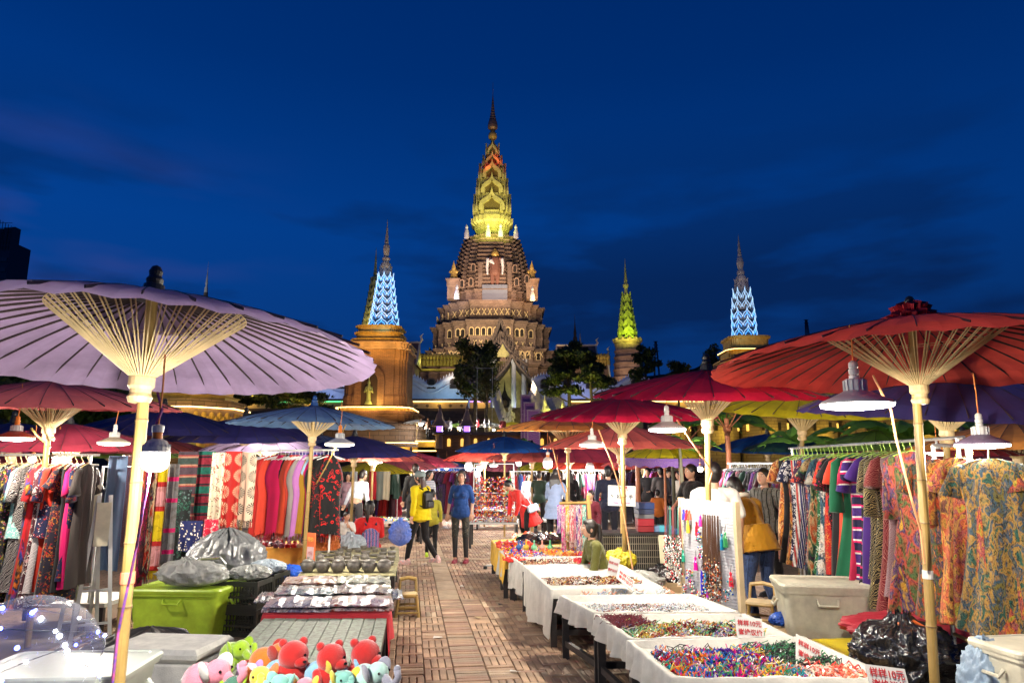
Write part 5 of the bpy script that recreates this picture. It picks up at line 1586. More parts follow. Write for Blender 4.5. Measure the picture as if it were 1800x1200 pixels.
# ================================================================ STALL GOODS
def S(*c): return srgb(*c)
BK,NV,WH,CR = S(20,18,22),S(24,26,62),S(225,222,215),S(150,20,45)
MG,OR_,RD,GN,MU,TE = S(205,15,100),S(215,85,45),S(170,25,25),S(30,95,55),S(175,130,35),S(40,120,125)
PU,PK,GY,TN,BR,BL = S(85,40,120),S(220,120,150),S(110,108,112),S(190,165,125),S(90,50,35),S(50,85,160)
def FAB(k,*c,s=1.0): return fabric(k,c,s * {'floral': 1.9,'paisley': 2.3,'stripes': 1.7,'patch': 1.15,'dots': 1.3,'bands': 1.15}.get(k,1))
M_hang = mat('wooden hanger',(.62,.44,.20),.5,var=.1)
M_hangw = mat('white hanger',(.75,.75,.73),.4,var=0)
M_hangg = mat('lime hanger',(.38,.60,.10),.4,var=0)
M_steel = mat('steel tube',(.62,.62,.60),.28,metal=.8,var=.08)
M_wsteel = mat('white tube',(.72,.72,.70),.35,var=.06)
def smooth_mesh(mb,name):
 return mb.mesh(name,M_hang,True)
def garment_mesh(style,seed):
 rg = random.Random(seed); b = MB()
 L = {'dress': 1.25,'long': 1.38,'top': .72,'shirt': .80,'trousers': 1.02,'coat': 1.15}[style] * rg.uniform(.95,1.05)
 sw = .205; hem = {'dress': .27,'long': .30,'top': .22,'shirt': .23,'trousers': .15,'coat': .26}[style]
 waist = .17 if style in ('dress','long') else .19
 nf = rg.randint(5,8); ph = rg.uniform(0,6.28); ph2 = rg.uniform(0,6.28)
 tw = rg.uniform(-.25,.25)
 def fn(u,v):
  a = 2 * math.pi * u
  if v < .14:
   t = v / .14; w = .05 + (sw - .05) * min(1,t * 1.15) ** .8; z = -.085 - .065 * t; d = .018 + .02 * t
  else:
   t = (v - .14) / .86; z = -.15 - (L - .15) * t
   w = sw + (waist - sw) * math.sin(min(1,t * 2.4) * math.pi / 2) + (hem - waist) * max(0,(t - .25) / .75) ** 1.1; d = .038 + .05 * t
  rip = (.012 + .034 * max(0,v - .2)) * math.sin(nf * a + ph + v * 1.5) + .012 * v * math.sin((nf * 2 + 1) * a + ph2)
  w2,d2 = w * (1 - .05 * math.sin(nf * a + ph)),d + rip
  x,y = w2 * math.cos(a),d2 * math.sin(a) * 1.0
  if v > .14:
   k = tw * (v - .14); x,y = x * math.cos(k) - y * math.sin(k),x * math.sin(k) + y * math.cos(k)
   x += .02 * math.sin(v * 5 + ph)
  return (x,y,z + (.012 * math.sin(3 * a + ph) if v > .95 else 0))
 b.grid(fn,30,16,closed=True)
 if style != 'trousers':
  sl = rg.choice([.24,.30,.52,.56]) if style in ('shirt','coat','top') else rg.choice([.18,.24,.30,.50])
  if rg.random() < .15 and style in ('dress','long'): sl = 0
  if sl:
   for sx in (-1,1):
    sp = .05 if sl < .4 else .03; yy = rg.uniform(-.05,.05)
    pts = [(sx * (sw - .045),0,-.145),(sx * (sw + .0),0,-.19),(sx * (sw + .02 + sp * .5),yy * .5,-.16 - sl * .6),(sx * (sw + .01 + sp),yy,-.15 - sl)]
    k0 = len(b.v); b.tube(pts,[.035,.052,.060,.070 + rg.uniform(0,.02)],9,True)
    for q in range(k0,len(b.v)): x_,y_,z_ = b.v[q]; b.v[q] = (x_,y_ * .62 + .006 * math.sin(z_ * 60),z_)
 return b.mesh('garment',M_hang,True)
def hanger_mesh(m):
 b = MB(); b.tube([(0,.0,-.085),(0,0,-.05),(.0,.016,-.03),(0,.02,-.005),(0,.0,.012),(0,-.014,.0)],.0035,5)
 b.tube([(-.20,0,-.142),(-.10,0,-.105),(0,0,-.082),(.10,0,-.105),(.20,0,-.142)],.009,6)
 return b.mesh('hanger',m,False)
HANG = {k: hanger_mesh(m) for k,m in (('wood',M_hang),('white',M_hangw),('lime',M_hangg))}
GM = {(st,i): garment_mesh(st,100 + i * 7 + len(st)) for st in ('dress','long','top','shirt','trousers','coat') for i in range(4)}
def shawl_mesh(seed,L=1.15,w0=.13,w1=.16):
 rg = random.Random(seed); b = MB(); nf = rg.randint(3,5); ph = rg.uniform(0,6)
 lean = rg.uniform(-.08,.04)
 def fn(u,v):
  a = 2 * math.pi * u; t = v
  w = (.03 + (w0 - .03) * min(1,t / .12) ** .7) if t < .12 else w0 + (w1 - w0) * t + .05 * math.sin(min(1,(t - .12) / .35) * math.pi)
  d = .03 + .035 * min(1,t * 4) + .018 * math.sin(nf * a + ph + 2 * t)
  x,y = w * (1 + .1 * math.sin(nf * a + ph)) * math.cos(a),d * math.sin(a)
  return (x + lean * t,y,-.07 - L * t + .03 * math.sin(2 * a + ph) * (1 if v > .9 else 0))
 b.grid(fn,24,14,closed=True)
 for i in range(26):                                # knotted fringe
  a = 2 * math.pi * i / 26; x,y,z = fn(i / 26,.98); b.tube([(x,y,z + .01),(x * 1.02,y,z - .05),(x * 1.03 + rg.uniform(-.01,.01),y,z - .10)],[.005,.0035,.003],3)
 return b.mesh('shawl',M_hang,True)
SH = [shawl_mesh(200 + i) for i in range(5)]
def put(name,me,m,loc,rz,label,cat,group,hanger=None,tilt=0,scale=None):
 o = bpy.data.objects.new(name,me); COL.objects.link(o)
 o.material_slots[0].link = 'OBJECT'; o.material_slots[0].material = m
 o.location = loc; o.rotation_euler = (tilt,0,rz)
 if scale: o.scale = scale
 tag(o,label,cat,group)
 if hanger:
  h = bpy.data.objects.new('hanger',HANG[hanger]); COL.objects.link(h); h.parent = o
  if scale: h.scale = tuple(1 / s_ for s_ in scale)
 return o
def ordn(i):
 w = ['first','second','third','fourth','fifth','sixth','seventh','eighth','ninth','tenth','eleventh','twelfth','thirteenth','fourteenth','fifteenth','sixteenth','seventeenth','eighteenth','nineteenth','twentieth']
 if i < 20: return w[i]
 t = i + 1
 return {2: 'twenty-',3: 'thirty-',4: 'forty-'}[t // 10] + w[t % 10 - 1] if t % 10 else {2: 'twentieth',3: 'thirtieth',4: 'fortieth'}[t // 10]
def rack(p0,p1,label,m=None,legs=True,r=.014,double=False,cat='clothes rack'):
 m = m or M_steel
 p0,p1 = Vector(p0),Vector(p1)
 d = (p1 - p0); d.z = 0; d.normalize(); sd = Vector((-d.y,d.x,0))
 r_ = thing('clothes_rack',label,cat,(p0.x,p0.y,0))
 T = Vector((p0.x,p0.y,0))
 b = MB(); b.tube([p0 - T - d * .08,p1 - T + d * .08],r,8); b.build('rail',m,r_)
 if double:
  b = MB(); b.tube([p0 - T - d * .08 - Vector((0,0,.10)),p1 - T + d * .08 - Vector((0,0,.10))],r * .8,8); b.build('rail',m,r_)
 for p in (p0,p1):
  q = p - T
  b = MB(); b.tube([(q.x,q.y,q.z),(q.x,q.y,.03)],r * 1.1,8); b.build('post',m,r_)
  b = MB(); b.tube([(q.x + sd.x * .3,q.y + sd.y * .3,.02),(q.x - sd.x * .3,q.y - sd.y * .3,.02)],r,6); b.build('foot',m,r_)
 return d
def hang(p0,p1,items,where,group,hk,rgs=1,jit=14,below=.0,zoff=-.004,flip=0,spread=.9):
 """items: (style, fabric, description)"""
 rg = random.Random(rgs); p0,p1 = Vector(p0),Vector(p1)
 d = p1 - p0; ang = math.atan2(d.y,d.x) + math.pi / 2
 n = len(items)
 for i,(st,m,desc) in enumerate(items):
  t = (i + .5 + rg.uniform(-.25,.25)) / n
  p = p0 + d * t + Vector((0,0,zoff))
  rz = ang + rad(rg.uniform(-jit,jit)) + flip
  if st == 'shawl': me = rg.choice(SH); cat = 'shawl'; nm = 'shawl'
  else: me = GM[(st,rg.randrange(4))]; cat = {'dress': 'dress','long': 'dress','top': 'blouse','shirt': 'shirt','trousers': 'trousers','coat': 'jacket'}[st]; nm = cat
  put(nm,me,m,p,rz,'%s, %s on the %s' % (desc,ordn(i),where),cat,group,hk if not isinstance(hk,(list,tuple)) else rg.choice(hk),tilt=rad(rg.uniform(-2,2)))
D = FAB
L_items = [('long',D('floral',BK,TN,CR,GN),'black long flowered dress'),('dress',D('bands',CR,NV,MU,S(120,60,30)),'wine and navy banded dress'),('shirt',D('plain',S(205,205,212)),'pale grey short-sleeved shirt'),
 ('long',D('floral',S(32,20,22),TN,S(120,40,40),S(210,190,150)),'dark brown flowered dress'),('long',D('dots',S(18,40,26),WH,WH),'dark green dress with white dots'),
 ('dress',D('floral',S(60,25,25),OR_,TN,RD),'maroon printed dress'),('dress',D('plain',S(160,60,30)),'rust plain dress'),('long',D('dots',S(95,40,35),TN,WH),'brown dress with pale dots'),
 ('long',D('floral',S(165,125,45),S(90,60,60),S(60,50,90),S(210,170,60)),'mustard flowered dress'),('dress',D('floral',S(50,90,140),WH,S(30,60,110),WH),'blue and white leaf-print dress'),
 ('long',D('floral',S(150,110,40),RD,S(90,90,40),MU),'ochre flowered dress'),('dress',D('floral',S(70,80,40),TN,S(40,50,30),MU),'olive flowered dress'),
 ('long',D('floral',BK,WH,TE,S(180,200,190)),'black dress with pale leaves'),('dress',D('patch',NV,S(220,190,30),RD,S(30,60,120)),'navy, yellow and red splashed dress'),
 ('long',D('floral',BK,S(200,180,20),S(40,80,160),RD),'black dress with yellow and blue blooms'),('shirt',D('floral',S(120,170,170),WH,S(60,120,120),WH),'aqua and white blouse-shirt'),
 ('dress',D('paisley',S(30,24,28),WH,S(170,150,150)),'black and white paisley dress'),('long',D('patch',RD,S(220,120,30),BK,S(40,60,150)),'red, orange and black splashed dress'),
 ('dress',D('plain',S(190,25,35)),'scarlet plain dress'),('long',D('floral',S(60,20,30),WH,CR,S(190,150,150)),'burgundy lace-print dress'),('dress',D('paisley',S(200,190,190),BK,S(90,60,70)),'grey and black paisley dress'),
 ('shirt',D('floral',NV,BK,RD,WH),'navy flowered shirt'),('dress',D('plain',S(200,50,30)),'orange-red dress'),('long',D('floral',S(30,25,40),RD,MU,BK),'dark dress with red blooms'),
 ('dress',D('plain',BK),'plain black dress'),('dress',D('plain',MG),'magenta plain dress'),('coat',D('floral',NV,S(26,26,60),RD,MU),'navy coat with embroidered cuffs'),('dress',D('plain',S(60,52,50)),'charcoal straight dress')]
GL = 'clothes packed on the left rack'
A0,A1 = at_z(-60,806,1.80),at_z(158,803,1.80)
A0.z = A1.z = 1.80
A0 = at_y(-95,800,6.9); A1 = at_y(160,803,7.1); A0.z = A1.z = 1.83
rack(A0,A1,'steel clothes rack packed with dresses at the left edge',double=True)
hang(A0,A1,L_items,'left rack from the frame edge',GL,'wood',3,12)
# second, slightly nearer row on the same stall
B0,B1 = at_y(-120,800,6.35),at_y(60,800,6.35); B0.z = B1.z = 1.79
# tops over the rail end facing the aisle
# right-hand big rack
R_items = [('dress',D('patch',S(190,90,40),S(220,150,60),S(140,40,40),S(230,190,120)),'orange painterly dress'),('dress',D('plain',BK),'black plain dress'),('dress',D('patch',S(200,110,50),S(150,60,40),S(60,50,40),S(220,170,90)),'rust painterly dress'),
 ('dress',D('floral',S(22,26,60),WH,S(180,180,200),WH),'navy dress with white flowers'),('dress',D('stripes',WH,S(60,60,90),S(180,170,160),RD),'thin-striped dress'),('dress',D('stripes',NV,WH,NV,S(40,40,90)),'navy dress with white piping'),
 ('dress',D('floral',S(60,30,60),OR_,RD,S(220,200,160)),'plum flowered dress'),('dress',D('patch',S(50,80,150),S(90,130,190),NV,WH),'blue washed dress'),('long',D('patch',S(210,90,40),NV,S(60,110,70),S(230,200,150)),'orange and navy splashed dress'),
 ('dress',D('floral',GN,WH,S(70,150,80),RD),'green leafy dress'),('long',D('patch',S(190,200,190),S(60,110,130),S(30,60,90),WH),'pale aqua painterly dress'),('dress',D('floral',RD,S(220,140,60),BK,OR_),'red flowered dress'),
 ('dress',D('floral',BK,RD,MG,BK),'black and red blossom dress'),('long',D('plain',S(22,22,26)),'long black dress'),('dress',D('plain',S(200,60,35)),'orange-red dress with gold cuffs'),
 ('long',D('plain',S(15,90,60)),'emerald long dress'),('long',D('plain',S(165,20,65)),'crimson long dress'),('dress',D('bands',S(60,30,110),WH,MG,NV),'violet folk-pattern dress'),
 ('dress',D('bands',BK,S(70,60,90),MG,BK),'black dress with pink folk border'),('long',D('plain',S(60,25,110)),'violet sash dress'),('coat',D('paisley',S(18,16,18),S(200,180,130),S(150,130,90)),'black and gold paisley tunic'),
 ('long',D('paisley',S(20,18,18),S(205,185,120),S(170,150,100)),'black and gold medallion dress'),('long',D('paisley',S(105,22,32),S(190,140,120),S(120,60,60)),'maroon swirl-print shawl dress'),('dress',D('paisley',S(120,95,100),S(170,150,150),S(100,30,45)),'grey and maroon ring-print dress'),
 ('long',D('patch',S(195,150,50),S(70,100,60),S(180,80,60),S(60,60,110)),'ochre watercolour dress')]
GR = 'dresses on the right rack'
C0,C1 = at_y(1392,783,8.3),at_y(1606,771,5.9); C0.z = C1.z = 1.93
rack(C0,at_y(1668,765,5.35) * 1.0 if False else C1 + (C1 - C0).normalized() * .55,'steel clothes rack with lime hangers right of the pegboard')
hang(C0,C1,R_items,'right rack from its far end',GR,'lime',4,11)
# front of the right rack: big painterly dresses turned to the viewer
E0,E1 = at_y(1632,776,5.15),at_y(1712,782,5.0); E0.z = E1.z = 1.88
FR_ = [('long',D('patch',S(190,130,35),S(170,60,30),S(70,90,40),S(50,40,90),s=1.5),'ochre and red watercolour dress',1640,5.35,1.84,20),('long',D('patch',S(205,120,60),S(90,50,50),S(215,165,70),S(190,80,60),s=1.5),'burnt orange watercolour dress',1680,5.15,1.85,32),
  ('long',D('patch',S(170,165,60),S(200,150,60),S(150,70,90),S(215,110,60),s=1.4),'yellow-green watercolour dress',1706,5.05,1.83,38),('long',D('patch',S(120,110,50),S(25,90,85),S(180,140,60),S(40,80,110),s=1.4),'teal and gold watercolour dress',1736,4.95,1.84,46)]
for i,(st,m,desc,px,Y,z,az) in enumerate(FR_):
 p = at_y(px,790,Y); p.z = z
 put('dress',GM[('long',i)],m,p,rad(az - 90),desc + ' at the near end of the right rack','dress',GR,'lime',scale=(1.0,1.15,.88))
G_ = thing('clothes_rack','short rail carrying four watercolour dresses by the bamboo pole','clothes rack',(at_y(1640,790,5.2).x,5.2,0))
q0,q1 = at_y(1640,790,5.35),at_y(1700,790,5.05); T = Vector(G_.location)
b = MB(); b.tube([Vector((q0.x,q0.y,1.875)) - T,Vector((q1.x,q1.y,1.855)) - T],.013,8); b.build('rail',M_steel,G_)
for q in (q0,q1):
 b = MB(); b.tube([Vector((q.x,q.y,1.87)) - T,Vector((q.x,q.y,0)) - T],.016,8); b.build('post',M_steel,G_)
b = MB(); b.tube([Vector((q0.x,q0.y,.5)) - T,Vector((q1.x,q1.y,.45)) - T],.014,8); b.build('brace',M_bam,G_)
# shawl rack by the blue parasol
S_items = [('shawl',D('plain',c),d_) for c,d_ in ((OR_,'orange wool shawl'),(S(205,50,45),'coral wool shawl'),(S(220,70,50),'vermilion wool shawl'),(S(205,45,50),'red wool shawl'),(MG,'magenta wool shawl'),(S(215,30,90),'deep pink wool shawl'),
 (S(195,60,50),'brick wool shawl'),(S(30,28,30),'black wool shawl'),(S(225,80,50),'bright orange wool shawl'),(S(215,75,60),'salmon wool shawl'),(S(190,30,30),'crimson wool shawl'),(S(150,140,135),'dove grey wool shawl'),
 (S(190,120,190),'lilac wool shawl'),(MU,'mustard wool shawl'),(S(160,200,225),'sky blue wool shawl'),(S(210,20,110),'hot pink wool shawl'),(S(25,22,24),'jet black wool shawl'))] + [('shawl',D('floral',S(22,20,22),RD,S(22,20,22),S(22,20,22),s=.35),'black shawl with red blossom'),('shawl',D('plain',S(200,35,30)),'scarlet wool shawl'),('shawl',D('floral',S(20,18,20),S(190,25,25),S(20,18,20),S(190,25,25),s=.3),'black shawl with big red rose')]
H0,H1 = at_y(462,797,10.6),at_y(586,797,10.2); H0.z = H1.z = 1.96
hd = H1 - H0
rack(H0,H1,'steel rail of wool shawls left of the centre aisle',m=M_wsteel)
rg = random.Random(9)
for i,(st,m,desc) in enumerate(S_items):
 p = H0 + hd * ((i + .5) / len(S_items)); p.y += rg.uniform(-.03,.03)
 put('shawl',SH[i % 5],m,p,math.atan2(hd.y,hd.x) + rad(38 + rg.uniform(-16,16)),'%s, %s from the left on the shawl rail' % (desc,ordn(i)),'shawl','wool shawls on the rail','white',scale=(1.0,1.2,1.0))
# flat hanging scarves
def hung_scarf(px,wpx,yt,yb,Y,m,label,rz=0,fringe=True,name='scarf',group='patterned scarves hanging flat',frc=None):
 p = at_y(px,yt,Y); w = wpx * mpp(Y,1.5) / 2; L = p.z - zy(yb,Y)
 rg = random.Random(int(px * 3 + yt)); ph = rg.uniform(0,6); nf = rg.uniform(2,4)
 b = MB()
 def fn(u,v):
  a = 2 * math.pi * u; x = w * math.cos(a); front = math.sin(a)
  x *= 1 - .05 * v * math.cos(v * 3 + ph)
  return (x,.016 * front + (.010 + .02 * v) * math.sin(nf * x / w * 2.2 + ph + v) ,-L * v + .012 * math.sin(2 * x / w + ph) * (v > .95))
 b.grid(fn,22,14,closed=True)
 o = b.build(name,m,smooth=True); o.location = p; o.rotation_euler = (0,0,rz); tag(o,label,'scarf',group)
 if fringe:
  f = MB()
  for i in range(16):
   x = -w + 2 * w * (i + .5) / 16; f.tube([(x,0,-L + .02),(x + rg.uniform(-.01,.01),0,-L - .09)],[.005,.003],3)
  f.build('fringe',frc or m,o)
 return o
hung_scarf(333,36,793,906,9.6,D('bands',S(60,45,55),S(130,45,40),S(150,110,90),S(40,55,50),s=.8),'brown and red paisley-banded scarf, leftmost of the flat row')
hung_scarf(362,36,793,912,9.7,D('bands',S(30,110,95),S(120,25,50),S(40,35,45),S(150,40,60),s=.8),'teal and wine banded scarf')
hung_scarf(386,24,795,932,9.6,D('floral',S(232,225,195),S(190,60,70),S(90,110,60),S(232,225,195),s=.7),'cream scarf with small pink roses')
hung_scarf(412,30,793,925,9.5,D('sun',S(170,30,25),S(215,185,150),S(165,28,22)),'red scarf with big sunburst medallions')
hung_scarf(438,28,795,915,9.6,D('sun',S(40,35,35),S(225,205,180),S(222,190,165)),'ivory scarf with dark sunburst medallions')
hung_scarf(320,34,860,985,9.4,D('floral',S(16,22,22),S(30,90,70),S(16,22,22),S(90,110,110),s=.6),'black scarf with teal corner draped left of the rug')
hung_scarf(338,40,915,968,9.3,D('dots',S(20,28,80),WH,S(190,170,140),s=.8),'navy rug with pale dots and tan border',fringe=False)
hung_scarf(372,24,912,945,9.3,D('floral',S(190,30,60),WH,S(150,20,40),PK,s=.8),'crimson flowered scarf end beside the silver bag',fringe=False)
# vertical scarves behind the bulb
hung_scarf(208,34,801,1003,7.4,D('plain',S(115,140,175)),'slate blue plain scarf left of the bamboo pole',fringe=False)
hung_scarf(230,30,800,960,7.6,D('paisley',S(110,70,75),S(170,140,130),S(90,50,60),s=1.2),'mauve lace-patterned scarf behind the bamboo pole',fringe=False)
hung_scarf(243,24,880,1010,7.5,D('bands',S(100,25,40),S(60,40,110),S(180,110,90),CR),'purple and red woven scarf behind the bamboo pole')
hung_scarf(258,18,812,1030,7.3,D('patch',S(215,85,40),S(60,45,60),MG,S(60,50,60)),'orange and charcoal scarf right of the bamboo pole')
hung_scarf(272,15,818,1010,7.35,D('patch',RD,S(210,60,40),S(225,210,170),NV),'red scarf under the big bulb')
hung_scarf(287,18,820,1002,7.35,D('bands',S(225,195,20),S(225,195,20),S(190,40,40),S(215,150,150),s=.35),'bright yellow scarf under the big bulb')
hung_scarf(306,20,815,990,7.4,D('bands',S(115,112,112),S(120,116,116),MG,S(120,118,118),s=.4),'grey embroidered scarf right of the yellow one')
r_ = thing('clothes_rack','white tube frame holding the long scarves behind the bulb','clothes rack',tuple(at_y(185,1090,7.6)))
T = Vector(r_.location); b = MB()
a0,a1 = at_y(184,800,7.6),at_y(312,800,7.45)
b.tube([a0 - T - Vector((0,0,1.9)),a0 - T,a1 - T,a1 - T - Vector((0,0,1.9))],.016,8); b.build('frame',M_wsteel,r_)
r_.location.z = a0.z - 1.9 if a0.z > 1.9 else 0
# mannequin-like white boards beside the left rack
for i,(px,yt,yb,Y) in enumerate(((166,838,1075,7.3),(185,870,1095,7.15))):
 a,c = at_y(px,yt,Y),at_y(px,yb,Y)
 r_ = thing('display_easel','white wooden display easel, %s of two beside the left rack' % ('back' if i == 0 else 'front'),'easel',(a.x,Y,0),rz=rad(35))
 b = MB(); b.beam((-.17,0,0),(-.05,0,a.z),.035,.02); b.beam((.17,0,0),(.05,0,a.z),.035,.02); b.beam((-.12,0,.5),(.12,0,.5),.03,.02); b.beam((-.15,0,.18),(.15,0,.18),.03,.02); b.build('frame',M_wsteel,r_)
 b = MB(); b.beam((0,.32,0),(0,.02,a.z - .1),.03,.02); b.build('leg',M_wsteel,r_)
 b = MB(); b.box((0,-.02,a.z * .80),(.13,.012,a.z * .30)); b.build('board',mat('cream board',(.68,.62,.46),.6),r_)
# other racks in the distance
def rrack(px0,px1,yr,Y0,Y1,n,pal,where,label,seed,st=('dress','shirt','top'),hk='white',z=None):
 a,c = at_y(px0,yr,Y0),at_y(px1,yr,Y1)
 if z: a.z = c.z = z
 rack(a,c,label,m=M_wsteel)
 rg = random.Random(seed)
 its = []
 for i in range(n):
  k,cs,nm = rg.choice(pal)
  s_ = rg.choice(st)
  its.append((s_,D(k,*cs),nm + ' ' + {'dress': 'dress','long': 'dress','shirt': 'shirt','top': 'top','coat': 'jacket','trousers': 'trousers'}[s_]))
 hang(a,c,its,where,'clothes on the ' + where.split(',')[0],hk,seed,14)
DKP = [('plain',(BK,),'black'),('plain',(S(60,15,30),),'burgundy'),('floral',(BK,CR,S(90,30,50),BK),'dark floral'),('plain',(S(110,20,50),),'wine'),('stripes',(S(40,35,50),GY,BK,PU),'grey striped'),('plain',(S(40,70,60),),'bottle green'),('floral',(PU,BK,MG,PU),'purple floral')]
LTP = [('plain',(WH,),'white'),('floral',(WH,RD,PK,WH),'white and red floral'),('plain',(MG,),'magenta'),('plain',(S(210,60,60),),'coral'),('stripes',(WH,RD,PK,WH),'red striped'),('plain',(TN,),'beige'),('plain',(S(150,20,20),),'dark red')]
MXP = DKP + LTP + [('plain',(BL,),'blue'),('plain',(MU,),'mustard')]
rrack(1283,1400,814,12.8,11.0,34,DKP,'dark clothes rack behind the parasols, from the left','long rack of dark clothes behind the man in white',41,('dress','coat','top'))
rrack(1705,1830,822,7.6,7.0,14,LTP,'far right rack, from the left','rack of white and pink clothes at the right edge',42,('dress','dress','top'),z=1.66)
rrack(752,842,822,21.0,20.0,20,DKP,'centre-distance rack, from the left','rack of dark clothes at the end of the aisle',43,('dress','coat'))
rrack(742,772,822,22.5,22.5,7,LTP,'short far rack, from the left','short rack of pale clothes at the end of the aisle',44,('dress','shirt'))
rrack(588,700,822,19.5,19.5,16,MXP,'back-left rack, from the left','rack of mixed clothes left of the aisle',45,('dress','shirt','coat'))
rrack(990,1060,826,19.5,19.5,13,LTP + DKP,'rack behind the navy shirt, from the left','rack of light tops right of the aisle',46,('top','shirt'))
rrack(900,960,828,22.0,22.0,10,MXP,'rack behind the red coat, from the left','rack of tops behind the red coat',47,('top','shirt','dress'))
rrack(1110,1200,822,22.0,20.0,12,DKP,'shoppers\' rack, from the left','rack of dark tops behind the distant shoppers',48,('top','coat'))
rrack(838,865,752,55,55,3,[('plain',(S(190,30,40),),'red'),('plain',(WH,),'white'),('floral',(WH,RD,PK,WH),'patterned')],'terrace rack, from the left','little clothes rack up on the terrace',49,('top','top'),z=zt_ + 1.7)
for o_ in list(COL.objects):
 if o_.get('label','').startswith('little clothes rack up'): o_.location.z = zt_;
# hangings left of centre behind stalls
for i,(px,c,lab) in enumerate(((606,S(60,70,60),'olive'),(622,S(150,150,150),'silver grey'),(640,S(130,120,100),'taupe'),(656,S(150,15,30),'dark red'),(668,S(90,95,90),'slate'),(680,S(150,140,120),'beige'))):
 hung_scarf(px,13,828,878,17.5,D('plain',c),'%s cloth length hanging behind the man in white' % lab,fringe=False,group='cloth lengths at the back left')
# ---------------------------------------------------------------- tables
M_blk = mat('black painted wood',(.025,.022,.022),.5,var=.2,vscale=10,bump=.15)
M_cloth = mat('white tablecloth',(.52,.50,.45),.8,var=.14,vscale=5,bump=.7,bscale=9)
def quad(FL,FR,BR,BL,z): return [at_z(*q,z) for q in (FL,FR,BR,BL)]
def bil(Q,u,v): return Q[0].lerp(Q[1],u).lerp(Q[3].lerp(Q[2],u),v)
def draped(Q,z,m,label,name='draped_table',drops=(.22,.08,.08,.30),rim=.045,seed=1,cat='table',legs=True,rail=True,clothname='tablecloth',solid=True):
 """Q: front-left, front-right, back-right, back-left; drops: front, right, back, left"""
 rg = random.Random(seed)
 c = (Q[0] + Q[1] + Q[2] + Q[3]) / 4
 r_ = thing(name,label,cat,(c.x,c.y,0)); T = Vector((c.x,c.y,0))
 m_ = 30; ringp = []
 for e in range(4):
  a,d = Q[e],Q[(e + 1) % 4]
  for i in range(m_):
   t = i / m_; p = a.lerp(d,t)
   dr = drops[e] if 0 < i else max(drops[e],drops[e - 1])
   ringp.append((p,dr))
 n = len(ringp)
 def out(p,k): v = (p - c); v.z = 0; return v.normalized() * k
 rings = [[],[],[],[],[]]
 for i,(p,dr) in enumerate(ringp):
  w = math.sin(i * .9 + seed) * .5 + math.sin(i * .37 + seed * 2) * .5
  dr2 = dr * (1 + .10 * math.sin(i * .23 + seed))
  base = Vector((p.x,p.y,z)) - T
  rings[0].append(base + out(p,.03 + .045 * w * (dr > .1)) - Vector((0,0,dr2)))
  rings[1].append(base + out(p,.022 + (.026 if dr > .1 else .008) * w) - Vector((0,0,dr2 * .5)))
  rings[2].append(base + out(p,.010) + Vector((0,0,rim)))
  rings[3].append(base - out(p,.03) + Vector((0,0,rim * (1 + .15 * w))))
  rings[4].append(base - out(p,.055) + Vector((0,0,.006)))
 vs = [tuple(p) for r in rings for p in r]; fs = []
 for j in range(4):
  for i in range(n): a,b_ = j * n + i,j * n + (i + 1) % n; fs.append((a,b_,b_ + n,a + n))
 cc = len(vs); vs.append(tuple(c - T + Vector((0,0,z + .006 - c.z))))
 for i in range(n): fs.append((4 * n + i,4 * n + (i + 1) % n,cc))
 b = MB(); b.add(vs,fs); b.build(clothname,m,r_,smooth=True)
 b = MB(); qq = [(q.x * .985 + c.x * .015 - T.x,q.y * .985 + c.y * .015 - T.y) for q in Q]; b.prism(qq,z - .035,z - .004); b.build('tabletop',M_blk,r_)
 if legs:
  ins = [q.lerp(c,.06) for q in Q]
  for q in ins:
   b = MB(); b.beam((q.x - T.x,q.y - T.y,0),(q.x - T.x,q.y - T.y,z - .035),.06); b.build('leg',M_blk,r_)
  if rail:
   for a,d in ((0,3),(1,2),(0,1)):
    b = MB(); b.beam((ins[a].x - T.x,ins[a].y - T.y,.14),(ins[d].x - T.x,ins[d].y - T.y,.14),.035,.05); b.build('stretcher',M_blk,r_)
   b = MB(); b.beam((ins[0].x - T.x,ins[0].y - T.y,z - .07),(ins[3].x - T.x,ins[3].y - T.y,z - .07),.03,.06); b.build('apron',M_blk,r_)
 return r_
M_bead = mat('bright beads',rough=.22,vcol=True,var=0,spec=.6)
M_string = mat('strings',rough=.6,vcol=True,var=0)
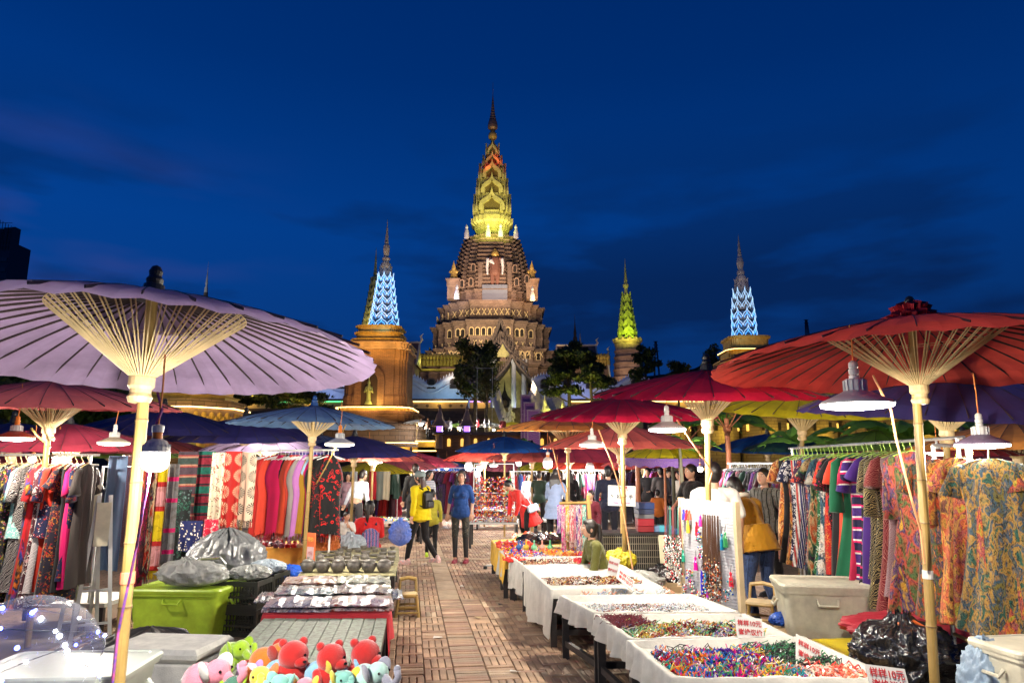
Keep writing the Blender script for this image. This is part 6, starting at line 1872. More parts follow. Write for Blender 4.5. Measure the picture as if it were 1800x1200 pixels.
def heap(Q,z,u0,u1,v0,v1,n,pal,size,hgt,label,name='bead_pile',cat='bead pile',strands=0,spal=None,seed=0,elong=1.0):
 rg = random.Random(seed + n); b = MB(); sb = MB()
 c = bil(Q,(u0 + u1) / 2,(v0 + v1) / 2); T = Vector((c.x,c.y,z))
 for i in range(n):
  u,v = u0 + (u1 - u0) * rg.random(),v0 + (v1 - v0) * rg.random()
  e = min((u - u0) / (u1 - u0),(u1 - u) / (u1 - u0),(v - v0) / (v1 - v0),(v1 - v) / (v1 - v0)) * 4
  p = bil(Q,u,v) - T; p.z = hgt * min(1,e) * (rg.random() ** .6) * (.6 + .4 * math.sin(u * 23 + v * 17)) + size * .4
  clus = int(u * 9 + math.sin(v * 9)) % len(pal)
  b.col = tuple(x * rg.uniform(.8,1.1) for x in (pal[clus] if rg.random() < .45 else rg.choice(pal)))
  s = size * rg.uniform(.6,1.3)
  E = Euler((rg.uniform(0,3),rg.uniform(0,3),rg.uniform(0,3))).to_matrix()
  ex = elong if rg.random() < .5 else 1
  P_ = [tuple(p + E @ Vector(q)) for q in ((s * ex,0,0),(-s * ex,0,0),(0,s,0),(0,-s,0),(0,0,s),(0,0,-s))]
  b.add(P_,[(0,2,4),(2,1,4),(1,3,4),(3,0,4),(2,0,5),(1,2,5),(3,1,5),(0,3,5)])
 o = b.build(name,M_bead,smooth=False); o.location = T; tag(o,label,cat); stuff(o)
 for i in range(strands):
  u,v = u0 + (u1 - u0) * rg.random(),v0 + (v1 - v0) * rg.random(); p = bil(Q,u,v) - T
  a = rg.uniform(0,6.28); r = rg.uniform(.02,.07); sb.col = rg.choice(spal or pal)
  pts = [p + Vector((math.cos(a + k * .8) * r * (1 + .4 * math.sin(k)),math.sin(a + k * .8) * r * .8,hgt * (.7 + .5 * math.sin(k * 2.1 + a)))) for k in range(7)]
  sb.tube(pts,size * .34,4,False)
 if strands:
  s_ = stuff(sb.build('string',M_string,o))
 return o
VIV = [S(200,25,45),S(225,110,20),S(40,90,190),S(90,30,140),S(215,30,130),S(230,200,60),S(30,150,170),S(230,225,215),S(30,140,80),S(20,18,22)]
EAR = [S(60,150,90),S(190,200,120),S(215,170,70),S(130,30,40),S(220,215,205),S(50,30,30),S(120,110,160),S(190,90,40),S(110,190,150)]
PALE = [S(220,220,215),S(190,195,200),S(150,90,70),S(90,80,75),S(225,200,190),S(160,170,190),S(215,225,225)]
NEU = [S(40,32,30),S(215,200,170),S(150,80,50),S(225,222,215),S(25,25,28),S(170,130,80),S(120,45,40)]
REDY = [S(210,40,35),S(225,160,40),S(230,190,110),S(200,30,50),S(225,110,40),S(40,110,190),S(240,200,60)]
ZT = .50
QC = quad((1182,1206),(1575,1206),(1412,1130),(1104,1137),ZT)
QA = quad((1106,1133),(1392,1130),(1310,1088),(1047,1089),ZT)
QB = quad((1044,1086),(1298,1084),(1215,1052),(985,1055),ZT)
QD = quad((968,1044),(1165,1040),(1092,998),(922,1001),ZT)
QE = quad((918,999),(1088,996),(1068,982),(899,985),ZT)
QF = quad((896,985),(1066,981),(1035,968),(878,972),ZT)
QY = quad((886,984),(1012,972),(968,946),(864,952),ZT)
draped(QC,ZT,M_cloth,'white-lined bead tray table nearest the camera, full of bright beads',seed=1,drops=(.13,.05,.05,.13))
draped(QA,ZT,M_cloth,'white-lined bead tray table with green and amber necklaces, second in the row',seed=2,drops=(.06,.05,.05,.12))
draped(QB,ZT,M_cloth,'white-lined tray table with pale bracelets, third in the row',seed=3,drops=(.05,.08,.06,.12))
draped(QD,ZT,M_cloth,'white-clothed table with one line of dark bead strings and a long hanging cloth',seed=4,drops=(.04,.08,.08,.42))
draped(QE,ZT,M_cloth,'narrow white tray table with black, red and grey bead rows',seed=5,drops=(.05,.05,.05,.30))
draped(QF,ZT - .01,M_cloth,'white-clothed table heaped with red and yellow cords',seed=6,drops=(.05,.05,.05,.25))
draped(QY,ZT + .02,mat('marigold cloth',(.72,.42,.05),.8,var=.15,vscale=4,bump=.2,bscale=12),'table under a marigold cloth holding small red figures and bells',seed=7,drops=(.12,.05,.1,.30),rim=.008)
heap(QC,ZT + .01,.08,.70,.14,.80,4200,VIV,.0085,.05,'deep heap of multicoloured beads and tassels in the nearest tray',strands=120,seed=1,elong=2.6)
heap(QC,ZT + .01,.60,.92,.35,.88,700,[BK,S(40,110,60),S(20,22,30)],.008,.04,'black and green cords at the right of the nearest tray','cord_pile','cord pile',strands=160,spal=[BK,S(30,30,36),S(30,120,70)],seed=2)
heap(QC,ZT + .01,.72,.95,.06,.34,700,[S(215,60,50),S(225,200,180),S(230,120,90)],.014,.045,'red and pink beaded purses at the right of the nearest tray','purse_pile','purses',strands=20,seed=3)
heap(QA,ZT + .01,.08,.90,.12,.70,4200,EAR,.0085,.045,'heap of green, amber and brown bead necklaces in the second tray',strands=120,seed=4)
heap(QA,ZT + .01,.03,.26,.50,.93,250,[S(120,25,45),S(90,15,35)],.006,.05,'bundle of wine-red cords in the corner of the second tray','cord_pile','cord bundle',strands=220,spal=[S(125,28,50),S(95,18,36)],seed=5)
heap(QB,ZT + .01,.10,.90,.2,.65,1200,PALE,.0075,.022,'scattered pale bracelets in the third tray',strands=130,spal=PALE,seed=6)
heap(QD,ZT + .01,.08,.92,.28,.52,2600,NEU,.009,.035,'long line of black, tan and white bead strings',strands=90,spal=NEU + [S(215,170,60)],seed=7)
heap(QD,ZT - .05,.22,1.03,-.12,.02,900,[S(205,215,215),S(190,200,205),S(150,170,200),S(225,160,130)],.015,.04,'clear plastic bags of trinkets along the tray edge','plastic_bags','plastic bags',strands=20,seed=8)
heap(QE,ZT + .01,.05,.6,.2,.85,1700,NEU,.010,.04,'row of black and beige bead strings on the narrow tray',strands=60,seed=9)
heap(QE,ZT + .01,.6,.80,.2,.85,500,[S(205,35,45),S(190,25,60)],.010,.04,'row of red bead strings on the narrow tray',strands=20,seed=10)
heap(QE,ZT + .01,.84,.98,.2,.85,350,[S(80,80,86),BK,S(150,150,155)],.010,.03,'small grey bead row at the end of the narrow tray',strands=10,seed=11)
heap(QF,ZT + .01,.45,.98,.1,.9,1700,REDY,.014,.07,'heap of red and yellow braided cords','cord_pile','cord pile',strands=200,spal=REDY,seed=12)
heap(QF,ZT + .01,.05,.45,.1,.9,1100,VIV + PALE + [S(210,40,35)],.012,.035,'mixed trinkets beside the red ribbon',strands=60,seed=13)
heap(QF,ZT + .01,-.02,.16,-.25,.2,220,[S(220,50,40),S(225,80,60)],.014,.03,'red ribbon trailing over the cloth corner','ribbon','ribbon',strands=80,spal=[S(220,50,40)],seed=14)
heap(QY,ZT + .03,.04,.6,.05,.8,1300,VIV + REDY,.016,.04,'mixed red, blue and silver trinkets on the marigold cloth',strands=60,seed=15)
# little red figures and bell cups on the marigold cloth
for i,(px,py) in enumerate(((877,962),(891,961),(904,961),(928,960),(935,966))):
 p = at_z(px,py,ZT + .03); b = MB()
 b.lathe([(.035,0),(.045,.02),(.03,.05),(.035,.07),(.02,.09),(.005,.1)],8); b.ball((.02,0,.085),.026,6,4); b.ball((-.02,.0,.06),.03,6,4)
 o = b.build('red_figurine',mat('red lacquer',(.62,.06,.03),.3)); o.location = p; o.rotation_euler = (0,0,i)
 tag(o,'small red lacquer figurine, %s from the left on the marigold cloth' % ordn(i),'figurine','red figurines')
for i,(px,c) in enumerate(((912,S(40,90,150)),(925,S(210,170,60)),(939,S(120,190,150)),(953,S(225,150,130)),(967,S(90,180,120)))):
 p = at_z(px,969,ZT + .03); b = MB(); b.lathe([(.012,.03),(.038,.035),(.045,.06),(.035,.085),(.012,.1),(.008,.13),(.014,.135),(.012,.15),(.002,.16)],10); b.lathe([(.03,0),(.03,.012),(.012,.03)],10)
 o = b.build('painted_bell',mat('bell %d' % i,c,.35)); o.location = p; tag(o,'%s painted bell, %s from the left on the marigold cloth' % (('dark blue','golden','mint','pink','green')[i],ordn(i)),'bell','painted bells')
# plank table with soft toys
QP = quad((352,1204),(657,1204),(681,1083),(466,1083),ZT)
for k in (0,1): QP[k] = QP[3 - k] + (QP[k] - QP[3 - k]) * 1.12
M_plank = mat('faded green plank',(.30,.36,.27),.6,var=.38,vscale=4,col2=(.17,.16,.13),stretch=(6,6,6),bump=.25,bscale=30,obj_rand=.14)
c = (QP[0] + QP[1] + QP[2] + QP[3]) / 4
r_ = thing('plank_table','low plank table in faded green paint with soft toys on its near end','table',(c.x,c.y,0)); T = Vector((c.x,c.y,0))
NP = 11
for i in range(NP):
 u0,u1 = i / NP + .003,(i + 1) / NP - .003
 b = MB(); P4 = [QP[0].lerp(QP[1],u0),QP[0].lerp(QP[1],u1),QP[3].lerp(QP[2],u1),QP[3].lerp(QP[2],u0)]
 b.prism([(p.x - T.x,p.y - T.y) for p in P4],ZT - .03 - .0,ZT + (.003 if i % 3 else 0)); b.build('plank',M_plank,r_)
for q in QP:
 q = q.lerp(c,.08); b = MB(); b.beam((q.x - T.x,q.y - T.y,0),(q.x - T.x,q.y - T.y,ZT - .03),.07); b.build('leg',M_blk,r_)
for a,d in ((0,3),(1,2),(0,1),(2,3)):
 a,d = QP[a].lerp(c,.05),QP[d].lerp(c,.05); b = MB(); b.beam((a.x - T.x,a.y - T.y,ZT - .08),(d.x - T.x,d.y - T.y,ZT - .08),.03,.08); b.build('apron',M_blk,r_)
# red cloth table with packets of cloth
QR = quad((462,1081),(684,1081),(683,1021),(505,1021),ZT + .02)
M_redc = mat('red tablecloth',(.50,.02,.03),.8,var=.1,bump=.2,bscale=14)
draped(QR,ZT + .02,M_redc,'table under a red cloth covered with plastic-wrapped scarves',seed=21,drops=(.05,.34,.03,.06),rim=.004,rail=False)
def packet(Q,u,v,su,sv,z,m,label,seed,th=.05):
 rg = random.Random(seed); c = bil(Q,u,v); ax = (Q[1] - Q[0]).normalized(); ay = (Q[3] - Q[0]).normalized()
 b = MB(); nx,ny = 14,7
 for side,h in ((1,th),(0,.0)):
  pass
 def top(i,j):
  e = min(i,nx - i,3) / 3 * min(j,ny - j,2) / 2
  return th * (.25 + .75 * min(1,e)) + rg.uniform(-.006,.006) + .006 * math.sin(i * 1.7 + seed)
 vs = []
 for j in range(ny + 1):
  for i in range(nx + 1):
   p = ax * ((i / nx - .5) * su + rg.uniform(-.006,.006)) + ay * ((j / ny - .5) * sv + rg.uniform(-.006,.006)); vs.append((p.x,p.y,top(i,j)))
 n0 = len(vs)
 for j in range(ny + 1):
  for i in range(nx + 1): p = ax * ((i / nx - .5) * su) + ay * ((j / ny - .5) * sv); vs.append((p.x,p.y,0))
 fs = []; w = nx + 1
 for j in range(ny):
  for i in range(nx): a = j * w + i; fs += [(a,a + 1,a + 1 + w,a + w),(n0 + a,n0 + a + w,n0 + a + 1 + w,n0 + a + 1)]
 per = [i for i in range(w)] + [j * w + nx for j in range(1,ny + 1)] + [ny * w + i for i in range(nx - 1,-1,-1)] + [j * w for j in range(ny - 1,0,-1)]
 for k in range(len(per)): a,d = per[k],per[(k + 1) % len(per)]; fs.append((a,n0 + a,n0 + d,d))
 b.add(vs,fs); o = b.build('wrapped_scarf',m); o.location = (c.x,c.y,z); tag(o,label,'wrapped scarf','plastic-wrapped scarves on the red table'); return o
def plasticfab(name,cols):
 m = fabric('patch',cols,.9,.18).copy(); m.name = name
 bs = m.node_tree.nodes['Principled BSDF']; bs.inputs['Coat Weight'].default_value = .8; bs.inputs['Coat Roughness'].default_value = .12; bs.inputs['Roughness'].default_value = .3
 return m
packs = [(.25,.84,[S(205,190,180),S(170,120,40),S(220,205,200),S(200,180,170)],'beige and ochre'),(.75,.86,[S(200,210,190),S(150,170,120),S(220,225,215),S(180,190,170)],'pale green'),
   (.25,.50,[S(170,190,200),S(70,80,120),S(210,215,220),S(120,160,160)],'aqua and navy'),(.75,.54,[S(200,195,190),S(50,50,55),S(225,220,215),S(110,105,100)],'grey and black'),
   (.25,.17,[S(190,185,200),S(90,85,130),S(220,215,225),S(160,155,180)],'lavender'),(.76,.20,[S(220,210,215),S(150,50,40),S(225,220,220),S(190,160,190)],'silver and red')]
for i,(u,v,cs,nm) in enumerate(packs):
 m = plasticfab('packet print %d' % i,cs)
 packet(QR,u,v,.57,.45,ZT + .03,m,'%s wrapped scarf, %s row %s' % (nm,('back','middle','front')[i // 2],('left','right')[i % 2]),30 + i)
 packet(QR,u + .01,v - .03,.54,.42,ZT + .075,m,'%s wrapped scarf lying on top, %s row %s' % (nm,('back','middle','front')[i // 2],('left','right')[i % 2]),50 + i,.035)
packet(QR,1.02,.55,.22,.5,ZT + .02,plasticfab('packet print 9',[S(150,170,190),S(60,90,150),S(220,220,220),S(110,120,140)]),'blue and silver wrapped scarf hanging over the right edge',70,.03)
packet(QR,-.06,.45,.2,.5,ZT + .02,plasticfab('packet print 10',[S(160,160,170),S(110,100,110),S(220,220,220),S(90,100,110)]),'grey plastic packet slipping off the left edge',71,.03)
# clay pots table
QK = quad((526,1009),(694,1009),(700,962),(560,962),ZT)
M_clay = mat('black clay',(.17,.155,.135),.42,var=.25,vscale=14,bump=.2,bscale=60,metal=.15)
draped(QK,ZT,mat('mossy mat',(.30,.27,.14),.9,var=.4,vscale=20),'black table of grey clay pots left of the aisle',seed=31,drops=(.012,.012,.012,.012),rim=.002)
b = MB(); qq = [(q.x * 1.0,q.y) for q in QK]
o_ = MB(); a,d = QK[0],QK[1]; o_.beam((a.x,a.y - .02,ZT - .09),(d.x,d.y - .02,ZT - .09),.03,.14); o_ = o_.build('table_skirt',M_blk); tag(o_,'black front board of the clay pot table','board')
def pot(px,py,R_,kind,label):
 p = at_z(px,py,ZT + .006); b = MB()
 if kind == 'jar':
  b.lathe([(.55 * R_,0),(.62 * R_,.05 * R_),(.95 * R_,.55 * R_),(1.0 * R_,.95 * R_),(.85 * R_,1.3 * R_),(.78 * R_,1.38 * R_),(.84 * R_,1.45 * R_),(.76 * R_,1.46 * R_)],18)
  r_ = thing('clay_pot',label,'pot',p,group='grey clay pots'); b.build('body',M_clay,r_,smooth=True)
  b = MB(); b.lathe([(.80 * R_,1.46 * R_),(.74 * R_,1.56 * R_),(.40 * R_,1.74 * R_),(.14 * R_,1.80 * R_),(.12 * R_,1.86 * R_),(.20 * R_,1.95 * R_),(.10 * R_,2.03 * R_)],18); b.build('lid',M_clay,r_,smooth=True)
  b = MB()
  for sx in (-1,1): b.tube([(sx * .92 * R_,0,1.15 * R_),(sx * 1.12 * R_,0,1.18 * R_),(sx * 1.02 * R_,0,.95 * R_)],.07 * R_,5)
  b.build('handle',M_clay,r_)
 elif kind == 'cup':
  b.lathe([(.5 * R_,0),(.8 * R_,.2 * R_),(R_,.9 * R_),(1.02 * R_,1.0 * R_),(.94 * R_,1.0 * R_),(.75 * R_,.3 * R_),(.01,.22 * R_)],16); o = b.build('clay_cup',M_clay,smooth=True); o.location = p; tag(o,label,'cup','grey clay pots')
 else:
  b.lathe([(.4 * R_,0),(.8 * R_,.12 * R_),(1.25 * R_,.30 * R_),(1.3 * R_,.34 * R_),(1.2 * R_,.33 * R_),(.7 * R_,.18 * R_),(.01,.15 * R_)],18); o = b.build('clay_dish',M_clay,smooth=True); o.location = p; tag(o,label,'dish','grey clay pots')
for i,px in enumerate((541,567,594,622,648,675)): pot(px,1005,.085,'jar','lidded grey clay jar, %s from the left in the front row' % ordn(i))
for j,(py,n,R_) in enumerate(((994,8,.065),(985,9,.06),(977,9,.055),(970,9,.05),(965,8,.05))):
 rg = random.Random(60 + j)
 for i in range(n):
  x0,x1 = 552 + j * 3,694 + j
  k = rg.choice(['cup','dish','cup','jar'] if j < 3 else ['cup','dish'])
  pot(x0 + (x1 - x0) * (i + .5) / n,py,R_ * rg.uniform(.8,1.15),k,'%s grey clay %s, %s row behind the front jars, %s from the left' % ({'cup': 'small open','dish': 'shallow','jar': 'small lidded'}[k],{'cup': 'cup','dish': 'dish','jar': 'jar'}[k],ordn(j),ordn(i)))
# orange cloth table with shoes
QO = quad((447,963),(565,963),(585,950),(452,950),ZT)
draped(QO,ZT,mat('orange cloth',(.80,.38,.06),.8,var=.12,bump=.25,bscale=8),'table with a long orange cloth front holding embroidered shoes',seed=41,drops=(.34,.05,.05,.2),rim=.003)
M_shoe = [mat('shoe %d' % i,c,.6) for i,c in enumerate((S(120,60,80),S(150,90,110),S(190,30,35),S(200,35,30),S(225,200,160),S(230,190,150),S(40,170,140),S(45,180,150)))]
for i in range(8):
 px = 486 + i * 10.5; p = at_z(px,961,ZT + .01); b = MB()
 b.grid(lambda u,v: (.04 * math.cos(2 * math.pi * u) * (1 - .5 * v),.11 * math.sin(2 * math.pi * u) * (1 - .12 * v),.085 * v ** .7 - (.03 * v if math.sin(2 * math.pi * u) < 0 else 0)),14,5,True)
 b.ball((0,-.055,.035),(.036,.055,.03),8,5)
 o = b.build('embroidered_shoe',M_shoe[i],smooth=True); o.location = p; tag(o,'%s embroidered shoe, %s from the left on the orange cloth' % (('plum','mauve','red','scarlet','cream','peach','jade','light jade')[i],ordn(i)),'shoe','embroidered shoes')
heap(QO,ZT + .01,.02,.34,.1,.9,500,[S(110,50,70),S(190,170,160),S(150,40,50),S(60,40,50)],.03,.07,'pile of folded plum scarves beside the shoes','scarf_pile','scarf pile',seed=42)
# grey fabric boards behind the shoes; orange bag
p = at_z(482,950,ZT); o = MB().box((0,0,.14),(.28,.1,.28)).build('felt_box',mat('felt',(.33,.30,.26),.9)); o.location = p; tag(o,'taupe felt box behind the embroidered shoes','box')
# small bamboo stools
def stool(px,py,Y,h,w,label,back=False,rz=0,s=1):
 p = at_y(px,py,Y); r_ = thing('bamboo_stool',label,'stool',(p.x,p.y,0),rz=rz)
 for sx in (-1,1):
  for sy in (-1,1):
   b = MB(); b.tube([(sx * w * .55,sy * w * .45,0),(sx * w * .42,sy * w * .36,h)],.018,8); b.build('leg',M_bam,r_)
 for z,k in ((h,.42),(.06,.54),(h * .5,.48)):
  for a in ((-1,-1,1,-1),(-1,1,1,1),(-1,-1,-1,1),(1,-1,1,1)):
   b = MB(); b.tube([(a[0] * w * k,a[1] * w * k * .86,z),(a[2] * w * k,a[3] * w * k * .86,z)],.013 if z < h else .02,7); b.build('rung',M_bam,r_)
 b = MB()
 for i in range(9): b.tube([(-w * .42,(-.34 + i * .085) * w,h + .012),(w * .42,(-.34 + i * .085) * w,h + .012)],.012,6)
 stuff(b.build('seat',M_bam2,r_))
 if back:
  for sx in (-1,1): b = MB(); b.tube([(sx * w * .42,w * .36,h),(sx * w * .38,w * .5,h + .16)],.016,7); b.build('back_post',M_bam,r_)
  b = MB(); b.tube([(-w * .40,w * .5,h + .155),(0,w * .54,h + .175),(w * .40,w * .5,h + .155)],.022,7); b.build('backrest',M_bam,r_)
 return r_
stool(716,1070,8.4,.24,.24,'small bamboo stool standing in the aisle beside the red table',back=True,rz=rad(8))
stool(1338,1080,7.6,.30,.32,'bamboo stool behind the pegboard',back=True,rz=rad(-30))
# ---------------------------------------------------------------- containers
def tub(px,py,Y,w,d,h,m,label,rz=0,name='plastic_tub',lid=True,taper=.85,lidm=None,handle=True,z=0):
 p = at_y(px,py,Y); r_ = thing(name,label,'tub',(p.x,Y + d / 2,z),rz=rz)
 def rr(w_,d_,r=.05,n=4):
  pts = []
  for cx,cy,a0 in ((1,1,0),(-1,1,90),(-1,-1,180),(1,-1,270)):
   for k in range(n + 1): a = rad(a0 + 90 * k / n); pts.append((cx * (w_ / 2 - r) + r * math.cos(a),cy * (d_ / 2 - r) + r * math.sin(a)))
  return pts
 b = MB(); prof = [(0,taper),(.01,taper + .01),(h * .9,.97),(h * .9,1.02),(h * .96,1.03),(h * .96,.98)]
 P0 = rr(w,d); vs,fs = [],[]; n = len(P0)
 for z_,k in prof: vs += [(x * k,y * k,z_) for x,y in P0]
 for i in range(len(prof) - 1):
  for k in range(n): a,c_ = i * n + k,i * n + (k + 1) % n; fs.append((a,c_,c_ + n,a + n))
 fs.append(tuple(range(n - 1,-1,-1))); fs.append(tuple(range((len(prof) - 1) * n,len(prof) * n)))
 b.add(vs,fs); b.build('body',m,r_,smooth=False)
 if lid:
  b = MB(); vs,fs = [],[]
  for z_,k in ((h * .955,1.05),(h * 1.0,1.06),(h * 1.03,1.03),(h * 1.035,.92),(h * 1.02,.90),(h * 1.02,.5)): vs += [(x * k,y * k,z_) for x,y in P0]
  for i in range(5):
   for k in range(n): a,c_ = i * n + k,i * n + (k + 1) % n; fs.append((a,c_,c_ + n,a + n))
  fs.append(tuple(range(5 * n,6 * n))); fs.append(tuple(range(n - 1,-1,-1))); b.add(vs,fs); b.build('lid',lidm or m,r_)
 if handle:
  for sx in (-1,1):
   b = MB(); b.tube([(sx * w * .52,-.07,h * .78),(sx * (w * .52 + .03),-.06,h * .70),(sx * (w * .52 + .03),.06,h * .70),(sx * w * .52,.07,h * .78)],.012,6); b.build('handle',m,r_)
  b = MB(); b.tube([(-.09,-d * .49,h * .84),(-.08,-d * .52 - .02,h * .76),(.08,-d * .52 - .02,h * .76),(.09,-d * .49,h * .84)],.010,6); b.build('handle',m,r_)
 return r_
M_lime = mat('lime plastic',(.46,.66,.05),.38,var=.16,spec=.5)
M_wpl = mat('white plastic',(.60,.58,.46),.4,var=.18,transl=.1)
M_ypl = mat('yellow plastic',(.70,.55,.02),.4,var=.06)
tub(300,1115,7.1,.92,.62,.50,M_lime,'big lime green plastic tub with a plastic bag on its lid',rz=rad(-4))
tub(1470,1120,6.35,.74,.55,.66,M_wpl,'large off-white lidded tub under the right clothes rack',rz=rad(-10))
tub(1522,1150,5.75,.62,.45,.26,M_ypl,'flat tub with a yellow lid under the right rack',rz=rad(6),handle=False)
tub(60,1195,3.55,.74,.50,.42,mat('milky plastic',(.62,.66,.58),.35,var=.06,transl=.1),'milky white tub in the bottom left corner',rz=rad(4),z=.27)
tub(1850,1190,4.3,.45,.40,.50,mat('cream plastic',(.68,.64,.50),.4),'cream tub at the bottom right corner',rz=rad(10),z=.12)
# styrofoam box
p = at_y(296,1200,4.9)
r_ = thing('styrofoam_box','dirty white styrofoam box with its lid on beside the plank table','box',(at_y(296,1150,5.4).x,5.4,0),rz=rad(-6))
M_foam = mat('styrofoam',(.80,.78,.70),.8,var=.14,vscale=7,bump=.25,bscale=120)
def bevbox(c,d,e=.015,M=None):
 b = MB(); x,y,z = d[0] / 2,d[1] / 2,d[2] / 2; vs = []
 for zz,k in ((-z,e),(-z + e,0),(z - e,0),(z,e)):
  for sx,sy in ((-1,-1),(1,-1),(1,1),(-1,1)): vs.append((c[0] + sx * (x - k),c[1] + sy * (y - k),c[2] + zz))
 fs = [(3,2,1,0),(12,13,14,15)]
 for i in range(3):
  for k in range(4): a,d_ = i * 4 + k,i * 4 + (k + 1) % 4; fs.append((a,d_,d_ + 4,a + 4))
 b.add(vs,fs); return b
bevbox((0,0,.17),(.72,.50,.34),.012).build('body',M_foam,r_)
bevbox((0,0,.39),(.74,.52,.09),.03).build('lid',M_foam,r_)
bevbox((-.15,-.252,.27),(.06,.006,.22),.001).build('tape',mat('packing tape',(.5,.45,.33),.3),r_)
# black mesh crates
M_crate = mat('black crate plastic',(.035,.036,.030),.45,var=.15)
def crate(px,py,Y,w,d,h,z,label,fill=None,rz=0):
 p = at_y(px,py,Y); r_ = thing('plastic_crate',label,'crate',(p.x,Y + d / 2,z),rz=rz,group='black mesh crates')
 b = MB(); b.box((0,0,.01),(w,d,.02))
 for zz in (.03,h * .45,h - .02):
  hh_ = .05 if zz != h * .45 else .02
  for sy in (-1,1): b.box((0,sy * (d / 2 - .01),zz),(w,.022,hh_))
  for sx in (-1,1): b.box((sx * (w / 2 - .01),0,zz),(.022,d,hh_))
 for sx in (-1,1):
  for sy in (-1,1): b.box((sx * (w / 2 - .012),sy * (d / 2 - .012),h / 2),(.03,.03,h))
 b.build('frame',M_crate,r_)
 g = MB(); n = 15
 for i in range(n):
  x = -w / 2 + w * (i + .5) / n
  for sy in (-1,1): g.box((x,sy * (d / 2 - .008),h / 2),(.010,.010,h * .9))
 for i in range(10):
  y = -d / 2 + d * (i + .5) / 10
  for sx in (-1,1): g.box((sx * (w / 2 - .008),y,h / 2),(.010,.010,h * .9))
 for zz in (.25,.65):
  for sy in (-1,1): g.box((0,sy * (d / 2 - .006),h * zz),(w,.006,.01))
 g.build('grille',M_crate,r_)
 return r_
crate(412,1095,7.35,.50,.38,.27,0,'black mesh crate on the ground, lower of the front stack',rz=rad(-6))
crate(413,1045,7.35,.50,.38,.27,.275,'black mesh crate full of plastic bags, upper of the front stack',rz=rad(-5))
crate(447,1060,7.85,.50,.38,.27,0,'black mesh crate behind the front stack, lower',rz=rad(-7))
crate(448,1020,7.85,.50,.38,.27,.275,'black mesh crate behind the front stack, upper',rz=rad(-8))
# wire cage crate with sign and boxes
p = at_y(1112,945,10.0)
r_ = thing('wire_cage','large black folding cage with metal grid standing behind the olive jacket woman','cage',(p.x,10.0,.28))
W,H_ = .98,.52
b = MB()
for sx in (-1,1): b.box((sx * W / 2,0,H_ / 2),(.07,.5,H_))
b.box((0,0,H_),(W + .07,.5,.035)); b.box((0,0,0),(W + .07,.5,.035)); b.box((0,.2,H_ / 2),(W,.02,H_)); b.build('frame',M_blk,r_)
b = MB()
for i in range(34): x = -W / 2 + W * (i + .5) / 34; b.box((x,-.22,H_ / 2),(.006,.006,H_))
for i in range(6): b.box((0,-.223,H_ * (i + .5) / 6),(W,.006,.008))
b.build('grille',mat('wire',(.5,.45,.36),.35,metal=.6),r_)
b = MB(); b.box((0,0,-.15),(W * .9,.4,.26)); b.build('stand',M_blk,r_)
bx = [('blue and white shoe box',S(40,60,110),.09),('navy shoe box',S(50,60,90),.07),('grey shoe box',S(110,110,115),.06),('red shoe box',S(150,25,40),.10),('dark red carton',S(130,20,30),.08)]
zz = .28 + H_ + .02; p2 = at_y(1131,870,10.0)
for i,(nm,c_,h_) in enumerate(reversed(bx)):
 o = bevbox((0,0,h_ / 2),(.22,.3,h_ - .004),.003).build('carton',mat(nm,c_,.5,var=.05)); o.location = (p2.x,10.0,zz); o.rotation_euler = (0,0,rad(-3 + 2 * i)); zz += h_
 tag(o,nm + ', %s from the bottom of the stack on the black cage' % ordn(i),'box','stacked shoe boxes')
for i,(px,c_) in enumerate(((1148,S(120,150,190)),(1160,S(90,190,215)),(1172,S(60,130,190)))):
 q = at_y(px,880,10.0); o = bevbox((0,0,.04),(.1,.25,.08),.003).build('carton',mat('small carton %d' % i,c_,.4)); o.location = (q.x,10.0,.28 + H_ + .02); tag(o,'small pale blue packet, %s from the shoe box stack' % ordn(i),'box','small packets on the cage')
# cream lid leaning
p = at_y(1186,945,9.2); o = bevbox((0,0,.33),(.38,.03,.62),.012).build('leaning_lid',mat('cream lid',(.60,.56,.38),.4)); o.location = (p.x,9.2,.20); o.rotation_euler = (rad(-10),0,0); tag(o,'cream plastic lid leaning beside the black cage','lid')
p = at_y(1190,878,9.25); o = bevbox((0,0,0),(.24,.3,.05),.005).build('blue_box',mat('blue plastic',(.03,.14,.5),.4)); o.location = (p.x,9.3,.88); tag(o,'flat blue box on top of the cream lid','box')
# cardboard boxes
M_card = mat('cardboard',(.48,.34,.19),.8,var=.1,vscale=5)
def carton(px,py,Y,w,d,h,rz,label,flaps=True,z=0):
 p = at_y(px,py,Y); r_ = thing('cardboard_box',label,'box',(p.x,Y + d / 2,z),rz=rz)
 b = MB(); t = .008
 for c_,s_ in (((0,0,t / 2),(w,d,t)),((0,-d / 2,h / 2),(w,t,h)),((0,d / 2,h / 2),(w,t,h)),((-w / 2,0,h / 2),(t,d,h)),((w / 2,0,h / 2),(t,d,h))): b.box(c_,s_)
 b.build('body',M_card,r_)
 if flaps:
  for sx,sy in ((0,-1),(0,1),(-1,0),(1,0)):
   b = MB(); L = .16; a = rad(28)
   if sx: b.add([(sx * w / 2,-d / 2,h),(sx * w / 2,d / 2,h),(sx * (w / 2 + L * math.cos(a)),d / 2,h + L * math.sin(a) * .4),(sx * (w / 2 + L * math.cos(a)),-d / 2,h + L * math.sin(a) * .4)],[(0,1,2,3)])
   else: b.add([(-w / 2,sy * d / 2,h),(w / 2,sy * d / 2,h),(w / 2,sy * (d / 2 + L),h - .05),(-w / 2,sy * (d / 2 + L),h - .05)],[(0,1,2,3)])
   b.build('flap',M_card,r_)
carton(1185,1050,7.6,.50,.36,.40,rad(8),'open cardboard box behind the bead trays')
carton(1160,1010,8.2,.46,.34,.36,rad(-12),'cardboard box behind the open one')
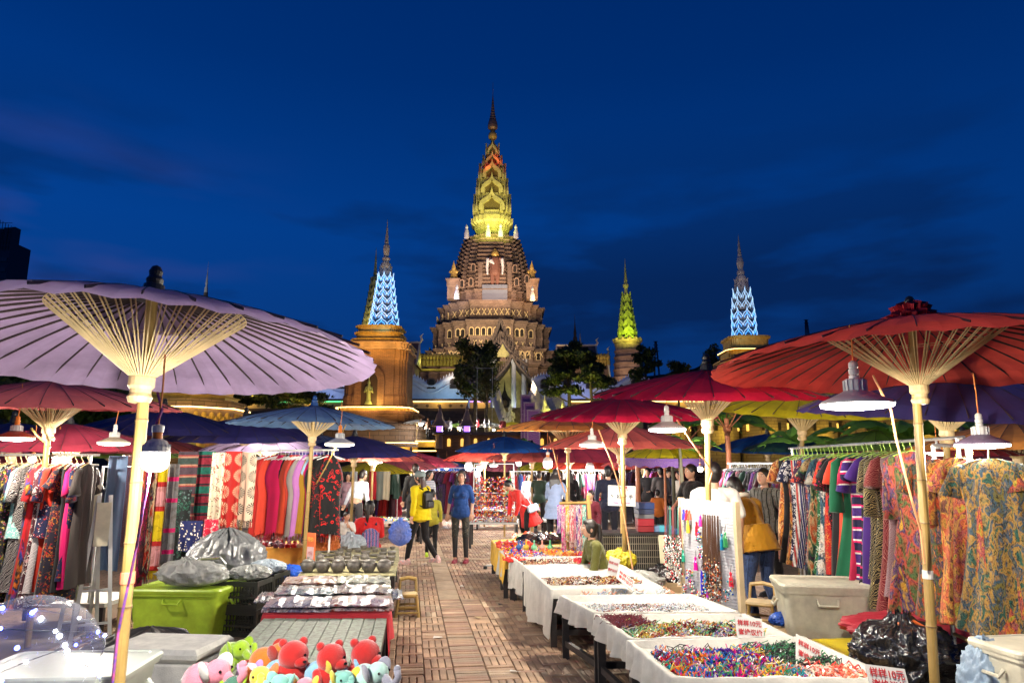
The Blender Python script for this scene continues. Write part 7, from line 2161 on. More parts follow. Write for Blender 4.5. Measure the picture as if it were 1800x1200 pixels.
carton(1362,1105,6.6,.26,.24,.26,rad(15),'small white-sided cardboard box holding a blue bag')
carton(1480,1195,5.1,.5,.3,.3,rad(-10),'long cardboard box behind the nearest tray')
carton(1570,1010,9.5,.4,.3,.35,0,'cardboard box behind the right rack')
# crumpled bags
def bag(px,py,Y,w,h,m,label,tie=True,seed=0,name='plastic_bag',d=None,z=None,fold=.10,cat='bag',lean=0,tiem=None):
 p = at_y(px,py,Y) if z is None else Vector((at_y(px,py,Y).x,Y,z)); rg = random.Random(seed)
 d = d or w * .8; ph = [rg.uniform(0,6) for _ in range(8)]
 r_ = thing(name,label,cat,(p.x,Y,max(0,p.z) if z is None else z))
 off = Vector((rg.uniform(0,50),rg.uniform(0,50),0))
 def rdg(p):
  t = 0; am = 1; q = p
  for _ in range(4):
   t += am * (1 - abs(noise.noise(q)) * 3.2); am *= .55; q = q * 2.1 + Vector((3.1,1.7,5.2))
  return t / 2.1
 def fn(u,v):
  a = 2 * math.pi * u
  r = (math.sin(min(1,v / .30) * math.pi / 2) ** .6) * (1 if v < .45 else max(.0,math.cos((v - .45) / .55 * math.pi / 2)) ** .62)
  if tie and v > .86: r = max(.07,r * .55) + (.10 * (v - .93) / .07 if v > .93 else 0)
  n = (math.sin(7 * a + ph[0] + 3 * v) + .7 * math.sin(13 * a + ph[1] - 5 * v) + .8 * math.sin(4 * a + ph[2] + 7 * v) + .6 * math.sin(21 * a + ph[3] + 2 * v)) / 3
  n2 = abs(math.sin(9 * a + ph[4] + v * 2)) * (v ** 1.5)
  dr = rdg(Vector((math.cos(a) * w,math.sin(a) * d,v * h)) * (3.2 / max(w,.3)) * 1.6 + off)
  k = r * (1 + fold * .6 * n + fold * .8 * n2 + (fold + .05) * 1.3 * dr)
  return (w / 2 * k * math.cos(a) + lean * v,d / 2 * k * math.sin(a),h * v * (1 + .03 * n + .10 * dr * min(1,v * 3)))
 b = MB(); b.grid(fn,96,44,True); b.build('film',m,r_,smooth=True)
 if tiem:
  b = MB(); b.tube([(-.05 + lean,-.03,h * .9),(lean,-.06,h * .88),(.08 + lean,-.03,h * .92),(.16 + lean,-.06,h * .84)],[.012,.02,.016,.01],6); b.build('ribbon',tiem,r_)
 return r_
M_bagk = mat('black bin bag',(.012,.012,.014),.22,var=0,spec=.7,bump=.5,bscale=22,coat=.5)
M_bags = mat('silver grey plastic',(.17,.175,.18),.3,var=.1,metal=.25,bump=.5,bscale=16)
M_bagc = mat('cloudy plastic',(.50,.51,.48),.28,var=.12,vscale=8,bump=.6,bscale=22,transl=.25,coat=.4)
M_bagb = mat('blue plastic film',(.02,.10,.55),.25,var=.25,vscale=8,bump=.5,bscale=22,transl=.2,coat=.4)
bag(1592,1190,5.3,.66,.52,M_bagk,'big shiny black bin bag behind the nearest price sign',seed=3,z=.0 + .12,tiem=mat('orange ribbon',(.75,.15,.03),.5),fold=.12)
bag(1160,990,9.0,.42,.40,M_bagk,'black bin bag left of the pegboard',seed=4,z=.1)
bag(948,968,11.3,.62,.26,M_bagk,'glossy black crumpled bag behind the bells',seed=5,tie=False,z=.42,fold=.16)
bag(396,1010,8.4,.86,.62,M_bags,'bulging silver-grey sack on the trolley',seed=6,tie=False,z=.34,fold=.05,d=.7)
bag(345,1040,7.3,.60,.27,M_bagc,'cloudy plastic bag lying on the lime tub',seed=7,z=.515,fold=.12,lean=-.12)
bag(505,1035,8.5,.60,.30,M_bagb,'shiny blue plastic bag beside the clay pots',seed=8,tie=False,z=.25,fold=.18)
bag(1375,1090,6.7,.2,.12,M_bagb,'small blue bag in the little cardboard box',seed=9,tie=False,z=.26,fold=.2)
bag(440,1010,7.6,.36,.15,M_bagc,'white plastic bags spilling from the upper crate',seed=10,tie=False,z=.53,fold=.2)
bag(470,1000,8.05,.34,.15,mat('grey blue plastic',(.30,.36,.42),.3,var=.2),'grey-blue bags on the rear crate',seed=11,tie=False,z=.53,fold=.2)
bag(260,1150,6.2,.95,.34,mat('dark grey tarpaulin',(.035,.033,.032),.42,bump=.4,bscale=12),'crumpled dark tarpaulin on the ground before the lime tub',seed=12,tie=False,z=0,fold=.15,d=.6,cat='tarpaulin',name='tarpaulin')
bag(1738,1200,4.6,.34,.52,mat('pale blue bag',(.30,.40,.52),.4,var=.15,bump=.3,bscale=14),'light blue cloth bag beside the cream tub',seed=13,tie=False,z=.10,fold=.07)
bag(1590,1110,5.85,.85,.17,mat('red nylon',(.34,.015,.03),.6,bump=.4,bscale=10),'red cloth bundle under the watercolour dresses',seed=14,tie=False,z=.36,fold=.16,name='cloth_bundle',cat='cloth bundle')
bag(1122,975,8.3,.50,.22,M_bagc,'clear plastic bags behind the olive jacket',seed=15,tie=False,z=.30,fold=.2)
bag(1090,960,8.9,.34,.26,mat('yellow film',(.58,.48,.03),.4,var=.2),'yellow plastic bag behind the olive jacket',seed=16,z=.45,fold=.16)
bag(572,985,10.6,.34,.40,mat('orange bag',(.72,.20,.04),.5),'crumpled orange bag behind the price board',seed=17,tie=False,z=.40,fold=.2)
bag(560,978,10.9,.3,.42,mat('orange bag'),'second orange bag nearer the child',seed=18,tie=False,z=.40,fold=.2)
# thing carrying the black bag at left-front: low frames so that bags do not hang in the air
def plinth(px,Y,w,d,h,label,m=M_blk):
 p = at_y(px,1000,Y); o = bevbox((0,0,h / 2),(w,d,h),.006).build('low_bench',m); o.location = (p.x,Y,0); tag(o,label,'bench','low benches under the bags')
plinth(396,8.4,.7,.5,.34,'low black bench under the silver sack')
plinth(505,8.5,.5,.4,.25,'low dark box under the blue bag')
plinth(1592,5.3,.5,.5,.12,'low board under the big black bin bag')
plinth(1590,5.85,.8,.35,.36,'low bench under the red bundle')
plinth(60,3.8,.7,.45,.27,'black bench under the milky tub')
plinth(948,11.3,.6,.4,.42,'low bench under the glossy black bag')
plinth(1122,8.4,.5,.4,.30,'low bench under the clear bags')
plinth(585,10.75,.6,.35,.40,'low bench under the orange bags')
# trolley
p = at_y(362,1060,8.0); r_ = thing('hand_trolley','folding hand trolley with a bent steel handle before the silver sack','trolley',(p.x,7.9,0)); b = MB()
b.tube([(-.23,0,.05),(-.24,0,.62),(-.20,0,.70),(.16,0,.72),(.22,0,.66),(.24,.05,.05)],.016,8); b.build('handle',M_steel,r_)
b = MB(); b.box((0,.2,.06),(.46,.40,.02)); b.build('platform',M_steel,r_)
for sx in (-1,1): b = MB(); b.lathe([(.05,-.015),(.06,-.01),(.06,.01),(.05,.015)],14,(sx * .25,0,.06),axis=(1,0,0)); b.build('wheel',M_blackpl,r_)
# ---------------------------------------------------------------- pegboard with jewellery
p0,p1 = at_y(1207,1060,6.9),at_y(1303,1090,6.05)
A_,B_ = Vector((p0.x,6.9,0)),Vector((p1.x,6.05,0))
zt0 = zy(876,6.9); zb0 = .44
dd = (B_ - A_); wd = dd.length; ang = math.atan2(dd.y,dd.x)
r_ = thing('jewellery_board','white slatted display board hung with necklaces and tassels','display board',(A_.x,A_.y,0),rz=ang)
M_slat = mat('white slat',(.50,.50,.54),.4,var=.04)
n = 36
for i in range(n):
 z = zb0 + (zt0 - zb0) * (i + .5) / n
 b = MB(); b.box((wd / 2,0,z),(wd,.018,(zt0 - zb0) / n * .86)); b.build('slat',M_slat,r_)
b = MB(); b.box((wd / 2,.018,(zb0 + zt0) / 2),(wd,.012,zt0 - zb0)); b.build('backing',M_slat,r_)
for x in (-.02,wd + .02): b = MB(); b.box((x,0,zt0 / 2),(.045,.045,zt0 + .02)); b.build('post',mat('pine post',(.62,.48,.28),.6,var=.12),r_)
for sx in (0,1): b = MB(); b.box((sx * wd,0,.015),(.05,.30,.03)); b.build('foot',M_bam,r_)
BT = Matrix.Translation((A_.x,A_.y,0)) @ Matrix.Rotation(ang,4,'Z')
rg = random.Random(77)
def neck(u,ztop,L,pal,scol,label,w=.03,nb=60,cord=.45):
 b = MB(); s_ = MB(); s_.col = scol
 for k in range(3):
  x0 = rg.uniform(-w,w) * .4
  s_.tube([(x0,-.0,0),(x0 - w * .5,-.01,-L * cord),(x0 - w * .7,-.012,-L * .8)],.0035,4); s_.tube([(x0,0,0),(x0 + w * .5,-.012,-L * cord),(x0 + w * .7,-.012,-L * .8)],.0035,4)
 for k in range(nb):
  t = cord + (1 - cord) * rg.random() ** .7; x = rg.uniform(-w,w) * (1.25 - abs(t - .8)); b.col = rg.choice(pal)
  b.ball((x,-.018 + rg.uniform(-.012,.006),-L * t),rg.uniform(.006,.010),5,4)
 o = b.build('necklace',M_bead,smooth=True); o.location = BT @ Vector((u * wd,-.022,ztop)); o.rotation_euler = (0,0,ang)
 tag(o,label,'necklace','necklaces on the display board'); s_.build('cord',M_string,o)
def tassel(u,z,L,c_,label):
 b = MB(); b.col = c_
 b.lathe([(.003,0),(.012,-.01),(.010,-.03),(.016,-.05),(.020,-L)],9,(0,-.03,0)); s_ = MB(); s_.col = (.1,.08,.06); s_.tube([(0,-.02,.06),(0,-.03,0)],.003,4)
 o = b.build('tassel',M_bead); o.location = BT @ Vector((u * wd,-.0,z)); o.rotation_euler = (0,0,ang); tag(o,label,'tassel','tassels on the display board'); s_.build('cord',M_string,o)
LE = zt0 - .12
for i in range(7): neck(.46 + .045 * i,LE,.78 + .08 * math.sin(i * 2),NEU + [S(190,80,30)],S(95,60,35),'brown-corded bead necklace, %s in the board\'s right-hand bunch' % ordn(i),nb=55,cord=.5)
for i in range(7): neck(-.34 + .055 * i,LE + .04,.70 + .06 * math.sin(i * 3),[WH,WH,S(200,60,60),S(60,60,70),S(220,215,205)],[S(110,50,50),S(40,40,44),S(50,100,90)][i % 3],'white-beaded necklace, %s in the bunch off the board\'s left edge' % ordn(i),nb=70,cord=.42)
for i,(u,z,L,c_,nm) in enumerate(((.08,.90,.10,S(60,60,200),'blue'),(.14,.90,.10,S(215,40,50),'red'),(.20,.90,.09,S(225,90,60),'coral'),(.34,.80,.13,S(210,25,45),'crimson'),(.42,.86,.10,S(215,50,160),'pink'),
  (.28,.46,.12,S(225,20,150),'magenta'),(.40,.36,.22,S(50,40,190),'ultramarine'),(.47,.36,.2,S(40,160,215),'turquoise'),(.03,.50,.11,S(30,140,110),'green'),(.16,.80,.12,S(225,180,60),'yellow'),
  (.80,.72,.14,S(30,130,170),'teal'),(.86,.74,.13,S(60,150,90),'leaf green'),(.26,.10,.14,S(215,25,80),'rose red'),(.18,.12,.10,S(225,60,90),'light red'),(.62,.02,.10,S(150,70,50),'brown'),(.50,.22,.1,S(190,40,200),'purple'),(.92,.40,.12,S(215,40,60),'cherry'))):
 tassel(u,zb0 + (zt0 - zb0) * z,L,c_,'%s tassel charm hanging on the display board' % nm)
for i in range(14):
 u,z = rg.choice(((.10,.66),(.16,.60),(.30,.66),(.36,.70),(.30,.26),(.14,.30),(.20,.22),(.44,.14),(.32,.12),(.86,.55),(.9,.3),(.84,.22),(.05,.15),(.40,.55)))
 b = MB()
 for k in range(26): b.col = rg.choice(VIV + PALE); b.ball((rg.uniform(-.035,.035),-.02 + rg.uniform(-.008,.008),rg.uniform(-.09,.02)),rg.uniform(.006,.011),5,4)
 o = b.build('charm_cluster',M_bead,smooth=True); o.location = BT @ Vector((u * wd + rg.uniform(-.02,.02),-.012,zb0 + (zt0 - zb0) * z)); o.rotation_euler = (0,0,ang)
 tag(o,'small bead charm cluster pinned between the tassels','charm','bead charms on the display board'); stuff(o)
 o['kind'] = 'thing'
# bamboo stand of hanging scarves
r_ = thing('bamboo_stand','bamboo frame hung with small bright scarves right of the orange parasol pole','stand',tuple(at_y(1010,975,9.9)))
T = Vector(r_.location); zt1,zb1 = zy(884,9.9),0
b = MB(); q = at_y(1034,880,9.7); b.tube([Vector((q.x,9.7,zy(870,9.7))) - T,Vector((q.x + .06,9.7,0)) - T],.028,9); b.build('post',M_bam,r_)
q0 = at_y(984,880,9.9); b = MB(); b.tube([Vector((q0.x,9.9,zt1)) - T,Vector((q.x + .05,9.7,zt1 + .02)) - T],.02,8); b.build('crossbar',M_bam,r_)
b = MB(); b.tube([Vector((q0.x + .1,9.9,zt1 + .15)) - T,Vector((q0.x + .1,9.9,0)) - T],.02,8); b.build('post',M_bam,r_)
for i,(px,c_,yb,nm) in enumerate(((983,S(150,70,190),925,'violet'),(990,S(225,50,150),955,'pink'),(997,S(215,170,60),940,'gold'),(1004,S(200,90,110),950,'rose'),(1012,S(215,25,130),948,'magenta'),(1019,S(225,110,120),958,'salmon'),(1026,S(40,170,160),955,'turquoise'),(1016,S(90,40,140),968,'purple'))):
 hung_scarf(px,8,887,yb,9.82 - .01 * i,D('patch',c_,tuple(x * .6 for x in c_),WH,c_,s=2),'%s little scarf hanging on the bamboo stand' % nm,group='little scarves on the bamboo stand')
# ---------------------------------------------------------------- writing
M_red_ink = mat('red ink',(.45,.01,.02),.6,var=0)
M_blk_ink = mat('black ink',(.03,.03,.05),.6,var=0)
M_card_w = mat('white card',(.62,.61,.58),.5,var=.03)
def lettering(txt,size,m,parent,x,z,y=-.004,ink=.0,align='CENTER',rot=0):
 cu = bpy.data.curves.new('lettering','FONT'); cu.body = txt; cu.size = size; cu.align_x = align; cu.offset = ink * size; cu.extrude = .0004
 tmp = bpy.data.objects.new('tmp',cu); COL.objects.link(tmp)
 dg = bpy.context.evaluated_depsgraph_get(); me = bpy.data.meshes.new_from_object(tmp.evaluated_get(dg)); me.name = 'lettering'
 bpy.data.objects.remove(tmp); me.materials.clear(); me.materials.append(m)
 o = link('lettering',me,parent); o.location = (x,y,z); o.rotation_euler = (math.pi / 2,rot,0)
 return o
def price_sign(px,py,Y,w,h,rz,lean,roll,label,lines=('样样10元','谢绝议价'),z=None,size=.22):
 p = at_y(px,py,Y)
 r_ = thing('price_sign',label,'sign',p,group='handwritten price cards'); r_.rotation_euler = Euler((rad(lean),rad(roll),rad(rz)))
 b = MB(); b.box((0,.004,0),(w,.006,h)); b.build('card',M_card_w,r_)
 for i,l in enumerate(lines): lettering(l,w * size,M_red_ink,r_,0,h * (.12 - .40 * i),ink=.018)
 return r_
price_sign(1318,1104,5.05,.20,.145,8,-22,6,'price card on the right of the second bead tray')
price_sign(1422,1147,4.55,.19,.165,12,-30,28,'tilted price card at the right of the nearest bead tray')
price_sign(1562,1196,4.05,.235,.15,6,-28,8,'price card cut by the bottom edge before the black bin bag')
price_sign(1100,1018,6.9,.20,.13,10,-45,38,'tilted price card on the hanging-cloth table')
price_sign(1078,995,7.9,.15,.19,-50,-8,8,'price card seen edge-on left of the bamboo pole')
price_sign(1055,985,8.6,.08,.13,0,-20,40,'narrow price card by the olive jacket woman')
price_sign(978,967,10.6,.06,.10,0,-20,-20,'tiny price card near the painted bells',lines=('10元',),size=.3)
p = at_y(1093,871,9.6)
r_ = thing('hand_lettered_sign','hand-lettered white board in front of the black cage','sign',p); r_.rotation_euler = (0,rad(2),0)
b = MB(); b.box((0,.006,0),(.375,.008,.27)); b.build('card',M_card_w,r_)
lettering('春 风',.075,M_red_ink,r_,0,.065,ink=.03); lettering('衬 衫 拆 手',.064,M_blk_ink,r_,0,-.035,ink=.03); lettering('mian 10 yuan',.045,mat('purple ink',(.35,.10,.30),.6,var=0),r_,0,-.105,ink=.02)
b = MB(); b.box((0,.03,-.25),(.02,.02,.5)); b.build('prop',M_bam,r_)
p = at_y(546,962,8.9)
r_ = thing('price_board','small red and orange price board on the clay pot table','sign',p); r_.rotation_euler = (0,0,rad(-38))
b = MB(); b.box((0,.006,0),(.16,.012,.36)); b.build('card',mat('orange red card',(.80,.16,.04),.5,var=.1),r_)
b = MB(); b.box((0,-.003,-.06),(.13,.004,.14)); b.build('label',mat('pink label',(.75,.50,.48),.5),r_)
lettering('特价',.06,mat('yellow print',(.85,.65,.1),.5,var=0),r_,0,.08); lettering('10元',.05,M_red_ink,r_,0,-.08,y=-.007)
# ---------------------------------------------------------------- soft toys
PLM = {}
def plush(c_):
 k = tuple(round(x,3) for x in c_)
 if k not in PLM: PLM[k] = mat('plush %d' % len(PLM),c_,.95,var=.12,vscale=25,sheen=.6,bump=.35,bscale=180)
 return PLM[k]
M_eye = mat('toy eye',(.01,.01,.01),.1,var=0)
def elephant(px,py,Y,s,c1,c2,rz,label,tilt=0,c3=None):
 p = at_z(px,py,ZT + .0); r_ = thing('plush_elephant',label,'soft toy',Vector((p.x,p.y,ZT + .01)),rz=rad(rz),group='plush elephants on the plank table')
 r_.rotation_euler.x = rad(tilt)
 m1,m2 = plush(c1),plush(c2)
 b = MB(); b.ball((0,0,.11 * s),(.10 * s,.12 * s,.11 * s),18,12); b.build('body',m1,r_,smooth=True)
 b = MB(); b.ball((0,-.12 * s,.17 * s),(.085 * s,.08 * s,.08 * s),18,12); b.build('head',m1,r_,smooth=True)
 b = MB(); b.tube([(0,-.17 * s,.16 * s),(0,-.23 * s,.12 * s),(0,-.28 * s,.12 * s),(0,-.31 * s,.17 * s),(0,-.30 * s,.22 * s)],[.036 * s,.032 * s,.028 * s,.025 * s,.027 * s],12); b.ball((0,-.30 * s,.225 * s),.027 * s,10,8); b.build('trunk',c3 and plush(c3) or m1,r_,smooth=True)
 for sx in (-1,1):
  b = MB(); b.ball((sx * .095 * s,-.09 * s,.19 * s),(.022 * s,.055 * s,.075 * s),12,10,Euler((.3,sx * .35,sx * .5)).to_matrix()); b.build('ear',m2,r_,smooth=True)
  for sy in (-1,1): b = MB(); b.cap((sx * .06 * s,sy * .07 * s,.06 * s),(sx * .075 * s,sy * .09 * s,.02 * s),.04 * s,.036 * s,10); b.build('leg',m1,r_,smooth=True)
  b = MB(); b.ball((sx * .055 * s,-.18 * s,.19 * s),.010 * s,8,6); b.build('eye',M_eye,r_,smooth=True)
 b = MB(); b.tube([(0,.11 * s,.12 * s),(.01,.15 * s,.10 * s)],[.008 * s,.012 * s],6); b.build('tail',m2,r_)
 return r_
PKT,YLT,LBT,LGT,RDT,ORT,GYT,MTT,WHT = S(225,130,150),S(232,205,70),S(140,190,220),S(165,205,40),S(190,25,22),S(225,130,45),S(150,150,165),S(130,195,180),S(225,222,215)
E_ = [(350,1222,1.25,PKT,WHT,75,'big pink plush elephant with white ears, leftmost',0,None),(405,1165,1.0,LGT,LGT,60,'lime green plush elephant behind the pink one',0,None),(462,1178,1.05,ORT,S(190,50,35),95,'orange and red glittery plush elephant',0,None),
  (455,1215,1.0,YLT,S(225,120,60),20,'yellow plush elephant with orange ears',0,None),(485,1196,.9,LBT,LBT,70,'small sky-blue plush elephant beside the yellow one',0,None),(560,1205,1.05,LBT,YLT,85,'sky-blue plush elephant with yellow ears in the middle',0,None),
  (505,1225,.9,MTT,MTT,-20,'mint plush elephant at the bottom edge',0,None),(535,1226,.8,PKT,YLT,10,'small pink plush elephant at the bottom edge',0,None),(598,1218,.9,MTT,YLT,30,'mint plush elephant with yellow ears',0,None),
  (640,1216,1.1,S(180,220,210),GYT,60,'pale mint plush elephant with grey trunk, rightmost',0,GYT),(415,1222,.8,S(60,110,90),LGT,0,'dark green plush elephant between the pink and yellow ones',0,None),(430,1198,.8,S(215,205,220),S(190,150,210),40,'white and lilac plush elephant',0,None)]
for (px,py,s_,c1,c2,rz,lab,tl,c3) in E_: elephant(px,py + 10,4.3,s_ * .66,c1,c2,rz,lab,tl,c3)
def bear(px,py,s,label,rz=0):
 p = at_z(px,py,ZT); r_ = thing('plush_bear',label,'soft toy',Vector((p.x,p.y,ZT + .01)),rz=rad(rz),group='red plush bears on the plank table')
 m = plush(RDT)
 b = MB(); b.ball((0,0,.10 * s),(.11 * s,.10 * s,.12 * s),18,12); b.build('body',m,r_,smooth=True)
 b = MB(); b.ball((0,-.02 * s,.22 * s),(.105 * s,.10 * s,.10 * s),18,12); b.ball((.04 * s,-.10 * s,.19 * s),(.05 * s,.04 * s,.038 * s),12,8); b.build('head',m,r_,smooth=True)
 for sx in (-1,1): b = MB(); b.ball((sx * .07 * s,.02 * s,.30 * s),.032 * s,10,8); b.build('ear',m,r_,smooth=True); b = MB(); b.ball((sx * .035 * s + .03 * s,-.105 * s,.235 * s),.010 * s,8,6); b.build('eye',M_eye,r_,smooth=True); b = MB(); b.cap((sx * .10 * s,-.02 * s,.13 * s),(sx * .12 * s,-.09 * s,.06 * s),.036 * s,.034 * s); b.build('arm',m,r_,smooth=True)
 b = MB(); b.ball((.06 * s,-.14 * s,.20 * s),(.014 * s,.010 * s,.010 * s),8,6); b.build('nose',M_eye,r_,smooth=True)
bear(512,1212,.78,'red plush bear, left of three',25); bear(578,1216,.76,'red plush bear, middle of three',35); bear(638,1210,.78,'red plush bear, right of three',40)
# LED balloon in the corner
p = at_y(45,1165,2.15); r_ = thing('led_balloon','clear bubble balloon with blue and white fairy lights at the lower left','balloon',p)
m = mat('clear film',(.9,.92,1),.04,var=0,alpha=.16,coat=.6); b = MB(); b.ball((0,0,0),(.20,.20,.19),36,24); b.build('film',m,r_,smooth=True)
M_lb,M_lw = emis('blue fairy light',(.10,.16,1),22),emis('white fairy light',(.85,.88,1),20)
lp = MB(); pts = []
for i in range(60): t = i / 59 * 2 * math.pi * 2.2; pts.append((.202 * math.cos(t) * math.cos(.6 * math.sin(t * .45)),.202 * math.sin(t) * math.cos(.6 * math.sin(t * .45)),.192 * math.sin(.6 * math.sin(t * .45) + .3 * math.sin(t * .3))))
lp.tube(pts,.0012,4,False); lp.build('wire',M_steel,r_)
for i in range(0,60,3): b = MB(); b.ball(pts[i],.005,8,6); b.build('light',M_lb if i % 2 else M_lw,r_)
for px,py,w_ in ((3,1066,1),(57,1074,1),(72,1086,0),(30,1138,1),(110,1113,0),(124,1129,0),(130,1140,0),(148,1165,1),(138,1185,0),(135,1176,0),(2,1196,1)):
 q = at_y(px,py,2.05) - p; q = q.normalized() * .20 if q.length > .2 else q
 b = MB(); b.ball(q,.0065,8,6); b.build('light',M_lb if w_ else M_lw,r_)
lamp_light((0,-.05,-.02),.6,(.25,.3,1),.05,r_)
b = MB(); b.tube([(0,0,-.19),(.01,0,-.5)],.006,6); b.build('stick',M_wsteel,r_)
# little stone dish and cap lying in the aisle
p = at_z(853,1001,.0); o = MB().lathe([(.03,0),(.035,.03),(.03,.06),(.005,.065)],10).build('bottle_cap',M_blackpl); o.location = p; tag(o,'small black cap lying on the bricks by the marigold table','cap')
o = bevbox((0,0,.02),(.16,.06,.04),.008).build('white_wrapper',M_card_w); o.location = at_z(862,996,0); tag(o,'white wrapper on the bricks by the marigold table','wrapper')
# trinket stand and tables right of the aisle
def lowtable(px,py,Y,w,d,h,m,label,rz=0):
 p = at_y(px,py,Y); r_ = thing('low_table',label,'table',(p.x,Y,0),rz=rz)
 b = MB(); b.box((0,0,h - .02),(w,d,.04)); b.build('tabletop',m,r_)
 for sx in (-1,1):
  for sy in (-1,1): b = MB(); b.box((sx * (w / 2 - .05),sy * (d / 2 - .05),h / 2 - .02),(.05,.05,h - .04)); b.build('leg',M_blk,r_)
 return r_,p
def goods(px,py,Y,w,d,z,n,pal,size,label,name='trinkets',seed=0,hgt=.03,cat='trinkets'):
 p = at_y(px,py,Y); Q = [Vector((p.x - w / 2,Y - d / 2,z)),Vector((p.x + w / 2,Y - d / 2,z)),Vector((p.x + w / 2,Y + d / 2,z)),Vector((p.x - w / 2,Y + d / 2,z))]
 return heap(Q,z,0,1,0,1,n,pal,size,hgt,label,name,cat,seed=seed)
lowtable(868,960,15.5,1.1,.8,.55,mat('glass top',(.5,.5,.48),.15,var=0),'glass-topped trinket table right of the blue-sweater woman')
goods(868,930,15.5,1.0,.7,.56,700,PALE + [S(210,60,50),S(200,150,60)],.018,'pale figurines laid out on the glass-topped table',seed=90)
for sh in range(4):
 z = zy(908 - sh * 14,15.9); p = at_y(868,900,15.9)
 if sh == 0:
  r_ = thing('trinket_rack','tiered rack of hanging red and gold trinkets right of the aisle','rack',(p.x,15.9,0))
  for sx in (-1,1): b = MB(); b.tube([(sx * .48,0,0),(sx * .45,0,zy(815,15.9))],.014,7); b.build('post',M_wsteel,r_)
  b = MB(); b.tube([(-.45,0,zy(815,15.9)),(.45,0,zy(815,15.9))],.012,7); b.build('rail',M_wsteel,r_)
 b = MB(); b.tube([(-.47,0,z),(.47,0,z)],.010,6); b.build('rail',M_wsteel,r_)
for j in range(5):
 z = zy(838 + j * 15,15.85); rg = random.Random(200 + j); b = MB(); p = at_y(868,900,15.85)
 for i in range(150):
  b.col = rg.choice([S(200,40,40),S(225,160,60),S(210,90,40),S(225,215,200),S(120,40,120),S(170,60,30)]); b.ball((rg.uniform(-.45,.45),rg.uniform(-.03,.03),z - rg.random() * .17),rg.uniform(.012,.022),5,4)
 o = b.build('hanging_trinkets',M_bead); o.location = (p.x,15.85,0); tag(o,'row of red and gold hanging trinkets, %s from the top of the tiered rack' % ordn(j),'trinkets','rows of hanging trinkets'); stuff(o)
lowtable(940,950,13.2,.85,.7,.42,mat('grey top',(.42,.40,.36),.6),'grey table of shells in front of the woman in red coat')
goods(940,925,13.2,.8,.6,.43,160,[S(200,120,80),S(90,140,90),S(225,190,150),S(220,90,60),S(225,215,200)],.045,'painted shell boxes on the grey table',seed=91,hgt=.05)
o = MB().box((0,0,0),(.8,.02,.36)).build('table_skirt',mat('grey top')); p = at_y(940,940,12.84); o.location = (p.x,12.84,.22); tag(o,'grey front panel of the shell table','panel')
lowtable(650,950,16.5,2.6,1.0,.5,M_cloth,'white-topped table behind the seated woman in red')
goods(650,920,16.5,2.4,.8,.51,500,VIV + PALE,.028,'small goods scattered on the white-topped table',seed=92)
lowtable(800,900,24,1.6,.8,.5,M_cloth,'white low table at the end of the aisle'); goods(800,880,24,1.5,.7,.51,250,VIV + PALE,.035,'goods on the white table at the end of the aisle',seed=93)
lowtable(710,890,20.5,2.2,1.0,.48,mat('planks grey',(.33,.28,.22),.8),'wide plank bench where the person in dark red sits')
lowtable(905,900,20,2.2,.9,.55,M_cloth,'white table behind the trinket rack'); goods(905,880,20,2.1,.8,.56,350,VIV + PALE,.03,'goods on the white table behind the trinket rack',seed=94)
lowtable(1010,890,15.5,1.4,.9,.6,M_cloth,'white table behind the bamboo stand'); goods(1010,870,15.5,1.3,.8,.61,300,VIV + PALE,.03,'goods on the white table behind the bamboo stand',seed=95)
lowtable(1760,1060,6.6,1.6,1.2,.62,M_cloth,'table of folded clothes at the right edge')
rg = random.Random(8)
for i in range(16):
 c_ = rg.choice([S(215,30,120),WH,S(40,40,60),S(200,170,190),S(180,40,60),S(225,200,200),S(90,60,110)]); px = 1720 + (i % 6) * 18; Y = 6.2 + (i // 6) * .3
 p = at_y(px,1000,Y); o = bevbox((0,0,0),(.26,.22,.05),.02).build('folded_garment',D('stripes',c_,tuple(x * .7 for x in c_),WH,c_)); o.location = (p.x,Y,.65 + (i % 3) * .045); o.rotation_euler = (0,0,rg.uniform(-.4,.4))
 tag(o,'folded garment %s, %s layer of the stack at the right edge' % (('near the rack','left of centre','at the centre','right of centre','farther right','outermost')[i % 6],('front','middle','back')[i // 6]),'garment','folded garments at the right edge')
lowtable(110,1075,7.9,1.3,.7,.30,mat('white board',(.66,.64,.58),.6),'low white-topped platform under the left clothes rack')
# extension cords wound round the right poles
def cord(pts,m,r,label):
 P_ = [at_y(*q) for q in pts]; T = P_[0]; b = MB(); b.tube([q - T for q in P_],r,6); o = b.build('power_cord',m); o.location = T; tag(o,label,'cord','power cords of the lamps')
M_ocord = mat('pale orange cord',(.85,.42,.20),.5,var=.1)
cord([(1535,660,4.6),(1552,695,4.5),(1566,720,4.45),(1575,770,4.45),(1590,830,4.45),(1603,880,4.5),(1618,930,4.6),(1625,990,4.65)],M_ocord,.008,'orange cord running from the big pendant down the right bamboo pole')
cord([(1190,738,6.5),(1205,760,6.4),(1225,790,6.4),(1243,815,6.5),(1252,830,6.55),(1246,850,6.6)],M_ocord,.008,'orange cord from the middle pendant to the crimson parasol pole')
cord([(1052,755,8.4),(1064,785,8.3),(1076,815,8.3),(1087,850,8.5),(1096,900,8.6),(1104,950,8.6),(1112,1000,8.5)],M_ocord,.009,'orange cord from the farther pendant past the left crimson parasol pole')
cord([(966,768,11.8),(975,800,11.7),(984,840,11.7),(993,865,11.9)],M_ocord,.010,'orange cord right of the bare bulb')
M_braid = mat('red blue rope',(.35,.05,.14),.7,var=.5,vscale=30,col2=(.05,.06,.35))
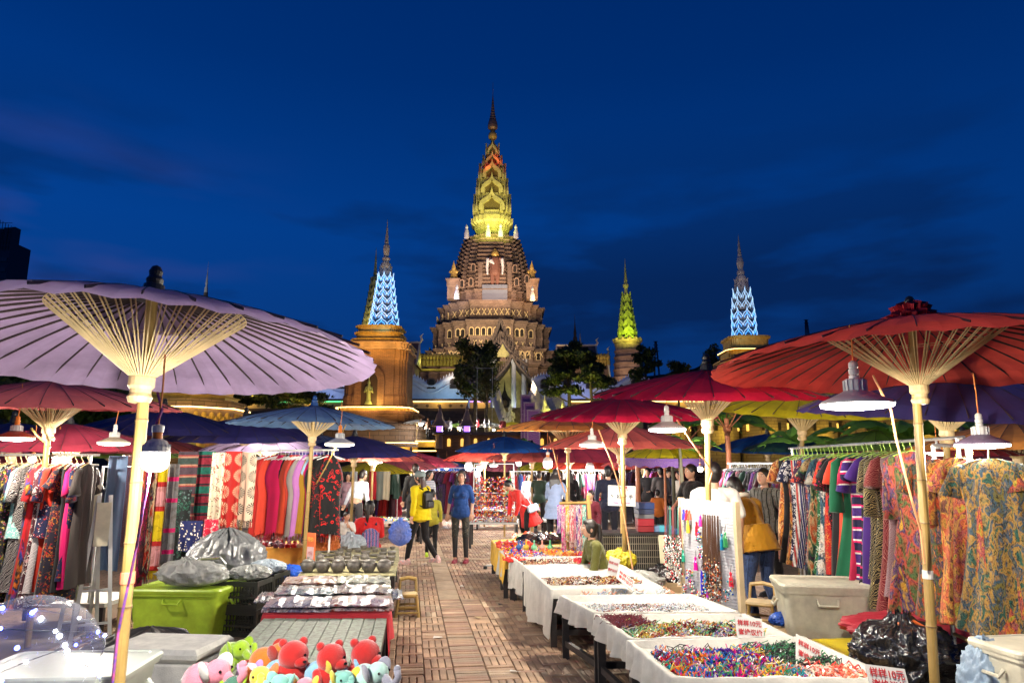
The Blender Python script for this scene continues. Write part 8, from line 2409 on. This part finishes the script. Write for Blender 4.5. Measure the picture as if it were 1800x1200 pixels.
cord([(277,690,2.95),(285,720,2.9),(276,742,2.9),(272,760,2.9),(266,800,2.85),(260,850,2.9),(250,900,3.0),(240,960,3.15),(225,1030,3.25),(208,1110,3.3),(198,1200,3.3)],M_braid,.006,'red and blue rope beside the lilac parasol pole')
cord([(608,746,8.9),(600,765,8.7),(588,790,8.7),(572,822,9.4),(556,850,10.0)],mat('yellow cord'),.008,'yellow cord from the pendant to the light blue parasol pole')
cord([(55,752,6.6),(66,766,6.7),(80,778,6.8)],mat('yellow cord'),.009,'yellow stick brace below the rose-red parasol')
# orange tape on left pole
# ================================================================ PEOPLE
M_skin = mat('skin',(.52,.29,.19),.55,var=.06,vscale=12)
M_skin2 = mat('skin tanned',(.42,.23,.14),.55,var=.06,vscale=12)
M_hair = mat('black hair',(.012,.009,.008),.38,var=.1,vscale=60,bump=.3,bscale=160,stretch=(1,1,.2))
M_eyew = mat('eye white',(.7,.7,.68),.3,var=0)
M_lip = mat('lips',(.45,.12,.10),.5,var=0)
def remesh(o,vox,sm=2):
 m = o.modifiers.new('Remesh','REMESH'); m.mode = 'VOXEL'; m.voxel_size = vox; m.use_smooth_shade = True
 s_ = o.modifiers.new('Smooth','SMOOTH'); s_.iterations = sm; s_.factor = .6
def cl(name,c_,k='plain',*more,s=1): return fabric(k,(c_,) + more,s)
def person(px,py,Y,H,face,label,top=None,bottom=None,shoes=(.02,.02,.02),lean=0,twist=0,legs='stand',arms=None,sleeve=1.0,headyaw=0,headpitch=0,
   hair='short',hairm=None,near=True,skirt=None,skirtm=None,shorts=False,z0=None,extra=None,build=1.0,shoem=None,coat=0,female=False,group=None,name='person',cat='person',skin=None,smile=True):
 """px,py,Y: the feet (or the seat's ground point); face: degrees, 0 = towards the camera, 90 = towards picture right"""
 p = at_y(px,py,Y); z = 0 if z0 is None else z0
 root = thing(name,label,cat,(p.x,Y,z),rz=rad(face),group=group)
 s_ = H / 1.70
 V = lambda x,y,z: Vector((x,y,z)) * s_
 hipz = {'stand': .93,'walk': .92,'sit': .42,'kneel': .36,'bend': .90}[legs]
 PIV = V(0,0,hipz)
 Rm = Matrix.Rotation(rad(twist),3,'Z') @ Matrix.Rotation(rad(lean),3,'X')    # lean forward = towards -Y
 def t(x,y,z):                                  # torso space: z above hip
  return PIV + Rm @ V(x,y,z)
 sh,hw = (.175 if not female else .155) * build,.095
 neck,headc = t(0,.01,.52),None
 Rh = Rm @ Matrix.Rotation(rad(headyaw),3,'Z') @ Matrix.Rotation(rad(headpitch),3,'X')
 hb = t(0,0,.535); headc = hb + Rh @ V(0,-.015,.115)
 # legs
 LG = {'stand': [((hw,0,.90),(.10,-.02,.49),(.105,.02,.08)),((-hw,0,.90),(-.10,-.02,.49),(-.105,.02,.08))],
   'walk': [((hw,0,.90),(.09,-.16,.50),(.09,-.24,.09)),((-hw,0,.90),(-.09,.03,.49),(-.09,.32,.15))],
   'bend': [((hw,0,.88),(.13,-.06,.47),(.14,.03,.08)),((-hw,0,.88),(-.12,-.04,.47),(-.13,.10,.08))],
   'sit': [((hw,0,.40),(.16,-.42,.46),(.14,-.40,.09)),((-hw,0,.40),(-.16,-.42,.46),(-.14,-.40,.09))],
   'kneel': [((hw,0,.34),(.15,-.30,.50),(.13,-.10,.09)),((-hw,0,.34),(-.15,-.30,.50),(-.13,-.10,.09))]}[legs]
 # arms: list of (elbow, wrist) in torso space relative to hip; default hanging
 if arms is None: arms = [((.225,.02,.20),(.24,-.06,-.04)),((-.225,.02,.20),(-.24,-.06,-.04))]
 sk = skin or M_skin
 vox = .0075 if near else .014
 b = MB()
 def ell(m,c_,r,Mx=None): m.ball(c_,tuple(x * s_ for x in r),14,10,Mx if Mx is not None else Rm)
 def cap(m,a,c_,r0,r1): m.cap(a,c_,r0 * s_,r1 * s_,12)
 bl = build
 def torso(m,g=0.0,low=True):
  ell(m,t(0,.0,.33),(.150 * bl + g,.105 * bl + g,.20)); ell(m,t(0,0,.16),(.135 * bl + g,.10 * bl + g,.16)); ell(m,t(0,.01,.03),(.160 * bl + g * (1.5 if legs != 'bend' else .3),.115 * bl + g * (2 if legs != 'bend' else .3),.14 if legs != 'bend' or not g else .07))
  cap(m,t(-sh + .03,.0,.435),t(sh - .03,.0,.435),.062 + g,.062 + g)
  if female: ell(m,t(.06,-.075,.31),(.062 + g,.055 + g,.060)); ell(m,t(-.06,-.075,.31),(.062 + g,.055 + g,.060))
 torso(b)
 cap(b,t(0,.01,.44),hb + Rh @ V(0,.01,.05),.052,.046)
 b.ball(headc,(.074 * s_,.092 * s_,.112 * s_),18,14,Rh);
 b.ball(headc + Rh @ V(0,-.032,-.055),(.050 * s_,.050 * s_,.052 * s_),12,10,Rh)
 b.ball(headc + Rh @ V(0,-.092,-.012),(.012 * s_,.018 * s_,.024 * s_),8,6,Rh)          # nose
 for sx in (-1,1): b.ball(headc + Rh @ V(sx * .075,.008,-.01),(.012 * s_,.022 * s_,.032 * s_),8,6,Rh)
 for (hp,kn,an) in LG:
  cap(b,V(*hp),V(*kn),.078 * bl,.052); cap(b,V(*kn),V(*an),.052,.034); f = V(*an)
  cap(b,f + V(0,.02,-.035),f + V(0,-.13,-.05),.034,.028)
 shp = []
 for i,(el,wr) in enumerate(arms):
  sx = 1 if i == 0 else -1
  a0,e,w = t(sx * sh,0,.43),t(*el),t(*wr); shp.append((a0,e,w))
  cap(b,a0,e,.047 * bl,.037 * bl); cap(b,e,w,.036 * bl,.025)
  d = (w - e).normalized(); side = d.cross(Vector((0,1,0)) if abs(d.y) < .8 else Vector((0,0,1))).normalized(); nrm = side.cross(d)
  pc = w + d * .05 * s_
  b.ball(pc,(.020 * s_,.040 * s_,.052 * s_),10,8,Matrix((nrm,side,d)).transposed())
  for k in range(4):                           # fingers, unequal and slightly curled
   o_ = side * ((k - 1.5) * .021 * s_); L = (.062,.074,.070,.052)[k] * s_
   k0 = pc + d * .040 * s_ + o_; k1 = k0 + (d * .8 + nrm * .28).normalized() * L * .55; k2 = k1 + (d * .45 + nrm * .8).normalized() * L * .5
   b.tube([k0 - d * .02 * s_,k0,k1,k2],[.0098 * s_,.0098 * s_,.009 * s_,.0078 * s_],7)
  th = pc - d * .02 * s_ + side * (.034 * s_); b.tube([th - side * .01,th + (side * .6 + d * .7) * .035 * s_,th + (side * .35 + d + nrm * .3) * .06 * s_],[.012 * s_,.0115 * s_,.009 * s_],7)
 o = b.build('body',sk,root); remesh(o,vox,2)
 # clothes
 if top is not None:
  b = MB(); torso(b,.016)
  cap(b,t(0,.012,.44),t(0,.01,.475),.068,.058)
  if legs != 'bend': cap(b,t(-.08,0,-.03),t(.08,0,-.03),.120 * bl,.120 * bl)
  if coat:
   dn = Vector((0,0,1)).lerp((Rm @ Vector((0,0,1))),.45).normalized()
   bl *= 1.16 if legs == 'bend' else 1
   b.lathe([(.13 * bl * s_,.16 * s_),(.165 * bl * s_,.03 * s_),((.165 + .10 * coat) * bl * s_,-coat * .5 * s_),((.17 + .24 * coat) * bl * s_,-coat * s_)],20,t(0,.005,0),axis=dn,sy=.80)
  for (a0,e,w) in shp:
   cap(b,a0,e if sleeve > .4 else a0.lerp(e,sleeve * 2.2),.064 * bl,.052 * bl if sleeve > .4 else .062 * bl)
   if sleeve > .5: cap(b,e,e.lerp(w,(sleeve - .5) * 2 * .95),.052 * bl,.040 * bl)
  o = b.build('top',top,root); remesh(o,.009 if near else .015,3)
  # cloth creases
  if near:
   dm = o.modifiers.new('Displace','DISPLACE'); dm.texture = CRE; dm.strength = .016; dm.mid_level = .5; dm.texture_coords = 'LOCAL'
 if bottom is not None:
  b = MB(); PV = Matrix.Identity(3)
  b.ball(V(0,.01,hipz),((.150 if legs == 'bend' else .158) * bl * s_,(.115 if legs == 'bend' else .115) * bl * s_,.12 * s_),14,10,Rm if legs in ('bend',) else PV)
  for (hp,kn,an) in LG:
   K,A = V(*kn),V(*an)
   cap(b,V(*hp),K,.092 * bl,.066)
   if not shorts: cap(b,K,K.lerp(A,.93),.064,.048)
  o = b.build('trousers' if not shorts else 'shorts',bottom,root); remesh(o,.010 if near else .016,3)
  if near:
   dm = o.modifiers.new('Displace','DISPLACE'); dm.texture = CRE; dm.strength = .012; dm.mid_level = .5; dm.texture_coords = 'LOCAL'
 if skirt:
  b = MB(); n = 40
  def fn(u,v): a = 2 * math.pi * u; r = (.15 + skirt * .22 * v) * (1 + .04 * math.sin(9 * a) * v); return tuple(V(r * math.cos(a),r * .8 * math.sin(a),hipz + .04 - skirt * v))
  b.grid(fn,n,8,True); b.build('skirt',skirtm or bottom or top,root,smooth=True)
 # shoes
 sm_ = shoem or mat('shoe leather %02x%02x%02x' % tuple(int(c_ * 255) for c_ in shoes),shoes,.5,var=.08)
 for (hp,kn,an) in LG:
  f = V(*an); b = MB(); b.cap(f + V(0,.045,-.035),f + V(0,-.14,-.048),.044 * s_,.036 * s_,12); b.cap(f + V(0,.03,-.01),f + V(0,.02,.02),.042 * s_,.038 * s_,10)
  b.box(f + V(0,-.05,-.072),(.085 * s_,.25 * s_,.018 * s_)); o = b.build('shoe',sm_,root); remesh(o,.008 if near else .014,1)
 # face
 if near:
  for sx in (-1,1):
   b = MB(); b.ball(headc + Rh @ V(sx * .030,-.080,.012),(.0115 * s_,.008 * s_,.007 * s_),10,8,Rh); b.build('eye',M_eyew,root,smooth=True)
   b = MB(); b.ball(headc + Rh @ V(sx * .030,-.0865,.012),(.0058 * s_,.004 * s_,.0060 * s_),8,6,Rh); b.build('iris',M_eye,root,smooth=True)
   b = MB(); b.tube([headc + Rh @ V(sx * .048,-.076,.030),headc + Rh @ V(sx * .032,-.087,.036),headc + Rh @ V(sx * .014,-.089,.031)],.0032 * s_,5); b.build('eyebrow',M_hair,root)
  b = MB(); b.ball(headc + Rh @ V(0,-.084,-.056),(.022 * s_,.007 * s_,.0075 * s_),10,6,Rh); b.build('mouth',M_lip,root,smooth=True)
 # hair
 hm = hairm or M_hair
 b = MB()
 if hair != 'cap_only':
  b.ball(headc + Rh @ V(0,.016,.026),(.085 * s_,.098 * s_,.106 * s_),18,14,Rh)
  if hair in ('short','boy'):
   b.ball(headc + Rh @ V(0,.045,-.02),(.072 * s_,.060 * s_,.085 * s_),14,10,Rh)
   for sx in (-1,1): b.ball(headc + Rh @ V(sx * .06,.01,.02),(.022 * s_,.05 * s_,.045 * s_),8,6,Rh)
  if hair in ('long','pony','bun','back'):
   b.ball(headc + Rh @ V(0,.035,-.03),(.078 * s_,.070 * s_,.10 * s_),14,10,Rh)
   for sx in (-1,1): b.ball(headc + Rh @ V(sx * .064,-.01,.01),(.020 * s_,.055 * s_,.07 * s_),8,6,Rh)
   b.ball(headc + Rh @ V(0,-.045,.085),(.062 * s_,.040 * s_,.030 * s_),10,8,Rh)
  if hair == 'long':
   for k in range(-3,4): b.tube([headc + Rh @ V(k * .02,.07,.0),headc + Rh @ V(k * .028,.095,-.12),headc + Rh @ V(k * .03,.085,-.24),headc + Rh @ V(k * .022,.09,-.36)],[.032 * s_,.032 * s_,.026 * s_,.010 * s_],8)
  if hair == 'pony': b.tube([headc + Rh @ V(0,.08,.05),headc + Rh @ V(0,.135,.05),headc + Rh @ V(0,.15,-.05),headc + Rh @ V(.01,.14,-.16),headc + Rh @ V(.01,.12,-.25)],[.026 * s_,.030 * s_,.034 * s_,.028 * s_,.008 * s_],10)
  if hair == 'bun': b.ball(headc + Rh @ V(0,.115,.03),(.045 * s_,) * 3,10,8,Rh)
  # carve the face free: keep hair behind it
  o = b.build('hair',hm,root); remesh(o,.009 if near else .014,2)
 if extra: extra(root,V,t,headc,Rh,shp,s_)
 return root
CRE = bpy.data.textures.new('creases','CLOUDS'); CRE.noise_scale = .11; CRE.noise_depth = 3; CRE.noise_type = 'HARD_NOISE'
HANGA = ((.225,.03,.20),(.24,-.03,-.03))
# woman in yellow seen from behind, with cap, backpack and blue bag
def ex_yellow(root,V,t,hc,Rh,shp,s_):
 b = MB(); b.ball(hc + Rh @ V(0,.012,.045),(.097 * s_,.108 * s_,.085 * s_),18,12,Rh); b.ball(hc + Rh @ V(0,-.105,.045),(.065 * s_,.06 * s_,.010 * s_),14,8,Rh); b.build('cap',mat('grey cap',(.22,.28,.27),.7,bump=.2),root,smooth=True)
 b = MB(); b.box(t(0,.17,.22),(.20 * s_,.10 * s_,.28 * s_)); b.ball(t(0,.17,.33),(.10 * s_,.06 * s_,.08 * s_),14,10); b.box(t(0,.235,.15),(.16 * s_,.05 * s_,.12 * s_)); o = b.build('backpack',mat('black leather',(.012,.012,.013),.45,var=0,bump=.2),root); remesh(o,.012,6)
 for sx in (-1,1): b = MB(); b.tube([t(sx * .08,.14,.42),t(sx * .11,.0,.50),t(sx * .13,-.12,.36),t(sx * .15,-.02,.18),t(sx * .09,.13,.12)],.014,6); b.build('strap',mat('black leather'),root)
 b = MB()
 for k in range(-2,3): b.tube([hc + Rh @ V(k * .02,.06,-.02),hc + Rh @ V(k * .028,.085,-.16),hc + Rh @ V(k * .03,.075,-.30)],[.03,.028,.012],7)
 o = b.build('long_hair',mat('dark brown hair',(.05,.015,.012),.4),root); remesh(o,.009,2)
yw = cl('y',S(232,205,10))
person(738,997,12.6,1.66,235,'woman in bright yellow jacket and grey cap walking away with a black backpack',yw,cl('b',S(26,24,26)),legs='walk',lean=4,hair='back',female=True,
  arms=[((.23,.05,.22),(.24,.0,-.02)),((-.25,-.05,.22),(-.27,-.24,.04))],extra=ex_yellow,headyaw=12,build=1.15,coat=.12,shoem=mat('coral sneaker',(.75,.35,.30),.5,var=.35,vscale=20,col2=(.45,.45,.45)))
q = at_y(702,935,12.35)
bag(702,975,12.35,.33,.46,mat('translucent blue bag',(.05,.16,.62),.3,var=.5,vscale=5,col2=(.30,.34,.62),transl=.3,coat=.3),'blue plastic shopping bag carried by the woman in yellow',seed=21,z=.36,fold=.16,d=.15)
b = MB(); b.tube([(0,0,0),(-.03,0,-.14)],.008,5); b.tube([(0.02,0,0),(.05,0,-.14)],.008,5); o = b.build('bag_handle',mat('translucent blue bag')); o.location = at_y(706,912,12.38); tag(o,'twisted handles of the blue shopping bag','bag handle')
person(757,988,13.6,1.30,190,'child in black trousers and lime shoes walking behind the woman in yellow',cl('t',S(190,180,60)),cl('b2',S(18,18,20)),legs='walk',hair='short',shoem=mat('lime sneaker',(.50,.70,.04),.5),arms=[HANGA,((-.225,.03,.20),(-.24,-.03,-.03))])
# woman in blue sweater facing the camera
def ex_glasses(root,V,t,hc,Rh,shp,s_):
 b = MB()
 for sx in (-1,1): b.tube([hc + Rh @ V(sx * .030 + .021 * math.cos(a),-.093,.012 + .015 * math.sin(a)) for a in [i * math.pi / 6 for i in range(13)]],.0016,4,False)
 b.tube([hc + Rh @ V(-.009,-.094,.014),hc + Rh @ V(.009,-.094,.014)],.0016,4)
 for sx in (-1,1): b.tube([hc + Rh @ V(sx * .05,-.09,.014),hc + Rh @ V(sx * .078,0,.012)],.0016,4)
 b.build('glasses',mat('dark frame',(.05,.02,.02),.3),root)
 b = MB()
 for k in range(-1,2): b.tube([hc + Rh @ V(-.06 + k * .01,.03,-.04),hc + Rh @ V(-.085 + k * .012,.0,-.14),hc + Rh @ V(-.10 + k * .01,-.03,-.22)],[.022,.02,.008],7)
 o = b.build('side_ponytail',M_hair,root); remesh(o,.008,1)
person(809,986,12.9,1.66,-8,'woman in blue sweater, dark shorts and wine-red shoes facing the camera',cl('bl',S(22,60,120)),cl('sh',S(40,42,38),'floral',S(90,85,75),BK,S(50,50,48)),shorts=True,sleeve=.62,female=True,hair='back',extra=ex_glasses,
  shoem=mat('wine velvet shoe',(.22,.01,.03),.5),arms=[((.215,.04,.21),(.20,-.02,-.02)),((-.225,.05,.21),(-.25,.0,-.03))],lean=-1,headyaw=8)
for o in list(COL.objects):
 pass
# leggings for her
def leggings(root_label,c_=(.012,.012,.014)):
 r_ = [o for o in COL.objects if o.get('label') == root_label][0]; s_ = 1.66 / 1.7
 b = MB(); V = lambda x,y,z: Vector((x,y,z)) * s_
 for (kn0,kn,an) in (((.098,0,.90),(.10,-.02,.49),(.105,.02,.12)),((-.098,0,.90),(-.10,-.02,.49),(-.105,.02,.12))):
  b.cap(V(*kn0),V(*kn),.084 * s_,.058 * s_); b.cap(V(*kn),V(*an),.058 * s_,.041 * s_)
 o = b.build('leggings',mat('black leggings',c_,.6,var=.05),r_); remesh(o,.008,2)
leggings('woman in blue sweater, dark shorts and wine-red shoes facing the camera')
# seated woman in red with child and bags
def ex_red(root,V,t,hc,Rh,shp,s_):
 b = MB(); b.box(t(.03,.19,.10),(.26 * s_,.13 * s_,.32 * s_)); b.ball(t(.03,.19,.24),(.13 * s_,.07 * s_,.09 * s_),14,10); o = b.build('backpack',fabric('stripes',(S(60,70,150),S(190,190,200),S(60,50,60),S(170,110,160)),1.2),root); remesh(o,.014,6)
 for sx in (-1,1): b = MB(); b.tube([t(sx * .08,.12,.38),t(sx * .12,-.02,.50),t(sx * .13,-.12,.34)],.016,6); b.build('strap',mat('navy strap',(.03,.03,.08),.7),root)
person(648,988,11.4,1.68,205,'woman in red sitting with her back to us, wearing a patterned backpack',cl('r',S(205,35,35)),cl('j',S(30,30,60)),legs='sit',lean=6,hair='pony',female=True,build=1.12,headyaw=-25,extra=ex_red,arms=[((.22,-.08,.22),(.10,-.24,.20)),((-.22,-.08,.22),(-.10,-.26,.22))])
person(606,985,11.2,1.02,25,'small child in white eating beside the seated woman in red',cl('w',S(225,222,215)),cl('g',S(90,90,90)),legs='sit',hair='boy',sleeve=.35,headyaw=20,arms=[((.20,-.06,.22),(.05,-.20,.38)),((-.20,-.04,.20),(-.12,-.2,.10))],z0=.30,skin=M_skin)
bag(614,975,10.9,.44,.36,mat('pale blue film',(.52,.58,.64),.28,var=.15,bump=.5,bscale=20,transl=.3,coat=.4),'pale translucent carrier bag beside the child',seed=22,z=.36,fold=.12)
for px,Y,w,h,lab in ((648,11.5,.5,.26,'stool under the seated woman in red'),(606,11.3,.4,.44,'box seat under the small child'),(614,10.9,.4,.36,'low box under the pale carrier bag')):
 plinth(px,Y,w,.34,h,lab)
# woman in red coat bending over the shells
def ex_coat(root,V,t,hc,Rh,shp,s_):
 b = MB(); b.tube([t(-.10,.04,.50),t(.04,-.13,.26),t(.20,-.02,.0)],.010,6); b.tube([t(-.10,.04,.50),t(.06,.14,.26),t(.22,.04,.0)],.010,6); b.build('bag_strap',mat('pale strap',(.6,.65,.7),.5),root)
 c_ = t(.24,.02,-.04); bb = bevbox((0,0,0),(.07,.24,.17),.03); o = bb.build('shoulder_bag',mat('pale blue leather',(.40,.55,.66),.4),root); o.location = c_; o.rotation_euler = (.25,0,0)
person(925,945,15.2,1.64,-62,'woman in a red coat bending over the shell table with a pale blue shoulder bag',cl('rc',S(215,45,40)),cl('bk',BK),legs='bend',lean=42,hair='short',female=True,coat=.40,extra=ex_coat,arms=[((.20,-.16,.26),(.16,-.36,.12)),((-.20,-.16,.26),(-.16,-.36,.12))])
# woman in grey-blue shirt
person(975,960,13.8,1.70,150,'tall woman in a long grey-blue shirt and black trousers by the bamboo stand',cl('gb',S(130,145,175)),cl('bk',BK),legs='stand',lean=10,hair='long',female=True,coat=.22,headyaw=15,arms=[((.22,-.10,.22),(.16,-.32,.22)),((-.22,-.08,.20),(-.16,-.30,.18))])
# olive jacket woman, seated behind the trays
person(1062,1015,8.7,1.58,-78,'seated woman in an olive jacket with a ponytail looking down left',cl('ol',S(88,88,36)),cl('dk',BK),legs='sit',lean=20,hair='pony',female=True,headpitch=-22,build=1.08,arms=[((.21,-.14,.20),(.10,-.32,.06)),((-.21,-.14,.20),(-.10,-.32,.06))])
plinth(1066,8.75,.4,.36,.30,'stool under the olive jacket woman')
# man in navy, back view
person(1072,960,14.4,1.74,165,'man in a dark navy shirt standing behind the lettered sign',cl('nv',S(26,30,52)),cl('nb',S(20,22,34)),hair='short',arms=[((.23,.03,.2),(.25,-.02,-.03)),((-.23,.03,.2),(-.25,-.02,-.03))],build=1.08)
# child in maroon
person(1040,960,12.9,1.30,-30,'child in a maroon top behind the bamboo stand',cl('mr',S(90,20,35)),cl('bk',BK),hair='boy',near=False)
# man in white T-shirt, back
person(1268,1085,7.75,1.76,172,'man in a white T-shirt and jeans with his back to us behind the display board',cl('wt',S(220,215,205)),cl('jn',S(48,66,105),'stripes',S(60,80,120),S(40,55,95),S(52,70,110)),sleeve=.38,hair='short',build=1.08,coat=.06,arms=[((.25,.02,.20),(.25,-.08,-.03)),((-.25,.02,.20),(-.25,-.08,-.03))])
# man in mustard jacket bending
def ex_must(root,V,t,hc,Rh,shp,s_):
 b = MB(); b.tube([t(.09 * math.cos(a),.01 + .085 * math.sin(a),.505) for a in [i * math.pi / 6 for i in range(13)]],.026,8,False); b.build('collar',mat('fleece collar',(.62,.55,.45),.95),root,smooth=True)
person(1343,1085,7.9,1.72,205,'man in a mustard jacket with pale collar and jeans bending forward',cl('mu',S(165,115,15)),cl('jn2',S(45,62,100),'stripes',S(58,78,118),S(38,52,88),S(50,68,108)),legs='bend',lean=30,hair='short',build=1.04,coat=.13,extra=ex_must,arms=[((.24,-.12,.22),(.18,-.30,.04)),((-.24,-.14,.22),(-.18,-.32,.06))])
person(1360,1040,9.6,1.70,-50,'man in a striped shirt with short black hair behind the mustard jacket',cl('st',S(120,120,115),'stripes',S(60,60,60),S(150,150,140),S(50,50,50)),cl('bk',BK),sleeve=.4,hair='short',headpitch=-14,lean=8)
person(1222,985,11.2,1.76,-60,'young man in a black T-shirt looking left beside the rust post',cl('bt',S(16,16,18)),cl('bk',BK),sleeve=.38,hair='short',headyaw=-6,arms=[((.23,-.06,.2),(.14,-.26,.12)),((-.23,-.06,.2),(-.14,-.26,.12))])
# man in white shirt far left of the aisle, bending away
person(622,955,15.6,1.72,150,'man in a white shirt leaning over behind the shawl rack',cl('ws',S(205,210,222)),cl('gt',S(60,58,62)),lean=18,legs='bend',hair='short',arms=[((.26,.0,.2),(.34,-.04,.0)),((-.26,.0,.2),(-.34,-.04,.0))])
person(608,940,17.2,1.60,10,'woman with long dark hair facing us behind the man in white',cl('pk',S(150,120,130)),cl('bk',BK),hair='long',female=True,near=False)
person(690,905,19.6,1.55,180,'person in dark red sitting on the plank bench',cl('dr',S(150,20,45)),cl('bk',BK),legs='sit',hair='short',z0=.08,build=1.2,lean=6,near=False)
person(727,955,16.5,1.80,200,'tall man with short hair in black behind the yellow jacket',cl('bt',S(16,16,18)),cl('bk',BK),hair='short',near=False)
person(753,935,17.5,1.64,60,'woman in a white and blue striped top behind the yellow jacket',cl('sb',S(215,215,220),'bands',S(110,120,160),WH,S(110,120,160),s=6),cl('bk',BK),hair='pony',female=True,near=False,sleeve=.4)
FARP = [(948,905,19.0,1.62,170,'shopper in a dark green jacket behind the red coat',S(40,60,50),BK,'short'),(930,900,21,1.55,20,'shopper in a patterned top behind the red coat',S(190,180,185),BK,'long'),
 (1002,915,18.2,1.66,175,'long-haired woman in black right of the grey-blue shirt',BK,BK,'long'),(1025,900,20.5,1.68,160,'shopper in a pale blue shirt by the far white rack',S(150,170,195),S(40,40,60),'short'),
 (1141,905,19.5,1.70,-30,'man in black looking at his phone between the posts',BK,BK,'short'),(1164,905,19.0,1.72,190,'man in a grey top leaning between the posts',S(90,85,85),BK,'short'),
 (1178,905,20.0,1.66,20,'shopper in a white shirt between the posts',S(200,200,205),BK,'short'),(1197,905,18.5,1.62,-70,'person in a cream top right of the distant shoppers',S(200,190,175),BK,'short'),
 (1158,925,16.5,1.2,160,'seated person in orange low behind the cage',S(170,90,30),BK,'short'),(1120,905,22,1.65,0,'distant shopper in violet behind the cage',S(90,60,120),BK,'long'),
 (770,880,27,1.65,170,'distant shopper in grey at the end of the aisle',S(110,110,120),BK,'short'),(795,878,29,1.6,10,'distant shopper in red at the end of the aisle',S(170,40,50),BK,'long'),(662,905,21,1.6,190,'shopper in teal left of the aisle',S(40,100,110),BK,'short'),
 (900,898,23,1.66,-20,'shopper in a green shirt behind the trinket rack',S(60,130,60),BK,'short'),(1300,930,15.5,1.66,150,'shopper in plum behind the dark clothes rack',S(80,40,80),BK,'short')]
for (px,py,Y,H,f,lab,c1,c2,hr) in FARP:
 person(px,py,Y,H,f,lab,cl('x',c1),cl('x',c2),hair=hr,near=False,arms=[((.22,-.06,.2),(.14,-.25,.14)),((-.225,.02,.2),(-.24,-.06,-.04))])
for (px,c1,lab) in ((812,S(60,50,70),'tiny visitor in plum on the terrace'),(789,S(150,150,160),'tiny visitor in grey on the terrace'),(752,S(90,60,40),'tiny visitor in brown on the terrace'),(764,S(40,50,80),'tiny visitor in navy on the terrace'),(884,S(160,60,60),'tiny visitor in red on the terrace')):
 person(px,765,54.5,1.65,rnd.uniform(0,360),lab,cl('x',c1),cl('x',BK),near=False,z0=zt_)
